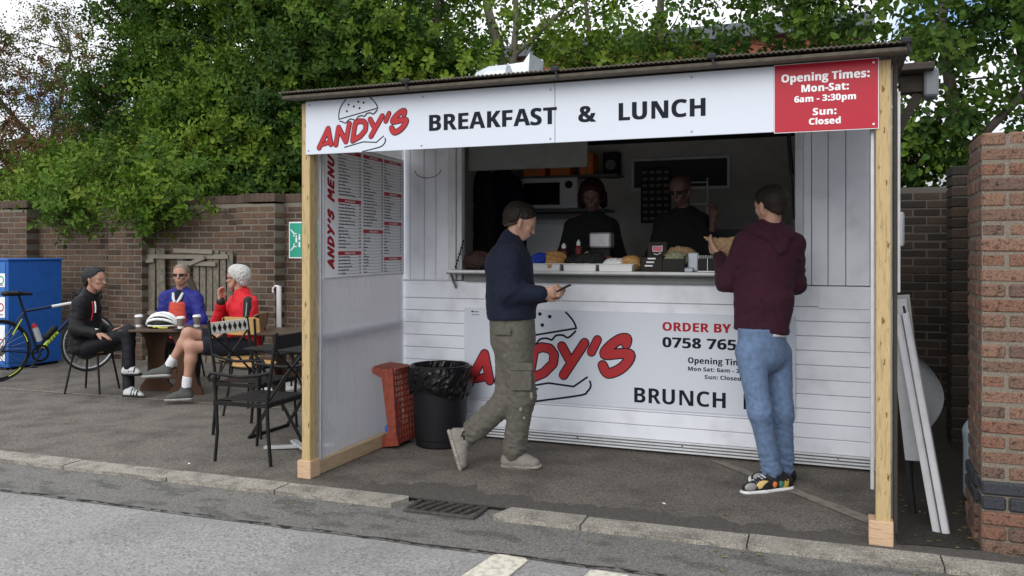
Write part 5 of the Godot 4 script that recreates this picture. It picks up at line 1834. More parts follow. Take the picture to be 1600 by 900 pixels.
func make_counter() -> void:
	var y := 1.268
	var t1 := tray("white plastic tray of snack packets, left of the three on counter", 1.135)
	var t2 := tray("white plastic tray of wrapped cakes, middle of the three on counter", 1.400)
	var t3 := tray("white plastic tray of paper packets, right of the three on counter", 1.660)
	var blue := mat(lin(0.02, 0.06, 0.42), 0.25)
	var gold := worn(lin(0.55, 0.30, 0.10), 0.3, M.stains, Vector3.ONE * 9.0)
	var brown := worn(lin(0.30, 0.12, 0.05), 0.35, M.stains, Vector3.ONE * 9.0)
	crumpled("snack_packet", "shiny blue snack packet in the left tray", "packet", blue, Vector3(1.065, 1.276, -1.38), Vector3(0.11, 0.115, 0.11), 0.3, "packets in the trays")
	crumpled("snack_packet", "golden brown snack packet in the left tray, behind", "packet", gold, Vector3(1.16, 1.276, -1.41), Vector3(0.12, 0.13, 0.08), -0.2, "packets in the trays")
	crumpled("snack_packet", "crumpled bronze packet at right end of left tray", "packet", gold, Vector3(1.195, 1.276, -1.335), Vector3(0.09, 0.095, 0.08), 0.5, "packets in the trays")
	for i in 3:
		crumpled("wrapped_cake", ["dark wrapped cake at left end of the middle tray", "dark wrapped cake in the centre of the middle tray", "dark wrapped cake at right end of the middle tray"][i], "cake", M.charcoal, Vector3(1.33 + i * 0.07, 1.276, -1.39 + 0.02 * (i % 2)), Vector3(0.075, 0.10 + 0.01 * i, 0.10), 0.2 * i, "packets in the trays")
	for i in 2:
		var c := thing("cupcake_pot", ["white pot at left in the middle tray", "white pot at right in the middle tray"][i], "pot", Vector3(1.345 + i * 0.10, 1.276, -1.30), 0.0, "white pots")
		var b := MB.new()
		b.lathe([Vector2(0, 0), Vector2(0.018, 0), Vector2(0.025, 0.034)], 16)
		built(c, "pot", b, M.white)
		var l := MB.new()
		l.lathe([Vector2(0.027, 0.034), Vector2(0.027, 0.038), Vector2(0.02, 0.046), Vector2(0, 0.048)], 16)
		built(c, "lid", l, M.white)
	crumpled("napkin_packet", "printed white paper packet in the right tray", "packet", M.print_white, Vector3(1.63, 1.276, -1.375), Vector3(0.14, 0.075, 0.10), 0.0, "packets in the trays")
	crumpled("biscuit_packet", "small gold packet at right end of the right tray", "packet", gold, Vector3(1.74, 1.276, -1.385), Vector3(0.06, 0.095, 0.09), 0.0, "packets in the trays")
	# cardboard display boxes
	var card := mat(lin(0.03, 0.028, 0.026), 0.7)
	var d1 := thing("display_box", "black cardboard display box with pink badge on its raised back", "box", Vector3(1.90, y, -1.40))
	box(d1, "front", Vector3(0, 0.05, 0.06), Vector3(0.145, 0.10, 0.004), card, 0.001)
	box(d1, "side", Vector3(-0.07, 0.055, 0.0), Vector3(0.004, 0.11, 0.118), card, 0.001)
	box(d1, "side", Vector3(0.07, 0.055, 0.0), Vector3(0.004, 0.11, 0.118), card, 0.001)
	box(d1, "back_card", Vector3(0.012, 0.105, -0.063), Vector3(0.135, 0.205, 0.004), card, 0.001)
	var badge := MB.new()
	badge.box(Vector3(0.015, 0.155, -0.0595), Vector3(0.066, 0.034, 0.002), 0.0, Basis(Vector3.BACK, 0.08))
	built(d1, "badge", badge, mat(lin(0.75, 0.16, 0.22), 0.5))
	var rim := MB.new()
	stroke(rim, smooth([Vector2(-0.016, 0.138), Vector2(-0.02, 0.172), Vector2(0.0, 0.176), Vector2(0.035, 0.175), Vector2(0.05, 0.178), Vector2(0.048, 0.142), Vector2(0.03, 0.136), Vector2(0.01, 0.14), Vector2(-0.016, 0.138)], 2), 0.0035, -0.0572)
	stroke(rim, smooth([Vector2(-0.008, 0.122), Vector2(0.01, 0.117), Vector2(0.03, 0.124), Vector2(0.038, 0.128)], 2), 0.005, -0.0572)
	built(d1, "badge_border", rim, M.print_white)
	for i in 3:
		box(d1, "sachet", Vector3(-0.02 + 0.01 * i, 0.04 + i * 0.025, 0.064), Vector3(0.055, 0.010, 0.003), M.print_white)
	var d2 := thing("display_box", "black cardboard box of green and white sachets beside badge box", "box", Vector3(2.05, y, -1.40))
	for s in [-1, 1]:
		box(d2, "side", Vector3(s * 0.072, 0.055, 0), Vector3(0.004, 0.11, 0.12), card, 0.001)
		box(d2, "panel", Vector3(0, 0.045 if s > 0 else 0.06, s * 0.062), Vector3(0.148, 0.09 if s > 0 else 0.12, 0.004), card, 0.001)
	crumpled("sachet_heap", "heap of pale green sachets in the black box", "sachets", worn(lin(0.34, 0.36, 0.22), 0.5, M.stains, Vector3.ONE * 14.0), Vector3(2.05, 1.30, -1.40), Vector3(0.10, 0.10, 0.085), 0.0)
	crumpled("paper_bag", "folded brown paper bag standing behind the sachet box", "bag", M.kraft, Vector3(2.045, 1.27, -1.53), Vector3(0.17, 0.17, 0.07), 0.1)
	var np := thing("napkin_holder", "pale upright napkin holder on the counter", "napkin holder", Vector3(2.165, y, -1.42))
	box(np, "body", Vector3(0.005, 0.065, -0.02), Vector3(0.07, 0.13, 0.06), M.sign_white, 0.008)
	box(np, "tray", Vector3(-0.025, 0.015, 0.04), Vector3(0.075, 0.026, 0.07), M.sign_white, 0.006, Vector3(0.15, 0, 0))
	var cd := thing("cutlery_holder", "black cutlery holder with white rim at the counter's right end", "cutlery holder", Vector3(2.275, y, -1.42))
	box(cd, "body", Vector3(0, 0.045, 0), Vector3(0.13, 0.09, 0.10), M.black, 0.004)
	box(cd, "divider", Vector3(0, 0.047, 0.051), Vector3(0.003, 0.09, 0.004), M.steel)
	box(cd, "foot", Vector3(0, 0.004, 0.053), Vector3(0.13, 0.006, 0.004), M.steel)
	for i in 12:
		var b := MB.new()
		b.bar(Vector3(-0.06 + i * 0.011, 0.085, 0.02), Vector3(-0.064 + i * 0.0115, 0.112, 0.03 + 0.004 * (i % 3)), 0.005, 0.003)
		built(cd, "fork_handle", b, M.white)
	crumpled("snack_packet", "dark red snack packet lying behind the left tray", "packet", mat(lin(0.20, 0.02, 0.02), 0.3), Vector3(1.02, 1.268, -1.53), Vector3(0.12, 0.10, 0.08), 0.3, "packets behind the trays")
	crumpled("snack_packet", "brown snack packet lying behind the middle tray", "packet", brown, Vector3(1.50, 1.268, -1.53), Vector3(0.13, 0.10, 0.08), -0.3, "packets behind the trays")
	crumpled("foil_packet", "silver foil packet lying behind the right tray", "packet", M.alu, Vector3(1.68, 1.268, -1.53), Vector3(0.14, 0.085, 0.08), 0.2, "packets behind the trays")
	var nap := thing("steel_bin", "brushed steel container standing behind the sauce bottles", "container", Vector3(1.44, 1.19, -1.72))
	box(nap, "case", Vector3(0, 0.12, 0), Vector3(0.17, 0.24, 0.12), M.black, 0.01)
	box(nap, "steel_top", Vector3(0, 0.30, 0), Vector3(0.165, 0.115, 0.12), M.alu, 0.012)
	bottle("clear squeezy bottle of dark sauce with white cap", Vector3(1.205, 1.268, -1.52), mat(lin(0.09, 0.03, 0.02), 0.25), M.white, 0.028, 0.20)
	bottle("red ketchup bottle with white cap behind the trays", Vector3(1.315, 1.268, -1.53), mat(lin(0.20, 0.03, 0.03), 0.25), M.white, 0.024, 0.225)
	bottle("cream jar with pale lid behind the middle tray", Vector3(1.385, 1.268, -1.52), mat(lin(0.10, 0.07, 0.04), 0.3), mat(lin(0.5, 0.44, 0.3), 0.5), 0.032, 0.14)
	crumpled("brown_bag", "dark brown crumpled bag at the counter's left end", "bag", worn(lin(0.055, 0.03, 0.026), 0.5, M.stains, Vector3.ONE * 6.0), Vector3(0.535, 1.268, -1.47), Vector3(0.15, 0.14, 0.12), 0.0)
	var wb := thing("small_white_bottle", "small white bottle beside the dark brown bag", "bottle", Vector3(0.465, 1.268, -1.52))
	var bb := MB.new()
	bb.lathe([Vector2(0, 0), Vector2(0.016, 0), Vector2(0.016, 0.09), Vector2(0.009, 0.105), Vector2(0.009, 0.12), Vector2(0, 0.12)], 12)
	built(wb, "bottle_body", bb, M.white)
	# deeper in the kiosk
	var mw := thing("microwave", "white microwave oven on the shelf at the kiosk's back wall", "microwave", Vector3(0.56, 1.80, -3.24))
	box(mw, "case", Vector3(0, 0.15, 0), Vector3(0.56, 0.29, 0.36), M.enamel, 0.008)
	box(mw, "door_glass", Vector3(-0.07, 0.145, 0.182), Vector3(0.36, 0.21, 0.006), M.bin_bag, 0.002)
	var dial := MB.new()
	dial.xf = Transform3D(Basis(Vector3.RIGHT, PI / 2), Vector3(0.20, 0.225, 0.182))
	dial.lathe([Vector2(0.036, 0), Vector2(0.036, 0.012), Vector2(0, 0.012)], 18)
	built(mw, "dial", dial, M.black)
	var sh := thing("wall_shelf", "dark wall shelf holding the microwave and orange boxes", "shelf", Vector3(0.62, 1.785, -3.24))
	box(sh, "board", Vector3.ZERO, Vector3(0.95, 0.025, 0.40), M.shutter, 0.003)
	box(sh, "upper_board", Vector3(0.10, 0.325, -0.03), Vector3(0.95, 0.018, 0.3), M.shutter, 0.003)
	for i in 3:
		var bx := thing("orange_box", ["orange carton at left end of the upper shelf", "orange carton in the middle of the upper shelf", "tall orange carton at right end of the upper shelf"][i], "box", Vector3([0.38, 0.64, 0.90][i], 2.12, -3.25), 0.0, "orange cartons")
		box(bx, "carton", Vector3(0, [0.07, 0.065, 0.10][i], 0), Vector3([0.22, 0.2, 0.13][i], [0.14, 0.13, 0.2][i], 0.2), M.orange, 0.004)
		box(bx, "tape", Vector3(0, [0.07, 0.065, 0.10][i], 0.101), Vector3(0.02, [0.14, 0.13, 0.2][i], 0.002), M.kraft)
	var sp := thing("wall_speaker", "black wall speaker beside the orange cartons", "speaker", Vector3(1.09, 2.22, -3.38))
	box(sp, "cabinet", Vector3.ZERO, Vector3(0.15, 0.24, 0.12), M.charcoal, 0.006)
	var cone := MB.new()
	cone.xf = Transform3D(Basis(Vector3.RIGHT, PI / 2), Vector3(0, 0, 0.06))
	cone.lathe([Vector2(0.05, 0), Vector2(0.05, 0.006), Vector2(0.03, 0.002), Vector2(0, 0.006)], 18)
	built(sp, "cone", cone, M.shutter)
	var fr := thing("fridge", "white upright fridge below the microwave", "fridge", Vector3(0.50, 1.19, -3.10))
	box(fr, "body", Vector3(0, 0.26, 0), Vector3(0.55, 0.5, 0.3), M.enamel, 0.01)
	box(fr, "door", Vector3(0, 0.24, 0.156), Vector3(0.53, 0.44, 0.012), M.enamel, 0.006)
	box(fr, "trim", Vector3(0, 0.485, 0.16), Vector3(0.53, 0.03, 0.014), M.alu, 0.004)
	var cu := thing("counter_unit", "pale low unit with steel top inside the hatch, left", "unit", Vector3(0.82, 1.19, -1.82))
	box(cu, "body", Vector3(0, 0.055, 0), Vector3(0.86, 0.11, 0.2), M.enamel, 0.005)
	box(cu, "top", Vector3(0, 0.122, 0), Vector3(0.90, 0.022, 0.24), M.alu, 0.004)
	var eg := thing("price_board", "dark board with rows of pale tickets on the back wall", "board", Vector3(1.50, 1.93, -3.405))
	box(eg, "board", Vector3.ZERO, Vector3(0.28, 0.52, 0.015), mat(lin(0.04, 0.035, 0.03), 0.7), 0.002)
	for r in 8:
		for c in 4:
			box(eg, "ticket", Vector3(-0.1 + c * 0.066 + rng.randf_range(-0.004, 0.004), -0.22 + r * 0.062, 0.009), Vector3(0.045, 0.026, 0.003), M.shutter)
	var rk := thing("wire_rack", "white wire rack on the worktop behind the bald man", "rack", Vector3(1.93, 1.19, -3.05))
	var wr := MB.new()
	for sx in [-1, 1]:
		wr.tube([Vector3(sx * 0.10, 0, 0), Vector3(sx * 0.10, 0.86, 0)], 0.008, 6)
	for k in 4:
		wr.tube([Vector3(-0.1, 0.25 + k * 0.19, 0), Vector3(0.1, 0.25 + k * 0.19, 0)], 0.007, 6)
	built(rk, "frame", wr, M.enamel)
	for k in 3:
		box(rk, "shelf", Vector3(0, 0.25 + k * 0.19, -0.08), Vector3(0.2, 0.006, 0.16), M.enamel)
	var gr := thing("griddle", "dark steel griddle on the back worktop", "griddle", Vector3(2.35, 1.19, -3.1))
	box(gr, "body", Vector3(0, 0.12, 0), Vector3(0.7, 0.24, 0.4), M.shutter, 0.01)
	box(gr, "splash_guard", Vector3(0, 0.32, -0.19), Vector3(0.7, 0.18, 0.01), M.shutter, 0.003)
	var ur := thing("tea_urn", "grey tea urn at the right end of the back worktop", "urn", Vector3(2.88, 1.19, -3.05))
	var u := MB.new()
	u.lathe([Vector2(0, 0), Vector2(0.13, 0), Vector2(0.13, 0.38), Vector2(0.11, 0.42), Vector2(0.03, 0.44), Vector2(0.02, 0.47), Vector2(0, 0.47)], 20)
	built(ur, "vessel", u, M.shutter)
	for q in [[0.02, 1.45, 0.09, M.charcoal, "dark coat hanging at the kiosk's left end"], [0.16, 1.5, 0.13, M.navy, "navy coat hanging beside the dark coat"]]:
		var co := thing("hanging_coat", q[4], "coat", Vector3(q[0], 0, -2.75 - q[0]), 0.0, "hanging coats")
		var cm := part(co, "cloth", null, q[3])
		soft(cm, [{"bones": [[Vector3(0, 2.2, 0), Vector3(0, 2.0, 0), 0.03, q[2], Vector3(1, 0, 0), 1.3], [Vector3(0, 2.0, 0), Vector3(0.02, 1.35, 0), q[2], q[2] * 1.15, Vector3(1, 0, 0), 1.4]], "cell": 0.016, "k": 70.0, "fold": 0.012, "wave": 10.0, "stretch": Vector3(2.5, 0.4, 2.5)}])


# ---------------------------------------------------------------- right of the porch

func make_right_side() -> void:
	# a stack of folded trestle boards leaning against the porch side
	var foot := Vector3(3.585, 0, -0.26)
	var head := Vector3(3.415, 1.10, -0.52)
	var up := (head - foot).normalized()
	var t := thing("folded_boards", "pair of long pale aluminium boards leaning against the porch side", "boards", foot)
	var across := Vector3(0.93, 0, 0.37)
	across = (across - up * across.dot(up)).normalized()
	var basis := Basis(across, up, across.cross(up))
	for i in 2:
		part(t, "board", box_mesh(Vector3(0.037, 1.12, 0.014), 0.003), M.alu, Transform3D(basis, up * 0.56 + across * (i * 0.043 - 0.02)))
		part(t, "edge_lip", box_mesh(Vector3(0.004, 1.10, 0.022), 0.001), M.alu, Transform3D(basis, up * 0.56 + across * (i * 0.043 - 0.003) + basis.z * 0.004))
	part(t, "clip", box_mesh(Vector3(0.012, 0.12, 0.012), 0.003), M.charcoal, Transform3D(basis, up * 1.10 + across * 0.02))
	part(t, "clip", box_mesh(Vector3(0.012, 0.12, 0.012), 0.003), M.charcoal, Transform3D(basis, up * 1.10 - across * 0.03))
	var t2 := thing("folded_table", "folded grey table top with black legs behind the leaning boards", "table", Vector3(3.515, 0, -0.50))
	var up2 := Vector3(-0.10, 1.0, -0.03).normalized()
	var ac2 := (Vector3(0.9, 0, 0.42) - up2 * Vector3(0.9, 0, 0.42).dot(up2)).normalized()
	var b2 := Basis(ac2, up2, ac2.cross(up2))
	part(t2, "panel", box_mesh(Vector3(0.10, 0.86, 0.014), 0.003), M.alu, Transform3D(b2, up2 * 0.73))
	part(t2, "panel", box_mesh(Vector3(0.11, 0.88, 0.014), 0.003), M.sheet_grey, Transform3D(b2, up2 * 0.74 - b2.z * 0.03))
	for s in [-1, 1]:
		part(t2, "leg", box_mesh(Vector3(0.024, 0.42, 0.024), 0.003), M.charcoal, Transform3D(b2, up2 * 0.21 + ac2 * 0.05 * s - b2.z * 0.03))
	# a bowed sheet behind
	var t3 := thing("bowed_sheet", "bowed grey plastic sheet standing behind the leaning boards", "sheet", Vector3(3.535, 0, -0.62))
	var g := MB.new()
	var rows := 16
	var cols := 8
	var pts := []
	for i in rows + 1:
		var v := float(i) / rows
		var line := []
		for k in cols + 1:
			var u := float(k) / cols
			var wide := 0.012 + 0.205 * pow(sin(PI * clampf(v * 0.90 + 0.06, 0, 1)), 1.2)
			var y := 0.36 + v * 0.68
			line.append(Vector3(-0.09 - 0.06 * v + u * wide, y - 0.10 * u * v, -0.10 * sin(PI * u * 0.8) * (0.4 + 0.6 * v) + 0.05 * u))
		pts.append(line)
	for i in rows:
		for k in cols:
			for q in [[0.0, 1.0], [-0.006, -1.0]]:
				var o := Vector3(0, 0, q[0])
				g.quad(pts[i][k] + o, pts[i][k + 1] + o, pts[i + 1][k + 1] + o, pts[i + 1][k] + o, Vector3(0, 0, q[1]))
	built(t3, "sheet", g, M.lead)
	box(t3, "stay", Vector3(-0.06, 0.19, -0.02), Vector3(0.02, 0.38, 0.02), M.charcoal, 0.003)
	# water container by the pier
	var c := thing("water_container", "pale plastic water container standing behind the brick pier", "container", Vector3(3.815, 0, -0.90))
	var cm := part(c, "tank", null, M.can)
	soft(cm, [{"bones": [[Vector3(0.0, 0.06, 0), Vector3(0.0, 0.40, 0), 0.055, 0.055, Vector3(0, 0, 1), 2.4], [Vector3(0.0, 0.40, 0), Vector3(0.0, 0.44, 0.0), 0.05, 0.035, Vector3(0, 0, 1), 1.8]], "cell": 0.010, "k": 90.0}])
	var hp := MB.new()
	hp.tube([Vector3(0, 0.44, -0.06), Vector3(0, 0.495, -0.05), Vector3(0, 0.50, 0.03), Vector3(0, 0.45, 0.06)], 0.012, 8)
	built(c, "handle", hp, M.can)
	# litter on the ground
	for q in [[3.66, -0.28], [2.2, -0.25], [-0.9, 0.02]]:
		var l := thing("paper_scrap", ["small white paper scrap by the leaning boards", "small white paper scrap in front of the maroon hooded man", "small white paper scrap near the front armchair"][int(q[0] < 3) + int(q[0] < 0)], "litter", Vector3(q[0], 0.004, q[1]), q[0])
		var b := MB.new()
		b.slab(PackedVector2Array([Vector2(-0.014, -0.006), Vector2(0.012, -0.008), Vector2(0.016, 0.005), Vector2(-0.01, 0.007)]), 0.0, 0.002)
		built(l, "scrap", b, M.print_white, Transform3D(Basis(Vector3.RIGHT, -PI / 2), Vector3.ZERO))


# ---------------------------------------------------------------- people: joints in metres

const NAVY := {
	"head": Vector3(1.152, 1.601, -0.752),
	"neck": Vector3(1.085, 1.483, -0.737),
	"chest": Vector3(1.074, 1.314, -0.743),
	"pelvis": Vector3(1.104, 0.924, -0.723),
	"shR": Vector3(1.144, 1.379, -0.588),
	"elR": Vector3(1.144, 1.142, -0.566),
	"wrR": Vector3(1.344, 1.143, -0.623),
	"shL": Vector3(1.024, 1.368, -0.927),
	"elL": Vector3(1.037, 1.123, -0.932),
	"wrL": Vector3(1.315, 1.122, -0.783),
	"hipR": Vector3(1.142, 0.839, -0.662),
	"knR": Vector3(1.195, 0.475, -0.672),
	"anR": Vector3(1.131, 0.100, -0.690),
	"heR": Vector3(1.084, 0.028, -0.693),
	"toR": Vector3(1.280, 0.035, -0.705),
	"hipL": Vector3(1.075, 0.823, -0.797),
	"knL": Vector3(1.092, 0.448, -0.696),
	"anL": Vector3(0.866, 0.217, -0.586),
	"heL": Vector3(0.765, 0.211, -0.536),
	"toL": Vector3(0.841, 0.024, -0.512),
}
const MAROON := {
	"head": Vector3(2.728, 1.679, -0.799),
	"neck": Vector3(2.724, 1.565, -0.808),
	"chest": Vector3(2.713, 1.401, -0.804),
	"pelvis": Vector3(2.675, 0.924, -0.778),
	"shL": Vector3(2.576, 1.482, -0.804),
	"elL": Vector3(2.467, 1.226, -0.804),
	"wrL": Vector3(2.398, 1.379, -1.035),
	"shR": Vector3(2.867, 1.466, -0.832),
	"elR": Vector3(2.863, 1.219, -0.916),
	"wrR": Vector3(2.599, 1.358, -1.157),
	"hipL": Vector3(2.619, 0.809, -0.703),
	"knL": Vector3(2.676, 0.477, -0.682),
	"anL": Vector3(2.737, 0.099, -0.781),
	"heL": Vector3(2.813, 0.021, -0.832),
	"toL": Vector3(2.603, 0.020, -0.653),
	"hipR": Vector3(2.758, 0.793, -0.897),
	"knR": Vector3(2.788, 0.436, -0.887),
	"anR": Vector3(2.799, 0.085, -0.956),
	"heR": Vector3(2.818, 0.020, -1.006),
	"toR": Vector3(2.633, 0.028, -0.869),
}
const RED := {
	"head": Vector3(-2.319, 1.142, -2.186),
	"neck": Vector3(-2.291, 0.998, -2.219),
	"chest": Vector3(-2.280, 0.849, -2.223),
	"pelvis": Vector3(-2.207, 0.494, -2.208),
	"shL": Vector3(-2.080, 0.924, -2.086),
	"elL": Vector3(-2.076, 0.679, -2.045),
	"wrL": Vector3(-2.224, 0.645, -1.901),
	"shR": Vector3(-2.495, 0.905, -2.354),
	"elR": Vector3(-2.566, 0.693, -2.197),
	"wrR": Vector3(-2.434, 0.922, -2.088),
	"hipL": Vector3(-2.153, 0.499, -2.122),
	"knL": Vector3(-2.473, 0.522, -1.729),
	"anL": Vector3(-2.512, 0.144, -1.714),
	"heL": Vector3(-2.484, 0.061, -1.724),
	"toL": Vector3(-2.641, 0.057, -1.620),
	"hipR": Vector3(-2.290, 0.484, -2.273),
	"knR": Vector3(-2.539, 0.640, -1.768),
	"anR": Vector3(-2.720, 0.334, -1.718),
	"heR": Vector3(-2.716, 0.265, -1.698),
	"toR": Vector3(-2.941, 0.247, -1.653),
}
const BLUE := {
	"head": Vector3(-3.629, 1.139, -2.855),
	"neck": Vector3(-3.665, 0.975, -2.895),
	"chest": Vector3(-3.665, 0.799, -2.895),
	"pelvis": Vector3(-3.678, 0.389, -2.890),
	"shL": Vector3(-3.472, 0.907, -2.927),
	"elL": Vector3(-3.390, 0.638, -2.895),
	"wrL": Vector3(-3.363, 0.600, -2.691),
	"shR": Vector3(-3.800, 0.907, -2.799),
	"elR": Vector3(-3.794, 0.638, -2.737),
	"wrR": Vector3(-3.529, 0.593, -2.626),
	"hipL": Vector3(-3.557, 0.366, -2.883),
	"knL": Vector3(-3.121, 0.437, -2.517),
	"anL": Vector3(-3.134, 0.078, -2.512),
	"heL": Vector3(-3.169, 0.017, -2.552),
	"toL": Vector3(-3.014, 0.010, -2.398),
	"hipR": Vector3(-3.727, 0.366, -2.817),
	"knR": Vector3(-3.455, 0.437, -2.386),
	"anR": Vector3(-3.431, 0.078, -2.396),
	"heR": Vector3(-3.468, 0.017, -2.435),
	"toR": Vector3(-3.343, 0.010, -2.269),
}
const BLACK := {
	"head": Vector3(-3.827, 1.120, -1.887),
	"neck": Vector3(-3.905, 0.971, -1.888),
	"chest": Vector3(-3.935, 0.830, -1.876),
	"pelvis": Vector3(-3.928, 0.455, -1.847),
	"shR": Vector3(-3.843, 0.899, -1.719),
	"elR": Vector3(-3.830, 0.640, -1.671),
	"wrR": Vector3(-3.581, 0.609, -1.693),
	"shL": Vector3(-4.041, 0.881, -2.050),
	"elL": Vector3(-3.979, 0.621, -2.042),
	"wrL": Vector3(-3.666, 0.608, -1.950),
	"hipR": Vector3(-3.835, 0.440, -1.787),
	"knR": Vector3(-3.304, 0.622, -1.801),
	"anR": Vector3(-3.269, 0.298, -1.783),
	"heR": Vector3(-3.311, 0.235, -1.777),
	"toR": Vector3(-3.160, 0.241, -1.793),
	"hipL": Vector3(-3.981, 0.417, -1.934),
	"knL": Vector3(-3.407, 0.508, -1.901),
	"anL": Vector3(-3.322, 0.078, -1.826),
	"heL": Vector3(-3.316, 0.015, -1.797),
	"toL": Vector3(-3.123, 0.021, -1.797),
}
const WOMAN := {
	"head": Vector3(1.260, 1.851, -2.083),
	"neck": Vector3(1.262, 1.703, -2.115),
	"chest": Vector3(1.251, 1.534, -2.133),
	"pelvis": Vector3(1.218, 0.952, -2.174),
	"shL": Vector3(1.404, 1.615, -2.139),
	"elL": Vector3(1.473, 1.343, -2.134),
	"wrL": Vector3(1.421, 1.223, -1.877),
	"shR": Vector3(1.087, 1.617, -2.090),
	"elR": Vector3(1.024, 1.342, -2.066),
	"wrR": Vector3(1.177, 1.211, -1.835),
}
const BALD := {
	"head": Vector3(1.973, 1.875, -2.039),
	"neck": Vector3(1.996, 1.726, -2.102),
	"chest": Vector3(1.983, 1.559, -2.118),
	"pelvis": Vector3(1.941, 0.972, -2.134),
	"shL": Vector3(2.131, 1.641, -2.112),
	"elL": Vector3(2.206, 1.396, -2.055),
	"wrL": Vector3(2.227, 1.635, -1.977),
	"shR": Vector3(1.820, 1.644, -2.087),
	"elR": Vector3(1.775, 1.371, -2.016),
	"wrR": Vector3(1.875, 1.205, -1.840),
}


const ALONG := Vector3(0.931, 0, -0.365)
const AWAY := Vector3(-0.365, 0, -0.931)


func frame_of(fwd: Vector3, lean := Vector3.UP) -> Basis:
	var f := fwd.normalized()
	var r := f.cross(lean).normalized()
	return Basis(-r, r.cross(f), f)


# bones of a head about its centre; own axes: x to its right, y up, z forward (the way it looks)
func head_bones(c: Vector3, b: Basis, s := 1.0) -> Array:
	var out := []
	var put := func(p: Vector3, q: Vector3, ra: float, rb: float, w := 1.0) -> void:
		if w == 1.0:
			out.append([c + b * p * s, c + b * q * s, ra * s, rb * s])
		else:
			out.append([c + b * p * s, c + b * q * s, ra * s, rb * s, b.x, w])
	put.call(Vector3(0, 0.032, -0.035), Vector3(0, 0.036, 0.012), 0.078, 0.078, 0.95)
	put.call(Vector3(0, 0.01, 0.03), Vector3(0, -0.055, 0.04), 0.06, 0.044)
	put.call(Vector3(0, -0.088, 0.058), Vector3(0, -0.084, 0.062), 0.019, 0.017, 1.3)
	for x in [-1.0, 1.0]:
		put.call(Vector3(x * 0.05, -0.045, 0.0), Vector3(x * 0.018, -0.085, 0.052), 0.02, 0.017)
		put.call(Vector3(x * 0.074, 0.004, -0.012), Vector3(x * 0.074, -0.034, -0.004), 0.014, 0.009)
		put.call(Vector3(x * 0.042, -0.018, 0.062), Vector3(x * 0.03, -0.028, 0.07), 0.017, 0.015)
		put.call(Vector3(x * 0.012, 0.022, 0.083), Vector3(x * 0.045, 0.02, 0.068), 0.011, 0.010)
	put.call(Vector3(0, 0.008, 0.088), Vector3(0, -0.028, 0.108), 0.007, 0.0115)
	put.call(Vector3(-0.016, -0.054, 0.084), Vector3(0.016, -0.054, 0.084), 0.0065, 0.0065)
	put.call(Vector3(-0.013, -0.065, 0.082), Vector3(0.013, -0.065, 0.082), 0.006, 0.006)
	return out


func hair_set(c: Vector3, b: Basis, m: float, cuts: Array, s := 1.0, fold := 0.004, extra := []) -> Dictionary:
	var bones := [[c + b * Vector3(0, 0.037, -0.040) * s, c + b * Vector3(0, 0.043, 0.004) * s, (0.078 + m) * s, (0.078 + m) * s, b.x, 0.95]]
	for e in extra:
		bones.append([c + b * e[0] * s, c + b * e[1] * s, e[2] * s, e[3] * s])
	var planes := []
	for q in cuts:
		planes.append([c + b * q[0] * s, (b * q[1]).normalized()])
	return {"bones": bones, "cell": 0.0055, "k": 150.0, "cuts": planes, "fold": fold, "wave": 26.0, "stretch": Vector3(1.5, 0.7, 1.5)}


# head hair: cut along a line that rises from the nape over the ear to the forehead
func hair_two(c: Vector3, b: Basis, m: float, fold: float, slope := 0.9, drop := 0.0, brow := 0.075) -> Array:
	return [hair_set(c, b, m, [[Vector3(0, -0.05 - drop, -0.06), Vector3(0, -1, slope)], [Vector3(0, brow, 0.07), Vector3(0, -0.8, 1)]], 1.0, fold, [[Vector3(0, -0.025, -0.05), Vector3(0, 0.0, -0.05), 0.056 + m * 0.6, 0.066 + m * 0.6]])]


func hand_bones(wrist: Vector3, dir: Vector3, palm: Vector3, curl: float, thumb: float, s := 1.0, spread := 0.0) -> Array:
	var d := dir.normalized()
	var n := (palm - d * palm.dot(d)).normalized()
	var side := d.cross(n)
	var out := [[wrist + d * 0.005 * s, wrist + d * 0.07 * s, 0.019 * s, 0.0165 * s, side, 2.0]]
	var lens := [0.072, 0.082, 0.077, 0.060]
	for i in 4:
		var at_ := wrist + d * (0.078 - 0.004 * absf(i - 1.3)) * s + side * (i - 1.5) * 0.0195 * s
		var fd := (d + side * (i - 1.5) * spread).normalized()
		var bend := curl * (0.85 + 0.1 * i)
		for k in 3:
			fd = fd.rotated(side, bend * (0.55 if k == 0 else 0.8))
			var nxt: Vector3 = at_ + fd * lens[i] * s * [0.48, 0.30, 0.22][k]
			out.append([at_, nxt, 0.0092 * s * (1.0 - 0.08 * k), 0.0088 * s * (1.0 - 0.1 * k)])
			at_ = nxt
	var tb := wrist + d * 0.022 * s + side * thumb * 0.026 * s
	var td := (d * 0.7 + side * thumb * 0.6 + n * 0.35).normalized()
	var t1 := tb + td * 0.042 * s
	out.append([tb, t1, 0.0125 * s, 0.0105 * s])
	td = (td + n * 0.4 * curl + d * 0.35).normalized()
	out.append([t1, t1 + td * 0.034 * s, 0.0105 * s, 0.0085 * s])
	return out


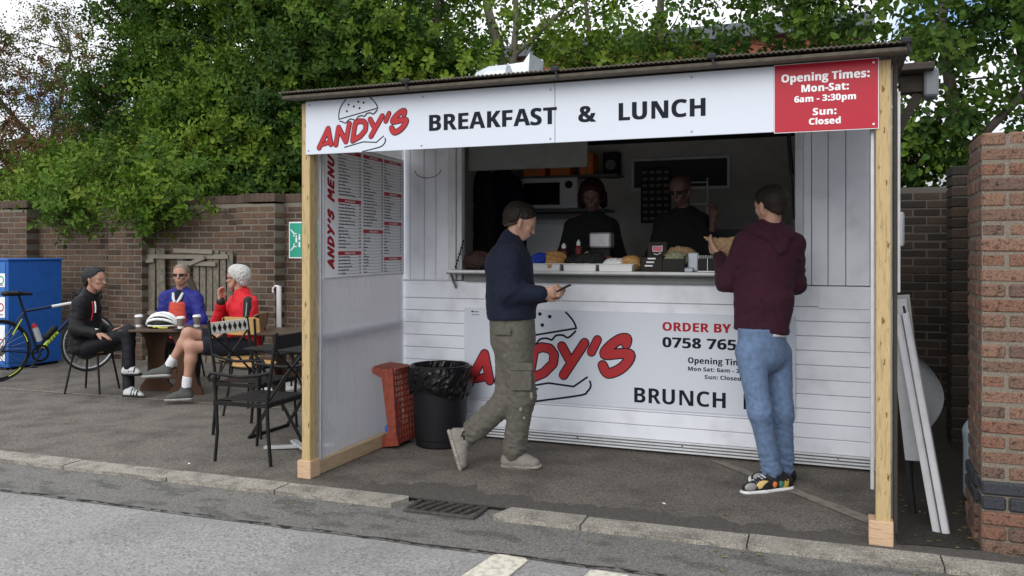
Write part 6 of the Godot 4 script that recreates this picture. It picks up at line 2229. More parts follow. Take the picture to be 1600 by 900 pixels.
func shoe(t: Node3D, o: Vector3, heel: Vector3, toe: Vector3, ankle: Vector3, upper: Material, sole: Material, called := "shoe", high := 0.0, g := 1.0) -> Node3D:
	var d := (toe - heel).normalized()
	var u := ankle - heel
	u = (u - d * u.dot(d)).normalized()
	var s := d.cross(u)
	var mid := heel.lerp(toe, 0.62)
	var sh := part(t, called, null, upper, at(-o))
	var bones := [[heel + u * 0.016, mid + u * 0.012, 0.040 * g, 0.043 * g, s, 1.05], [mid + u * 0.010, toe - d * 0.012, 0.042 * g, 0.033 * g, s, 1.15], [heel + u * 0.02 + d * 0.015, ankle + u * (0.005 + high) + (ankle - heel).normalized() * high * 0.3, 0.044 * g, 0.046 * g], [ankle, heel.lerp(toe, 0.4) + u * 0.03, 0.04 * g, 0.034 * g]]
	soft(sh, [{"bones": bones, "cell": 0.009, "k": 110.0, "fold": 0.0025, "wave": 30.0, "cuts": [[heel - u * 0.022, -u]]}])
	var so := part(sh, "sole", null, sole)
	soft(so, [{"bones": [[heel - u * 0.01, mid - u * 0.01, 0.046 * g, 0.047 * g, s, 1.05], [mid - u * 0.01, toe - u * 0.008, 0.047 * g, 0.038 * g, s, 1.15]], "cell": 0.008, "k": 140.0, "cuts": [[heel - u * 0.031, -u], [heel - u * 0.008, u]]}])
	return sh


# body (skin), hands and head in one mesh; returns the thing. J: joints, H: head frame
func person(label: String, J: Dictionary, H: Basis, skin: Material, hands: Array, bare_legs := false) -> Node3D:
	var foot: Vector3 = J.pelvis
	var o := Vector3(foot.x, 0.0, foot.z)
	var t := thing("person", label, "person", o)
	var b := part(t, "body", null, skin, at(-o))
	var side: Vector3 = (J.shR - J.shL).normalized()
	var bones := [[J.neck + Vector3(0, -0.05, 0), J.head + H * Vector3(0, -0.05, -0.012), 0.056, 0.05], [J.chest, J.pelvis, 0.09, 0.09, side, 1.3],
		[J.shL, J.elL, 0.042, 0.035], [J.shR, J.elR, 0.042, 0.035]]
	var sets := []
	if J.has("hipL"):
		for s in ["L", "R"]:
			var hip: Vector3 = J["hip" + s]
			var kn: Vector3 = J["kn" + s]
			var an: Vector3 = J["an" + s]
			var calf: Vector3 = kn.lerp(an, 0.3) - (J["to" + s] - J["he" + s]).normalized() * 0.012
			var k := 1.0 if bare_legs else 0.75
			var limb := [[hip, kn, 0.076 * k, 0.050 * k], [kn, calf, 0.044 * k, 0.050 * k], [calf, an, 0.050 * k, 0.033 * k]]
			if bare_legs:
				limb.append([kn + (kn - hip).normalized() * 0.010, kn, 0.038, 0.040])
			bones.append_array(limb)
	sets.append({"bones": bones, "cell": 0.013 if bare_legs else 0.018, "k": 70.0})
	sets.append({"bones": head_bones(J.head, H), "cell": 0.006, "k": 150.0})
	for h in hands:
		var w: Vector3 = J["wr" + h[0]]
		var hb := hand_bones(w, h[1], h[2], h[3], h[4], 1.0, h[5] if h.size() > 5 else 0.05)
		hb.append([J["el" + h[0]].lerp(w, 0.6), w, 0.03, 0.024])
		sets.append({"bones": hb, "cell": 0.0048, "k": 220.0})
	soft(b, sets)
	return t


func torso_bones(J: Dictionary, fat: float, hem: float, wide := 1.38) -> Array:
	var side: Vector3 = (J.shR - J.shL).normalized()
	var up: Vector3 = (J.neck - J.pelvis).normalized()
	var chest: Vector3 = J.chest
	var waist: Vector3 = J.chest.lerp(J.pelvis, 0.6)
	var low: Vector3 = J.chest.lerp(J.pelvis, hem)
	var half: float = (J.shR - J.shL).length() / 2
	var out := [[J.neck - up * 0.02, chest - up * 0.0, 0.062, 0.102 * fat, side, wide], [chest, waist, 0.116 * fat, 0.114 * fat, side, wide], [waist, low, 0.116 * fat, 0.118 * fat, side, wide]]
	for s in ["L", "R"]:
		out.append([J.neck - up * 0.03, J["sh" + s].lerp(J.neck, 0.08) - up * 0.02, 0.052, 0.056])
	return out


func sleeves(J: Dictionary, k: float, cuff := 0.96) -> Array:
	var out := []
	for s in ["L", "R"]:
		var sh: Vector3 = J["sh" + s]
		var el: Vector3 = J["el" + s]
		var wr: Vector3 = J["wr" + s]
		var tip: Vector3 = sh.lerp(J.neck, 0.08) - (J.neck - J.pelvis).normalized() * 0.02
		out.append([tip, el, 0.060 * k, 0.053 * k])
		out.append([el, el.lerp(wr, cuff), 0.053 * k, 0.041 * k])
	return out


func worn_part(t: Node3D, called: String, m: Material, bones: Array, cell: float, k: float, fold: float, wave: float, cuts := [], stretch := Vector3(0.75, 1.25, 0.75), foci := []) -> MeshInstance3D:
	var p := part(t, called, null, m, at(-t.position))
	soft(p, [{"bones": bones, "cell": cell, "k": k, "fold": fold, "wave": wave, "cuts": cuts, "stretch": stretch, "foci": foci}])
	return p


func leg_foci(J: Dictionary) -> Array:
	var out := [[(J.hipL + J.hipR) / 2 - Vector3(0, 0.06, 0), 0.10, 0.8]]
	for s in ["L", "R"]:
		out.append([J["kn" + s], 0.10, 0.9])
		out.append([J["an" + s] + Vector3(0, 0.03, 0), 0.11, 1.5])
	return out


func arm_foci(J: Dictionary) -> Array:
	var out := [[J.chest.lerp(J.pelvis, 0.75), 0.14, 0.6]]
	for s in ["L", "R"]:
		out.append([J["el" + s], 0.10, 1.3])
		out.append([J["sh" + s] - Vector3(0, 0.08, 0), 0.09, 0.9])
	return out


func legs_bones(J: Dictionary, k: float, bottom := 1.0, belt := 0.05, seat := 0.105, wide := 1.28) -> Array:
	var side: Vector3 = (J.hipR - J.hipL).normalized()
	var out := [[J.pelvis + Vector3(0, belt, 0), (J.hipL + J.hipR) / 2, seat, seat, side, wide]]
	for s in ["L", "R"]:
		var hip: Vector3 = J["hip" + s]
		var kn: Vector3 = J["kn" + s]
		var an: Vector3 = J["an" + s]
		out.append([hip, kn, 0.098 * k, 0.073 * k])
		out.append([kn, kn.lerp(an, bottom), 0.071 * k, 0.060 * k])
	return out


func glasses(t: Node3D, J: Dictionary, H: Basis, m: Material, dark: Material) -> void:
	var b := MB.new()
	b.xf = Transform3D(H, J.head - t.position)
	for s in [-1.0, 1.0]:
		b.box(Vector3(s * 0.032, 0.004, 0.094), Vector3(0.046, 0.030, 0.006), 0.002, Basis(Vector3.UP, s * 0.22))
		b.bar(Vector3(s * 0.056, 0.008, 0.088), Vector3(s * 0.078, 0.004, -0.01), 0.004, 0.007)
	b.bar(Vector3(-0.012, 0.010, 0.097), Vector3(0.012, 0.010, 0.097), 0.004, 0.005)
	built(t, "glasses", b, dark)


func eyes(t: Node3D, J: Dictionary, H: Basis) -> void:
	var b := MB.new()
	b.xf = Transform3D(H, J.head - t.position)
	for s in [-1.0, 1.0]:
		b.ball(Vector3(s * 0.031, 0.0, 0.0765), Vector3(0.012, 0.0065, 0.008), 8)
	built(t, "eyes", b, M.charcoal)
	var e := MB.new()
	e.xf = b.xf
	for s in [-1.0, 1.0]:
		e.bar(Vector3(s * 0.015, 0.026, 0.093), Vector3(s * 0.048, 0.026, 0.078), 0.006, 0.006)
	built(t, "eyebrows", e, M.hair_dark)


func make_people() -> void:
	var UPV := Vector3.UP
	# --- man in navy jacket, waiting with his phone
	var J := NAVY
	var H := frame_of(ALONG * 0.9 + AWAY * 0.12 - UPV * 0.42)
	var t := person("man in navy jacket and paint-stained khaki trousers looking at his phone", J, H, M.skin[0], [["R", J.wrR.direction_to(J.wrR + ALONG * 1.0 + UPV * 0.12), Vector3(0.3, 0.2, -0.9), 0.62, -1.0], ["L", ALONG * 0.9 - AWAY * 0.35 + UPV * 0.05, UPV * 0.6 - AWAY * 0.8, 0.5, 1.0]])
	t.get_node("body").set_meta("label", "face, neck and hands")
	eyes(t, J, H)
	worn_part(t, "hair", M.hair_dark, [], 0.01, 100, 0, 1)
	jobs[-1].sets = hair_two(J.head, H, 0.010, 0.004, 0.75, -0.018, 0.075)
	var fade := worn_part(t, "hair_sides", M.hair_fade, [], 0.01, 100, 0, 1)
	jobs[-1].sets = hair_two(J.head, H, 0.003, 0.0005, 0.8, 0.006, 0.03)
	var up := (J.neck - J.pelvis).normalized() as Vector3
	var tb := torso_bones(J, 1.34, 0.84, 1.12)
	tb.append_array(sleeves(J, 1.2))
	tb.append([J.neck - up * 0.03, J.neck + up * 0.025 + ALONG * 0.012, 0.066, 0.058])
	worn_part(t, "jacket", M.navy, tb, 0.0085, 62.0, 0.0065, 9.0, [[J.chest.lerp(J.pelvis, 0.90), -up]], Vector3(0.9, 1.1, 0.9), arm_foci(J))
	var lg := legs_bones(J, 1.16, 0.97, 0.05, 0.148, 1.02)
	worn_part(t, "trousers", M.khaki, lg, 0.0085, 75.0, 0.0085, 12.0, [[J.pelvis + UPV * 0.10, UPV]], Vector3(0.7, 1.4, 0.7), leg_foci(J))
	# cargo pocket and back pocket flaps
	var pk := MB.new()
	var th: Vector3 = J.hipR.lerp(J.knR, 0.62)
	pk.xf = Transform3D(Basis(ALONG, UPV, -AWAY), th - t.position - AWAY * 0.108 + ALONG * 0.012)
	pk.box(Vector3(0, -0.015, 0), Vector3(0.135, 0.15, 0.016), 0.006)
	pk.box(Vector3(0, 0.062, 0.007), Vector3(0.145, 0.05, 0.014), 0.005)
	built(t, "cargo_pocket", pk, M.khaki)
	var fl := MB.new()
	fl.xf = Transform3D(Basis(ALONG, UPV, -AWAY).rotated(UPV, -0.5), J.hipR - t.position - AWAY * 0.098 - ALONG * 0.075 + UPV * 0.06)
	fl.box(Vector3.ZERO, Vector3(0.12, 0.05, 0.012), 0.005)
	built(t, "back_pocket", fl, M.khaki)
	# dried plaster on the cloth
	for q in [[0.50, 0.02, 0.016], [0.96, 0.052, 0.022], [1.0, 0.06, 0.014], [0.80, 0.03, 0.008], [0.7, 0.065, 0.011], [1.2, 0.0, 0.012], [1.35, 0.03, 0.009]]:
		var p: Vector3 = J.hipR.lerp(J.knR, q[0]) if q[0] <= 1.0 else J.knR.lerp(J.anR, q[0] - 1.0)
		var sp := MB.new()
		sp.ball(p - t.position + ALONG * q[1] - AWAY * sqrt(maxf(0.0001, 0.094 * 0.094 - q[1] * q[1])), Vector3(q[2], q[2] * 1.3, 0.006), 7)
		built(t, "plaster_splash", sp, M.suede)
	shoe(t, t.position, J.heR, J.toR, J.anR, M.suede, M.kerb, "boot", 0.05)
	var bt := shoe(t, t.position, J.heL, J.toL, J.anL, M.suede, M.kerb, "boot", 0.05)
	var el := MB.new()
	el.box(J.anL.lerp(J.heL, 0.35) - AWAY * 0.046, Vector3(0.04, 0.062, 0.012), 0.004, Basis(ALONG, UPV, -AWAY) * Basis(Vector3.BACK, -0.5))
	built(bt, "elastic_side", el, M.charcoal)
	var ph := thing("mobile_phone", "dark phone held by the man in navy jacket", "phone", J.wrR + ALONG * 0.125 + UPV * 0.022 + AWAY * 0.03)
	ph.basis = Basis(ALONG, 0.0) * Basis(UPV.cross(ALONG).normalized(), 0.0)
	var pb := frame_of(ALONG * 0.9 + UPV * 0.42)
	part(ph, "case", box_mesh(Vector3(0.07, 0.009, 0.145), 0.003), M.black, Transform3D(pb, Vector3.ZERO))
	part(ph, "screen", box_mesh(Vector3(0.064, 0.002, 0.135)), M.bin_bag, Transform3D(pb, pb.y * 0.0055))

	# --- man in maroon hooded top
	J = MAROON
	H = frame_of(AWAY * 0.9 - ALONG * 0.38 - UPV * 0.16)
	t = person("man in maroon hooded top and blue jeans collecting food at the hatch", J, H, M.skin[0], [["L", AWAY * 0.35 - ALONG * 0.35 + UPV * 0.55, ALONG * 0.8 + UPV * 0.3, 0.45, 1.0], ["R", -ALONG * 0.7 + AWAY * 0.3 + UPV * 0.3, UPV * 0.7 + AWAY * 0.3, 0.5, -1.0]])
	eyes(t, J, H)
	worn_part(t, "hair", M.hair_dark, [], 0.01, 100, 0, 1)
	jobs[-1].sets = hair_two(J.head, H, 0.007, 0.002, 0.8)
	up = (J.neck - J.pelvis).normalized()
	tb = torso_bones(J, 0.98, 0.97)
	tb.append_array(sleeves(J, 0.98))
	var back := -(AWAY * 0.95 - ALONG * 0.3)
	var hood := []
	var last := Vector3.ZERO
	for i in 9:
		var an := -1.9 + i * 0.475
		var p: Vector3 = J.neck + back * (cos(an) * 0.088 - 0.004) + ALONG * sin(an) * 0.098 - up * (0.028 + 0.030 * cos(an))
		if i > 0:
			hood.append([last, p, 0.026 + 0.010 * maxf(0.0, cos(an)), 0.026 + 0.010 * maxf(0.0, cos(an))])
		last = p
	hood.append([J.neck + back * 0.10 - up * 0.07 - ALONG * 0.05, J.neck + back * 0.128 - up * 0.15, 0.030, 0.022])
	hood.append([J.neck + back * 0.10 - up * 0.07 + ALONG * 0.05, J.neck + back * 0.128 - up * 0.15, 0.030, 0.022])
	worn_part(t, "hood", M.maroon, hood, 0.008, 110.0, 0.005, 10.0)
	worn_part(t, "hooded_top", M.maroon, tb, 0.009, 62.0, 0.009, 7.0, [[J.chest.lerp(J.pelvis, 0.99), -up]], Vector3(0.9, 1.1, 0.9), arm_foci(J))
	worn_part(t, "t_shirt_hem", M.sock, [[J.pelvis + up * 0.03, J.pelvis - up * 0.005, 0.108, 0.110, (J.shR - J.shL).normalized(), 1.33]], 0.012, 80.0, 0.003, 12.0, [[J.pelvis - up * 0.012, -up]])
	lg = legs_bones(J, 0.87, 0.98, 0.03, 0.118, 1.32)
	worn_part(t, "jeans", M.denim, lg, 0.0085, 75.0, 0.0055, 14.0, [[J.pelvis + UPV * 0.03, UPV]], Vector3(0.6, 1.5, 0.6), leg_foci(J))
	for s in ["L", "R"]:
		var sh := shoe(t, t.position, J["he" + s], J["to" + s], J["an" + s], M.charcoal, M.white, "shoe")
		var d: Vector3 = (J["to" + s] - J["he" + s]).normalized()
		var near := d.cross(UPV).normalized()
		if near.dot(AWAY) > 0:
			near = -near
		for q in [[0.40, M.orange, 0.030, 0.05], [0.66, mat(lin(0.72, 0.50, 0.19), 0.7), 0.062, 0.075], [0.10, mat(lin(0.5, 0.34, 0.06), 0.7), 0.04, 0.07], [0.22, mat(lin(0.05, 0.2, 0.13), 0.7), 0.03, 0.055], [0.98, M.sheet_grey, 0.05, 0.06]]:
			var pm := MB.new()
			var c: Vector3 = J["he" + s].lerp(J["to" + s], q[0]) + near * 0.0365 + UPV * 0.02
			pm.xf = Transform3D(Basis(d, UPV, near), c)
			pm.ball(Vector3.ZERO, Vector3(q[2] * 0.85, q[3] * 0.42, 0.013), 10)
			built(sh, "colour_panel", pm, q[1])
		var lc := MB.new()
		for k in 4:
			var c2: Vector3 = J["he" + s].lerp(J["to" + s], 0.58 + k * 0.07) + UPV * (0.068 - k * 0.008)
			lc.bar(c2 - near * 0.02, c2 + near * 0.022 - UPV * 0.006, 0.008, 0.006)
		built(sh, "laces", lc, M.sock)
	# the paper bag in his hands
	var bg := thing("food_bag", "opened brown paper bag held up by the man in maroon", "bag", J.wrL + AWAY * 0.06 + ALONG * 0.055 + UPV * 0.06)
	var bgm := part(bg, "bag", null, M.kraft)
	soft(bgm, [{"bones": [[Vector3(-0.08, 0.0, 0.01), Vector3(0.09, 0.0, -0.03), 0.021, 0.024, UPV, 2.5], [Vector3(-0.075, 0.028, 0.01), Vector3(-0.128, 0.062, 0.012), 0.018, 0.006], [Vector3(0.07, 0.04, -0.02), Vector3(0.13, 0.052, -0.05), 0.014, 0.006]], "cell": 0.006, "k": 140.0, "fold": 0.007, "wave": 20.0}])

	# --- seated man in black
	J = BLACK
	H = frame_of(ALONG * 0.95 - AWAY * 0.1 - UPV * 0.05)
	t = person("grey-haired seated man in black jacket and tights, legs crossed", J, H, M.skin[1], [["R", ALONG * 0.9 - UPV * 0.25, -UPV, 0.25, -1.0, 0.1], ["L", ALONG * 0.8 - AWAY * 0.3 + UPV * 0.1, UPV * 0.5 + ALONG * 0.2 - AWAY * 0.4, 0.5, 1.0]])
	eyes(t, J, H)
	worn_part(t, "hair", M.hair_grey, [], 0.01, 100, 0, 1)
	jobs[-1].sets = hair_two(J.head, H, 0.008, 0.006, 1.0, 0.0, 0.088)
	up = (J.neck - J.pelvis).normalized()
	tb = torso_bones(J, 1.12, 1.02)
	tb.append_array(sleeves(J, 1.1))
	tb.append([J.neck - up * 0.03, J.neck + up * 0.02, 0.066, 0.06])
	worn_part(t, "jacket", M.jacket_black, tb, 0.012, 62.0, 0.006, 7.0, [[J.pelvis - up * 0.07, -up]])
	worn_part(t, "tights", M.tights, legs_bones(J, 0.86, 1.0), 0.012, 72.0, 0.003, 9.0)
	var near2 := -AWAY
	for q in [[0.075, mat(lin(0.5, 0.03, 0.04), 0.5), 0.0], [0.10, M.print_white, 0.6]]:
		var st := MB.new()
		var pts := []
		for k in 6:
			var v := k / 5.0 * (0.75 if q[2] == 0.0 else 0.35)
			var c: Vector3 = J.neck.lerp(J.pelvis, 0.12 + v * 0.62)
			pts.append(c - t.position + ALONG * (q[0] + 0.035 * sin(PI * (0.2 + v))) - AWAY * (0.115 - 0.02 * v))
		st.tube(pts, 0.007, 6)
		built(t, "jacket_stripe", st, q[1])
	for s in ["L", "R"]:
		var sh := shoe(t, t.position, J["he" + s], J["to" + s], J["an" + s], M.shoe_white, M.black, "cycling_shoe", 0.0, 0.84)
		for k in 3:
			var bd := MB.new()
			var c: Vector3 = J["he" + s].lerp(J["to" + s], 0.4 + k * 0.18) + UPV * 0.012
			bd.bar(c - AWAY * 0.046 + UPV * 0.0, c - AWAY * 0.01 + UPV * (0.048 - 0.006 * k), 0.016, 0.008, ALONG)
			built(sh, "strap", bd, M.black)
	var wt := thing("wrist_watch", "white watch on the wrist of the man in black", "watch", J.wrR)
	var wm := MB.new()
	wm.xf = Transform3D(frame_of(J.wrR - J.elR), Vector3.ZERO) * Transform3D(Basis(Vector3.RIGHT, PI / 2), Vector3.ZERO)
	wm.lathe([Vector2(0.036, -0.012), Vector2(0.039, -0.012), Vector2(0.039, 0.012), Vector2(0.036, 0.012), Vector2(0.036, -0.012)], 16)
	built(wt, "strap", wm, M.white)
	box(wt, "dial", Vector3(0, 0.042, 0.01), Vector3(0.03, 0.012, 0.03), M.white, 0.004)
	var p2 := thing("mobile_phone", "black phone in the hand of the man in black", "phone", J.wrL + ALONG * 0.12 + UPV * 0.02 - AWAY * 0.02)
	part(p2, "case", box_mesh(Vector3(0.07, 0.009, 0.14), 0.003), M.black, Transform3D(frame_of(ALONG + UPV * 0.4), Vector3.ZERO))

	# --- seated man in red
	J = RED
	H = frame_of(-ALONG * 0.95 + AWAY * 0.22)
	t = person("white-haired seated man in red jacket and dark shorts, hand at mouth", J, H, M.skin[2], [["R", -ALONG * 0.12 + UPV * 0.8 + AWAY * 0.1, -AWAY * 0.2 + ALONG * 0.9, 0.75, 1.0], ["L", -ALONG * 0.95 - UPV * 0.2, -UPV, 0.35, 1.0]], true)
	worn_part(t, "hair", M.hair_white, [], 0.01, 100, 0, 1)
	jobs[-1].sets = hair_two(J.head, H, 0.015, 0.006, 0.95, 0.0, 0.085)
	glasses(t, J, H, M.black, M.black)
	up = (J.neck - J.pelvis).normalized()
	tb = torso_bones(J, 1.10, 1.0)
	tb.append_array(sleeves(J, 1.12, 0.86))
	tb.append([J.neck - up * 0.03, J.neck + up * 0.022, 0.066, 0.06])
	worn_part(t, "jacket", M.jacket_red, tb, 0.012, 62.0, 0.0065, 7.0, [[J.pelvis - up * 0.06, -up]])
	worn_part(t, "cuff", M.charcoal, [[J.elR.lerp(J.wrR, 0.74), J.wrR, 0.046, 0.040]], 0.009, 100.0, 0.002, 20.0)
	worn_part(t, "cuff", M.charcoal, [[J.elL.lerp(J.wrL, 0.74), J.wrL, 0.046, 0.040]], 0.009, 100.0, 0.002, 20.0)
	var outl := -AWAY * 0.052
	worn_part(t, "sleeve_panel", M.charcoal, [[J.shL + outl * 0.58 + up * 0.012 - ALONG * 0.015, J.shL.lerp(J.elL, 0.95) + outl * 0.52 - ALONG * 0.01, 0.045, 0.040]], 0.009, 100.0, 0.0, 20.0)
	var ws := MB.new()
	ws.tube([J.shL + outl * 1.38 - ALONG * 0.015 - t.position, J.shL.lerp(J.elL, 0.9) + outl * 1.32 - ALONG * 0.012 - t.position], 0.0055, 6)
	built(t, "sleeve_piping", ws, M.sheet_grey)
	worn_part(t, "shorts", M.shorts, legs_bones(J, 1.02, 0.0).filter(func(q): return q[0] != J.knL and q[0] != J.knR), 0.012, 72.0, 0.004, 9.0, [[J.hipL.lerp(J.knL, 0.80), (J.knL - J.hipL).normalized()]])
	for s in ["L", "R"]:
		worn_part(t, "sock", M.sock, [[J["kn" + s].lerp(J["an" + s], 0.74), J["an" + s], 0.043, 0.042]], 0.009, 110.0, 0.0025, 30.0, [[J["kn" + s].lerp(J["an" + s], 0.72), (J["kn" + s] - J["an" + s]).normalized()]])
		shoe(t, t.position, J["he" + s], J["to" + s], J["an" + s], M.shoe_grey, M.sheet_grey, "trainer", 0.0, 0.84)

	# --- seated man in blue
	J = BLUE
	H = frame_of(-AWAY * 0.96 + ALONG * 0.05)
	t = person("seated man in blue jacket and sunglasses facing the road behind table", J, H, M.skin[1], [["L", -ALONG * 0.5 - AWAY * 0.6, -UPV, 0.4, 1.0], ["R", ALONG * 0.5 - AWAY * 0.6, -UPV, 0.4, -1.0]])
	worn_part(t, "hair", M.hair_short, [], 0.01, 100, 0, 1)
	jobs[-1].sets = hair_two(J.head, H, 0.005, 0.002, 0.95, 0.0, 0.088)
	glasses(t, J, H, M.black, M.black)
	up = (J.neck - J.pelvis).normalized()
	tb = torso_bones(J, 1.06, 1.0)
	tb.append_array(sleeves(J, 1.12))
	worn_part(t, "jacket", M.jacket_blue, tb, 0.012, 62.0, 0.007, 7.0)
	var fw := -AWAY
	worn_part(t, "jersey", M.jersey, [[J.chest + fw * 0.080 + up * 0.01, J.chest.lerp(J.pelvis, 0.85) + fw * 0.095, 0.078, 0.098, ALONG, 1.22]], 0.010, 90.0, 0.003, 10.0, [[J.chest + up * 0.055, up]])
	worn_part(t, "undershirt", M.navy, [[J.neck - up * 0.035 + fw * 0.06, J.chest + fw * 0.084 + up * 0.03, 0.040, 0.068, ALONG, 1.1]], 0.010, 90.0, 0.002, 10.0, [[J.chest + up * 0.045, -up]])
	for sx in [-1.0, 1.0]:
		var wb := MB.new()
		wb.tube([J.neck - up * 0.03 + fw * 0.085 + ALONG * sx * 0.052 - t.position, J.neck.lerp(J.chest, 0.5) + fw * 0.122 + ALONG * sx * 0.036 - t.position, J.chest + fw * 0.152 + up * 0.045 + ALONG * sx * 0.012 - t.position], [0.014, 0.017, 0.012], 7)
		built(t, "jersey_band", wb, M.sock)
	worn_part(t, "trousers", M.tights, legs_bones(J, 0.88, 1.0), 0.015, 72.0, 0.002, 8.0)
	for s in ["L", "R"]:
		shoe(t, t.position, J["he" + s] + UPV * 0.015, J["to" + s] + UPV * 0.02, J["an" + s], M.charcoal, M.black, "shoe")

	# --- the two behind the counter
	J = WOMAN
	H = frame_of(-AWAY * 0.9 - ALONG * 0.2 - UPV * 0.3)
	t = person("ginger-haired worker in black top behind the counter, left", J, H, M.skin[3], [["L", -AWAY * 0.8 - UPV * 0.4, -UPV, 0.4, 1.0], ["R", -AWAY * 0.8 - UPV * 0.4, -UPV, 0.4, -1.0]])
	eyes(t, J, H)
	worn_part(t, "hair", M.hair_ginger, [], 0.01, 100, 0, 1)
	jobs[-1].sets = [hair_set(J.head, H, 0.022, [[Vector3(0, 0.045, 0.07), Vector3(0, -0.5, 1)], [Vector3(0, 0, 0.035), Vector3(0, -0.7, 1)]], 1.0, 0.006, [[Vector3(-0.08, 0.0, -0.03), Vector3(-0.085, -0.10, -0.02), 0.035, 0.03], [Vector3(0.08, 0.0, -0.03), Vector3(0.085, -0.10, -0.02), 0.035, 0.03]])]
	up = (J.neck - J.pelvis).normalized()
	tb = torso_bones(J, 1.1, 1.0)
	tb.append_array(sleeves(J, 1.1, 0.7))
	worn_part(t, "top", M.staff, tb, 0.015, 62.0, 0.005, 7.0)
	worn_part(t, "trousers", M.staff, [[J.pelvis + Vector3(0, 0.05, 0), Vector3(J.pelvis.x - 0.08, 0.36, J.pelvis.z), 0.11, 0.07], [J.pelvis + Vector3(0, 0.05, 0), Vector3(J.pelvis.x + 0.08, 0.36, J.pelvis.z), 0.11, 0.07]], 0.02, 62.0, 0.0, 7.0)
	J = BALD
	H = frame_of(-AWAY * 0.75 - ALONG * 0.55 - UPV * 0.32)
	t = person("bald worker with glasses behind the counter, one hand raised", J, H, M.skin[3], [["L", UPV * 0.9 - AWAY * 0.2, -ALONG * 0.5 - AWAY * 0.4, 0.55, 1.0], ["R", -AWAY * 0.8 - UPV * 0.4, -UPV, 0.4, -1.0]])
	glasses(t, J, H, M.black, M.black)
	up = (J.neck - J.pelvis).normalized()
	tb = torso_bones(J, 1.14, 1.0)
	tb.append_array(sleeves(J, 1.1, 0.55))
	worn_part(t, "top", M.staff, tb, 0.015, 62.0, 0.005, 7.0)
	worn_part(t, "trousers", M.staff, [[J.pelvis + Vector3(0, 0.05, 0), Vector3(J.pelvis.x - 0.08, 0.36, J.pelvis.z), 0.11, 0.07], [J.pelvis + Vector3(0, 0.05, 0), Vector3(J.pelvis.x + 0.08, 0.36, J.pelvis.z), 0.11, 0.07]], 0.02, 62.0, 0.0, 7.0)


# ---------------------------------------------------------------- trees

func sprig_mesh(salt: int, leaves: int, length: float, leaf: float, wide: float) -> ArrayMesh:
	var r := RandomNumberGenerator.new()
	r.seed = salt
	var b := MB.new()
	for i in leaves:
		var s := float(i + 1) / leaves
		var p := Vector3(0.02 * sin(s * 4.0), s * length, 0.02 * cos(s * 3.0) - 0.02)
		var az := i * 2.4 + r.randf_range(-0.5, 0.5)
		var out := Vector3(cos(az), 0.25 + r.randf_range(-0.3, 0.5), sin(az)).normalized()
		if i == leaves - 1:
			out = Vector3(0.1, 1, 0.2).normalized()
		var flat := Vector3(r.randf_range(-0.5, 0.5), 1, r.randf_range(-0.5, 0.5))
		var sd := out.cross(flat).normalized()
		var nm := sd.cross(out).normalized()
		var l := leaf * r.randf_range(0.7, 1.15)
		var w := l * wide * 0.5
		var dip := nm * l * 0.10
		var b0 := p + out * 0.012
		var tip := b0 + out * l - nm * l * 0.12
		var l1 := b0 + out * l * 0.35 + sd * w + dip
		var l2 := b0 + out * l * 0.72 + sd * w * 0.72 + dip * 0.5
		var r1 := b0 + out * l * 0.35 - sd * w + dip
		var r2 := b0 + out * l * 0.72 - sd * w * 0.72 + dip * 0.5
		b.flat(b0, l1, l2, nm)
		b.flat(b0, l2, tip, nm)
		b.flat(b0, tip, r2, nm)
		b.flat(b0, r2, r1, nm)
	return b.mesh()


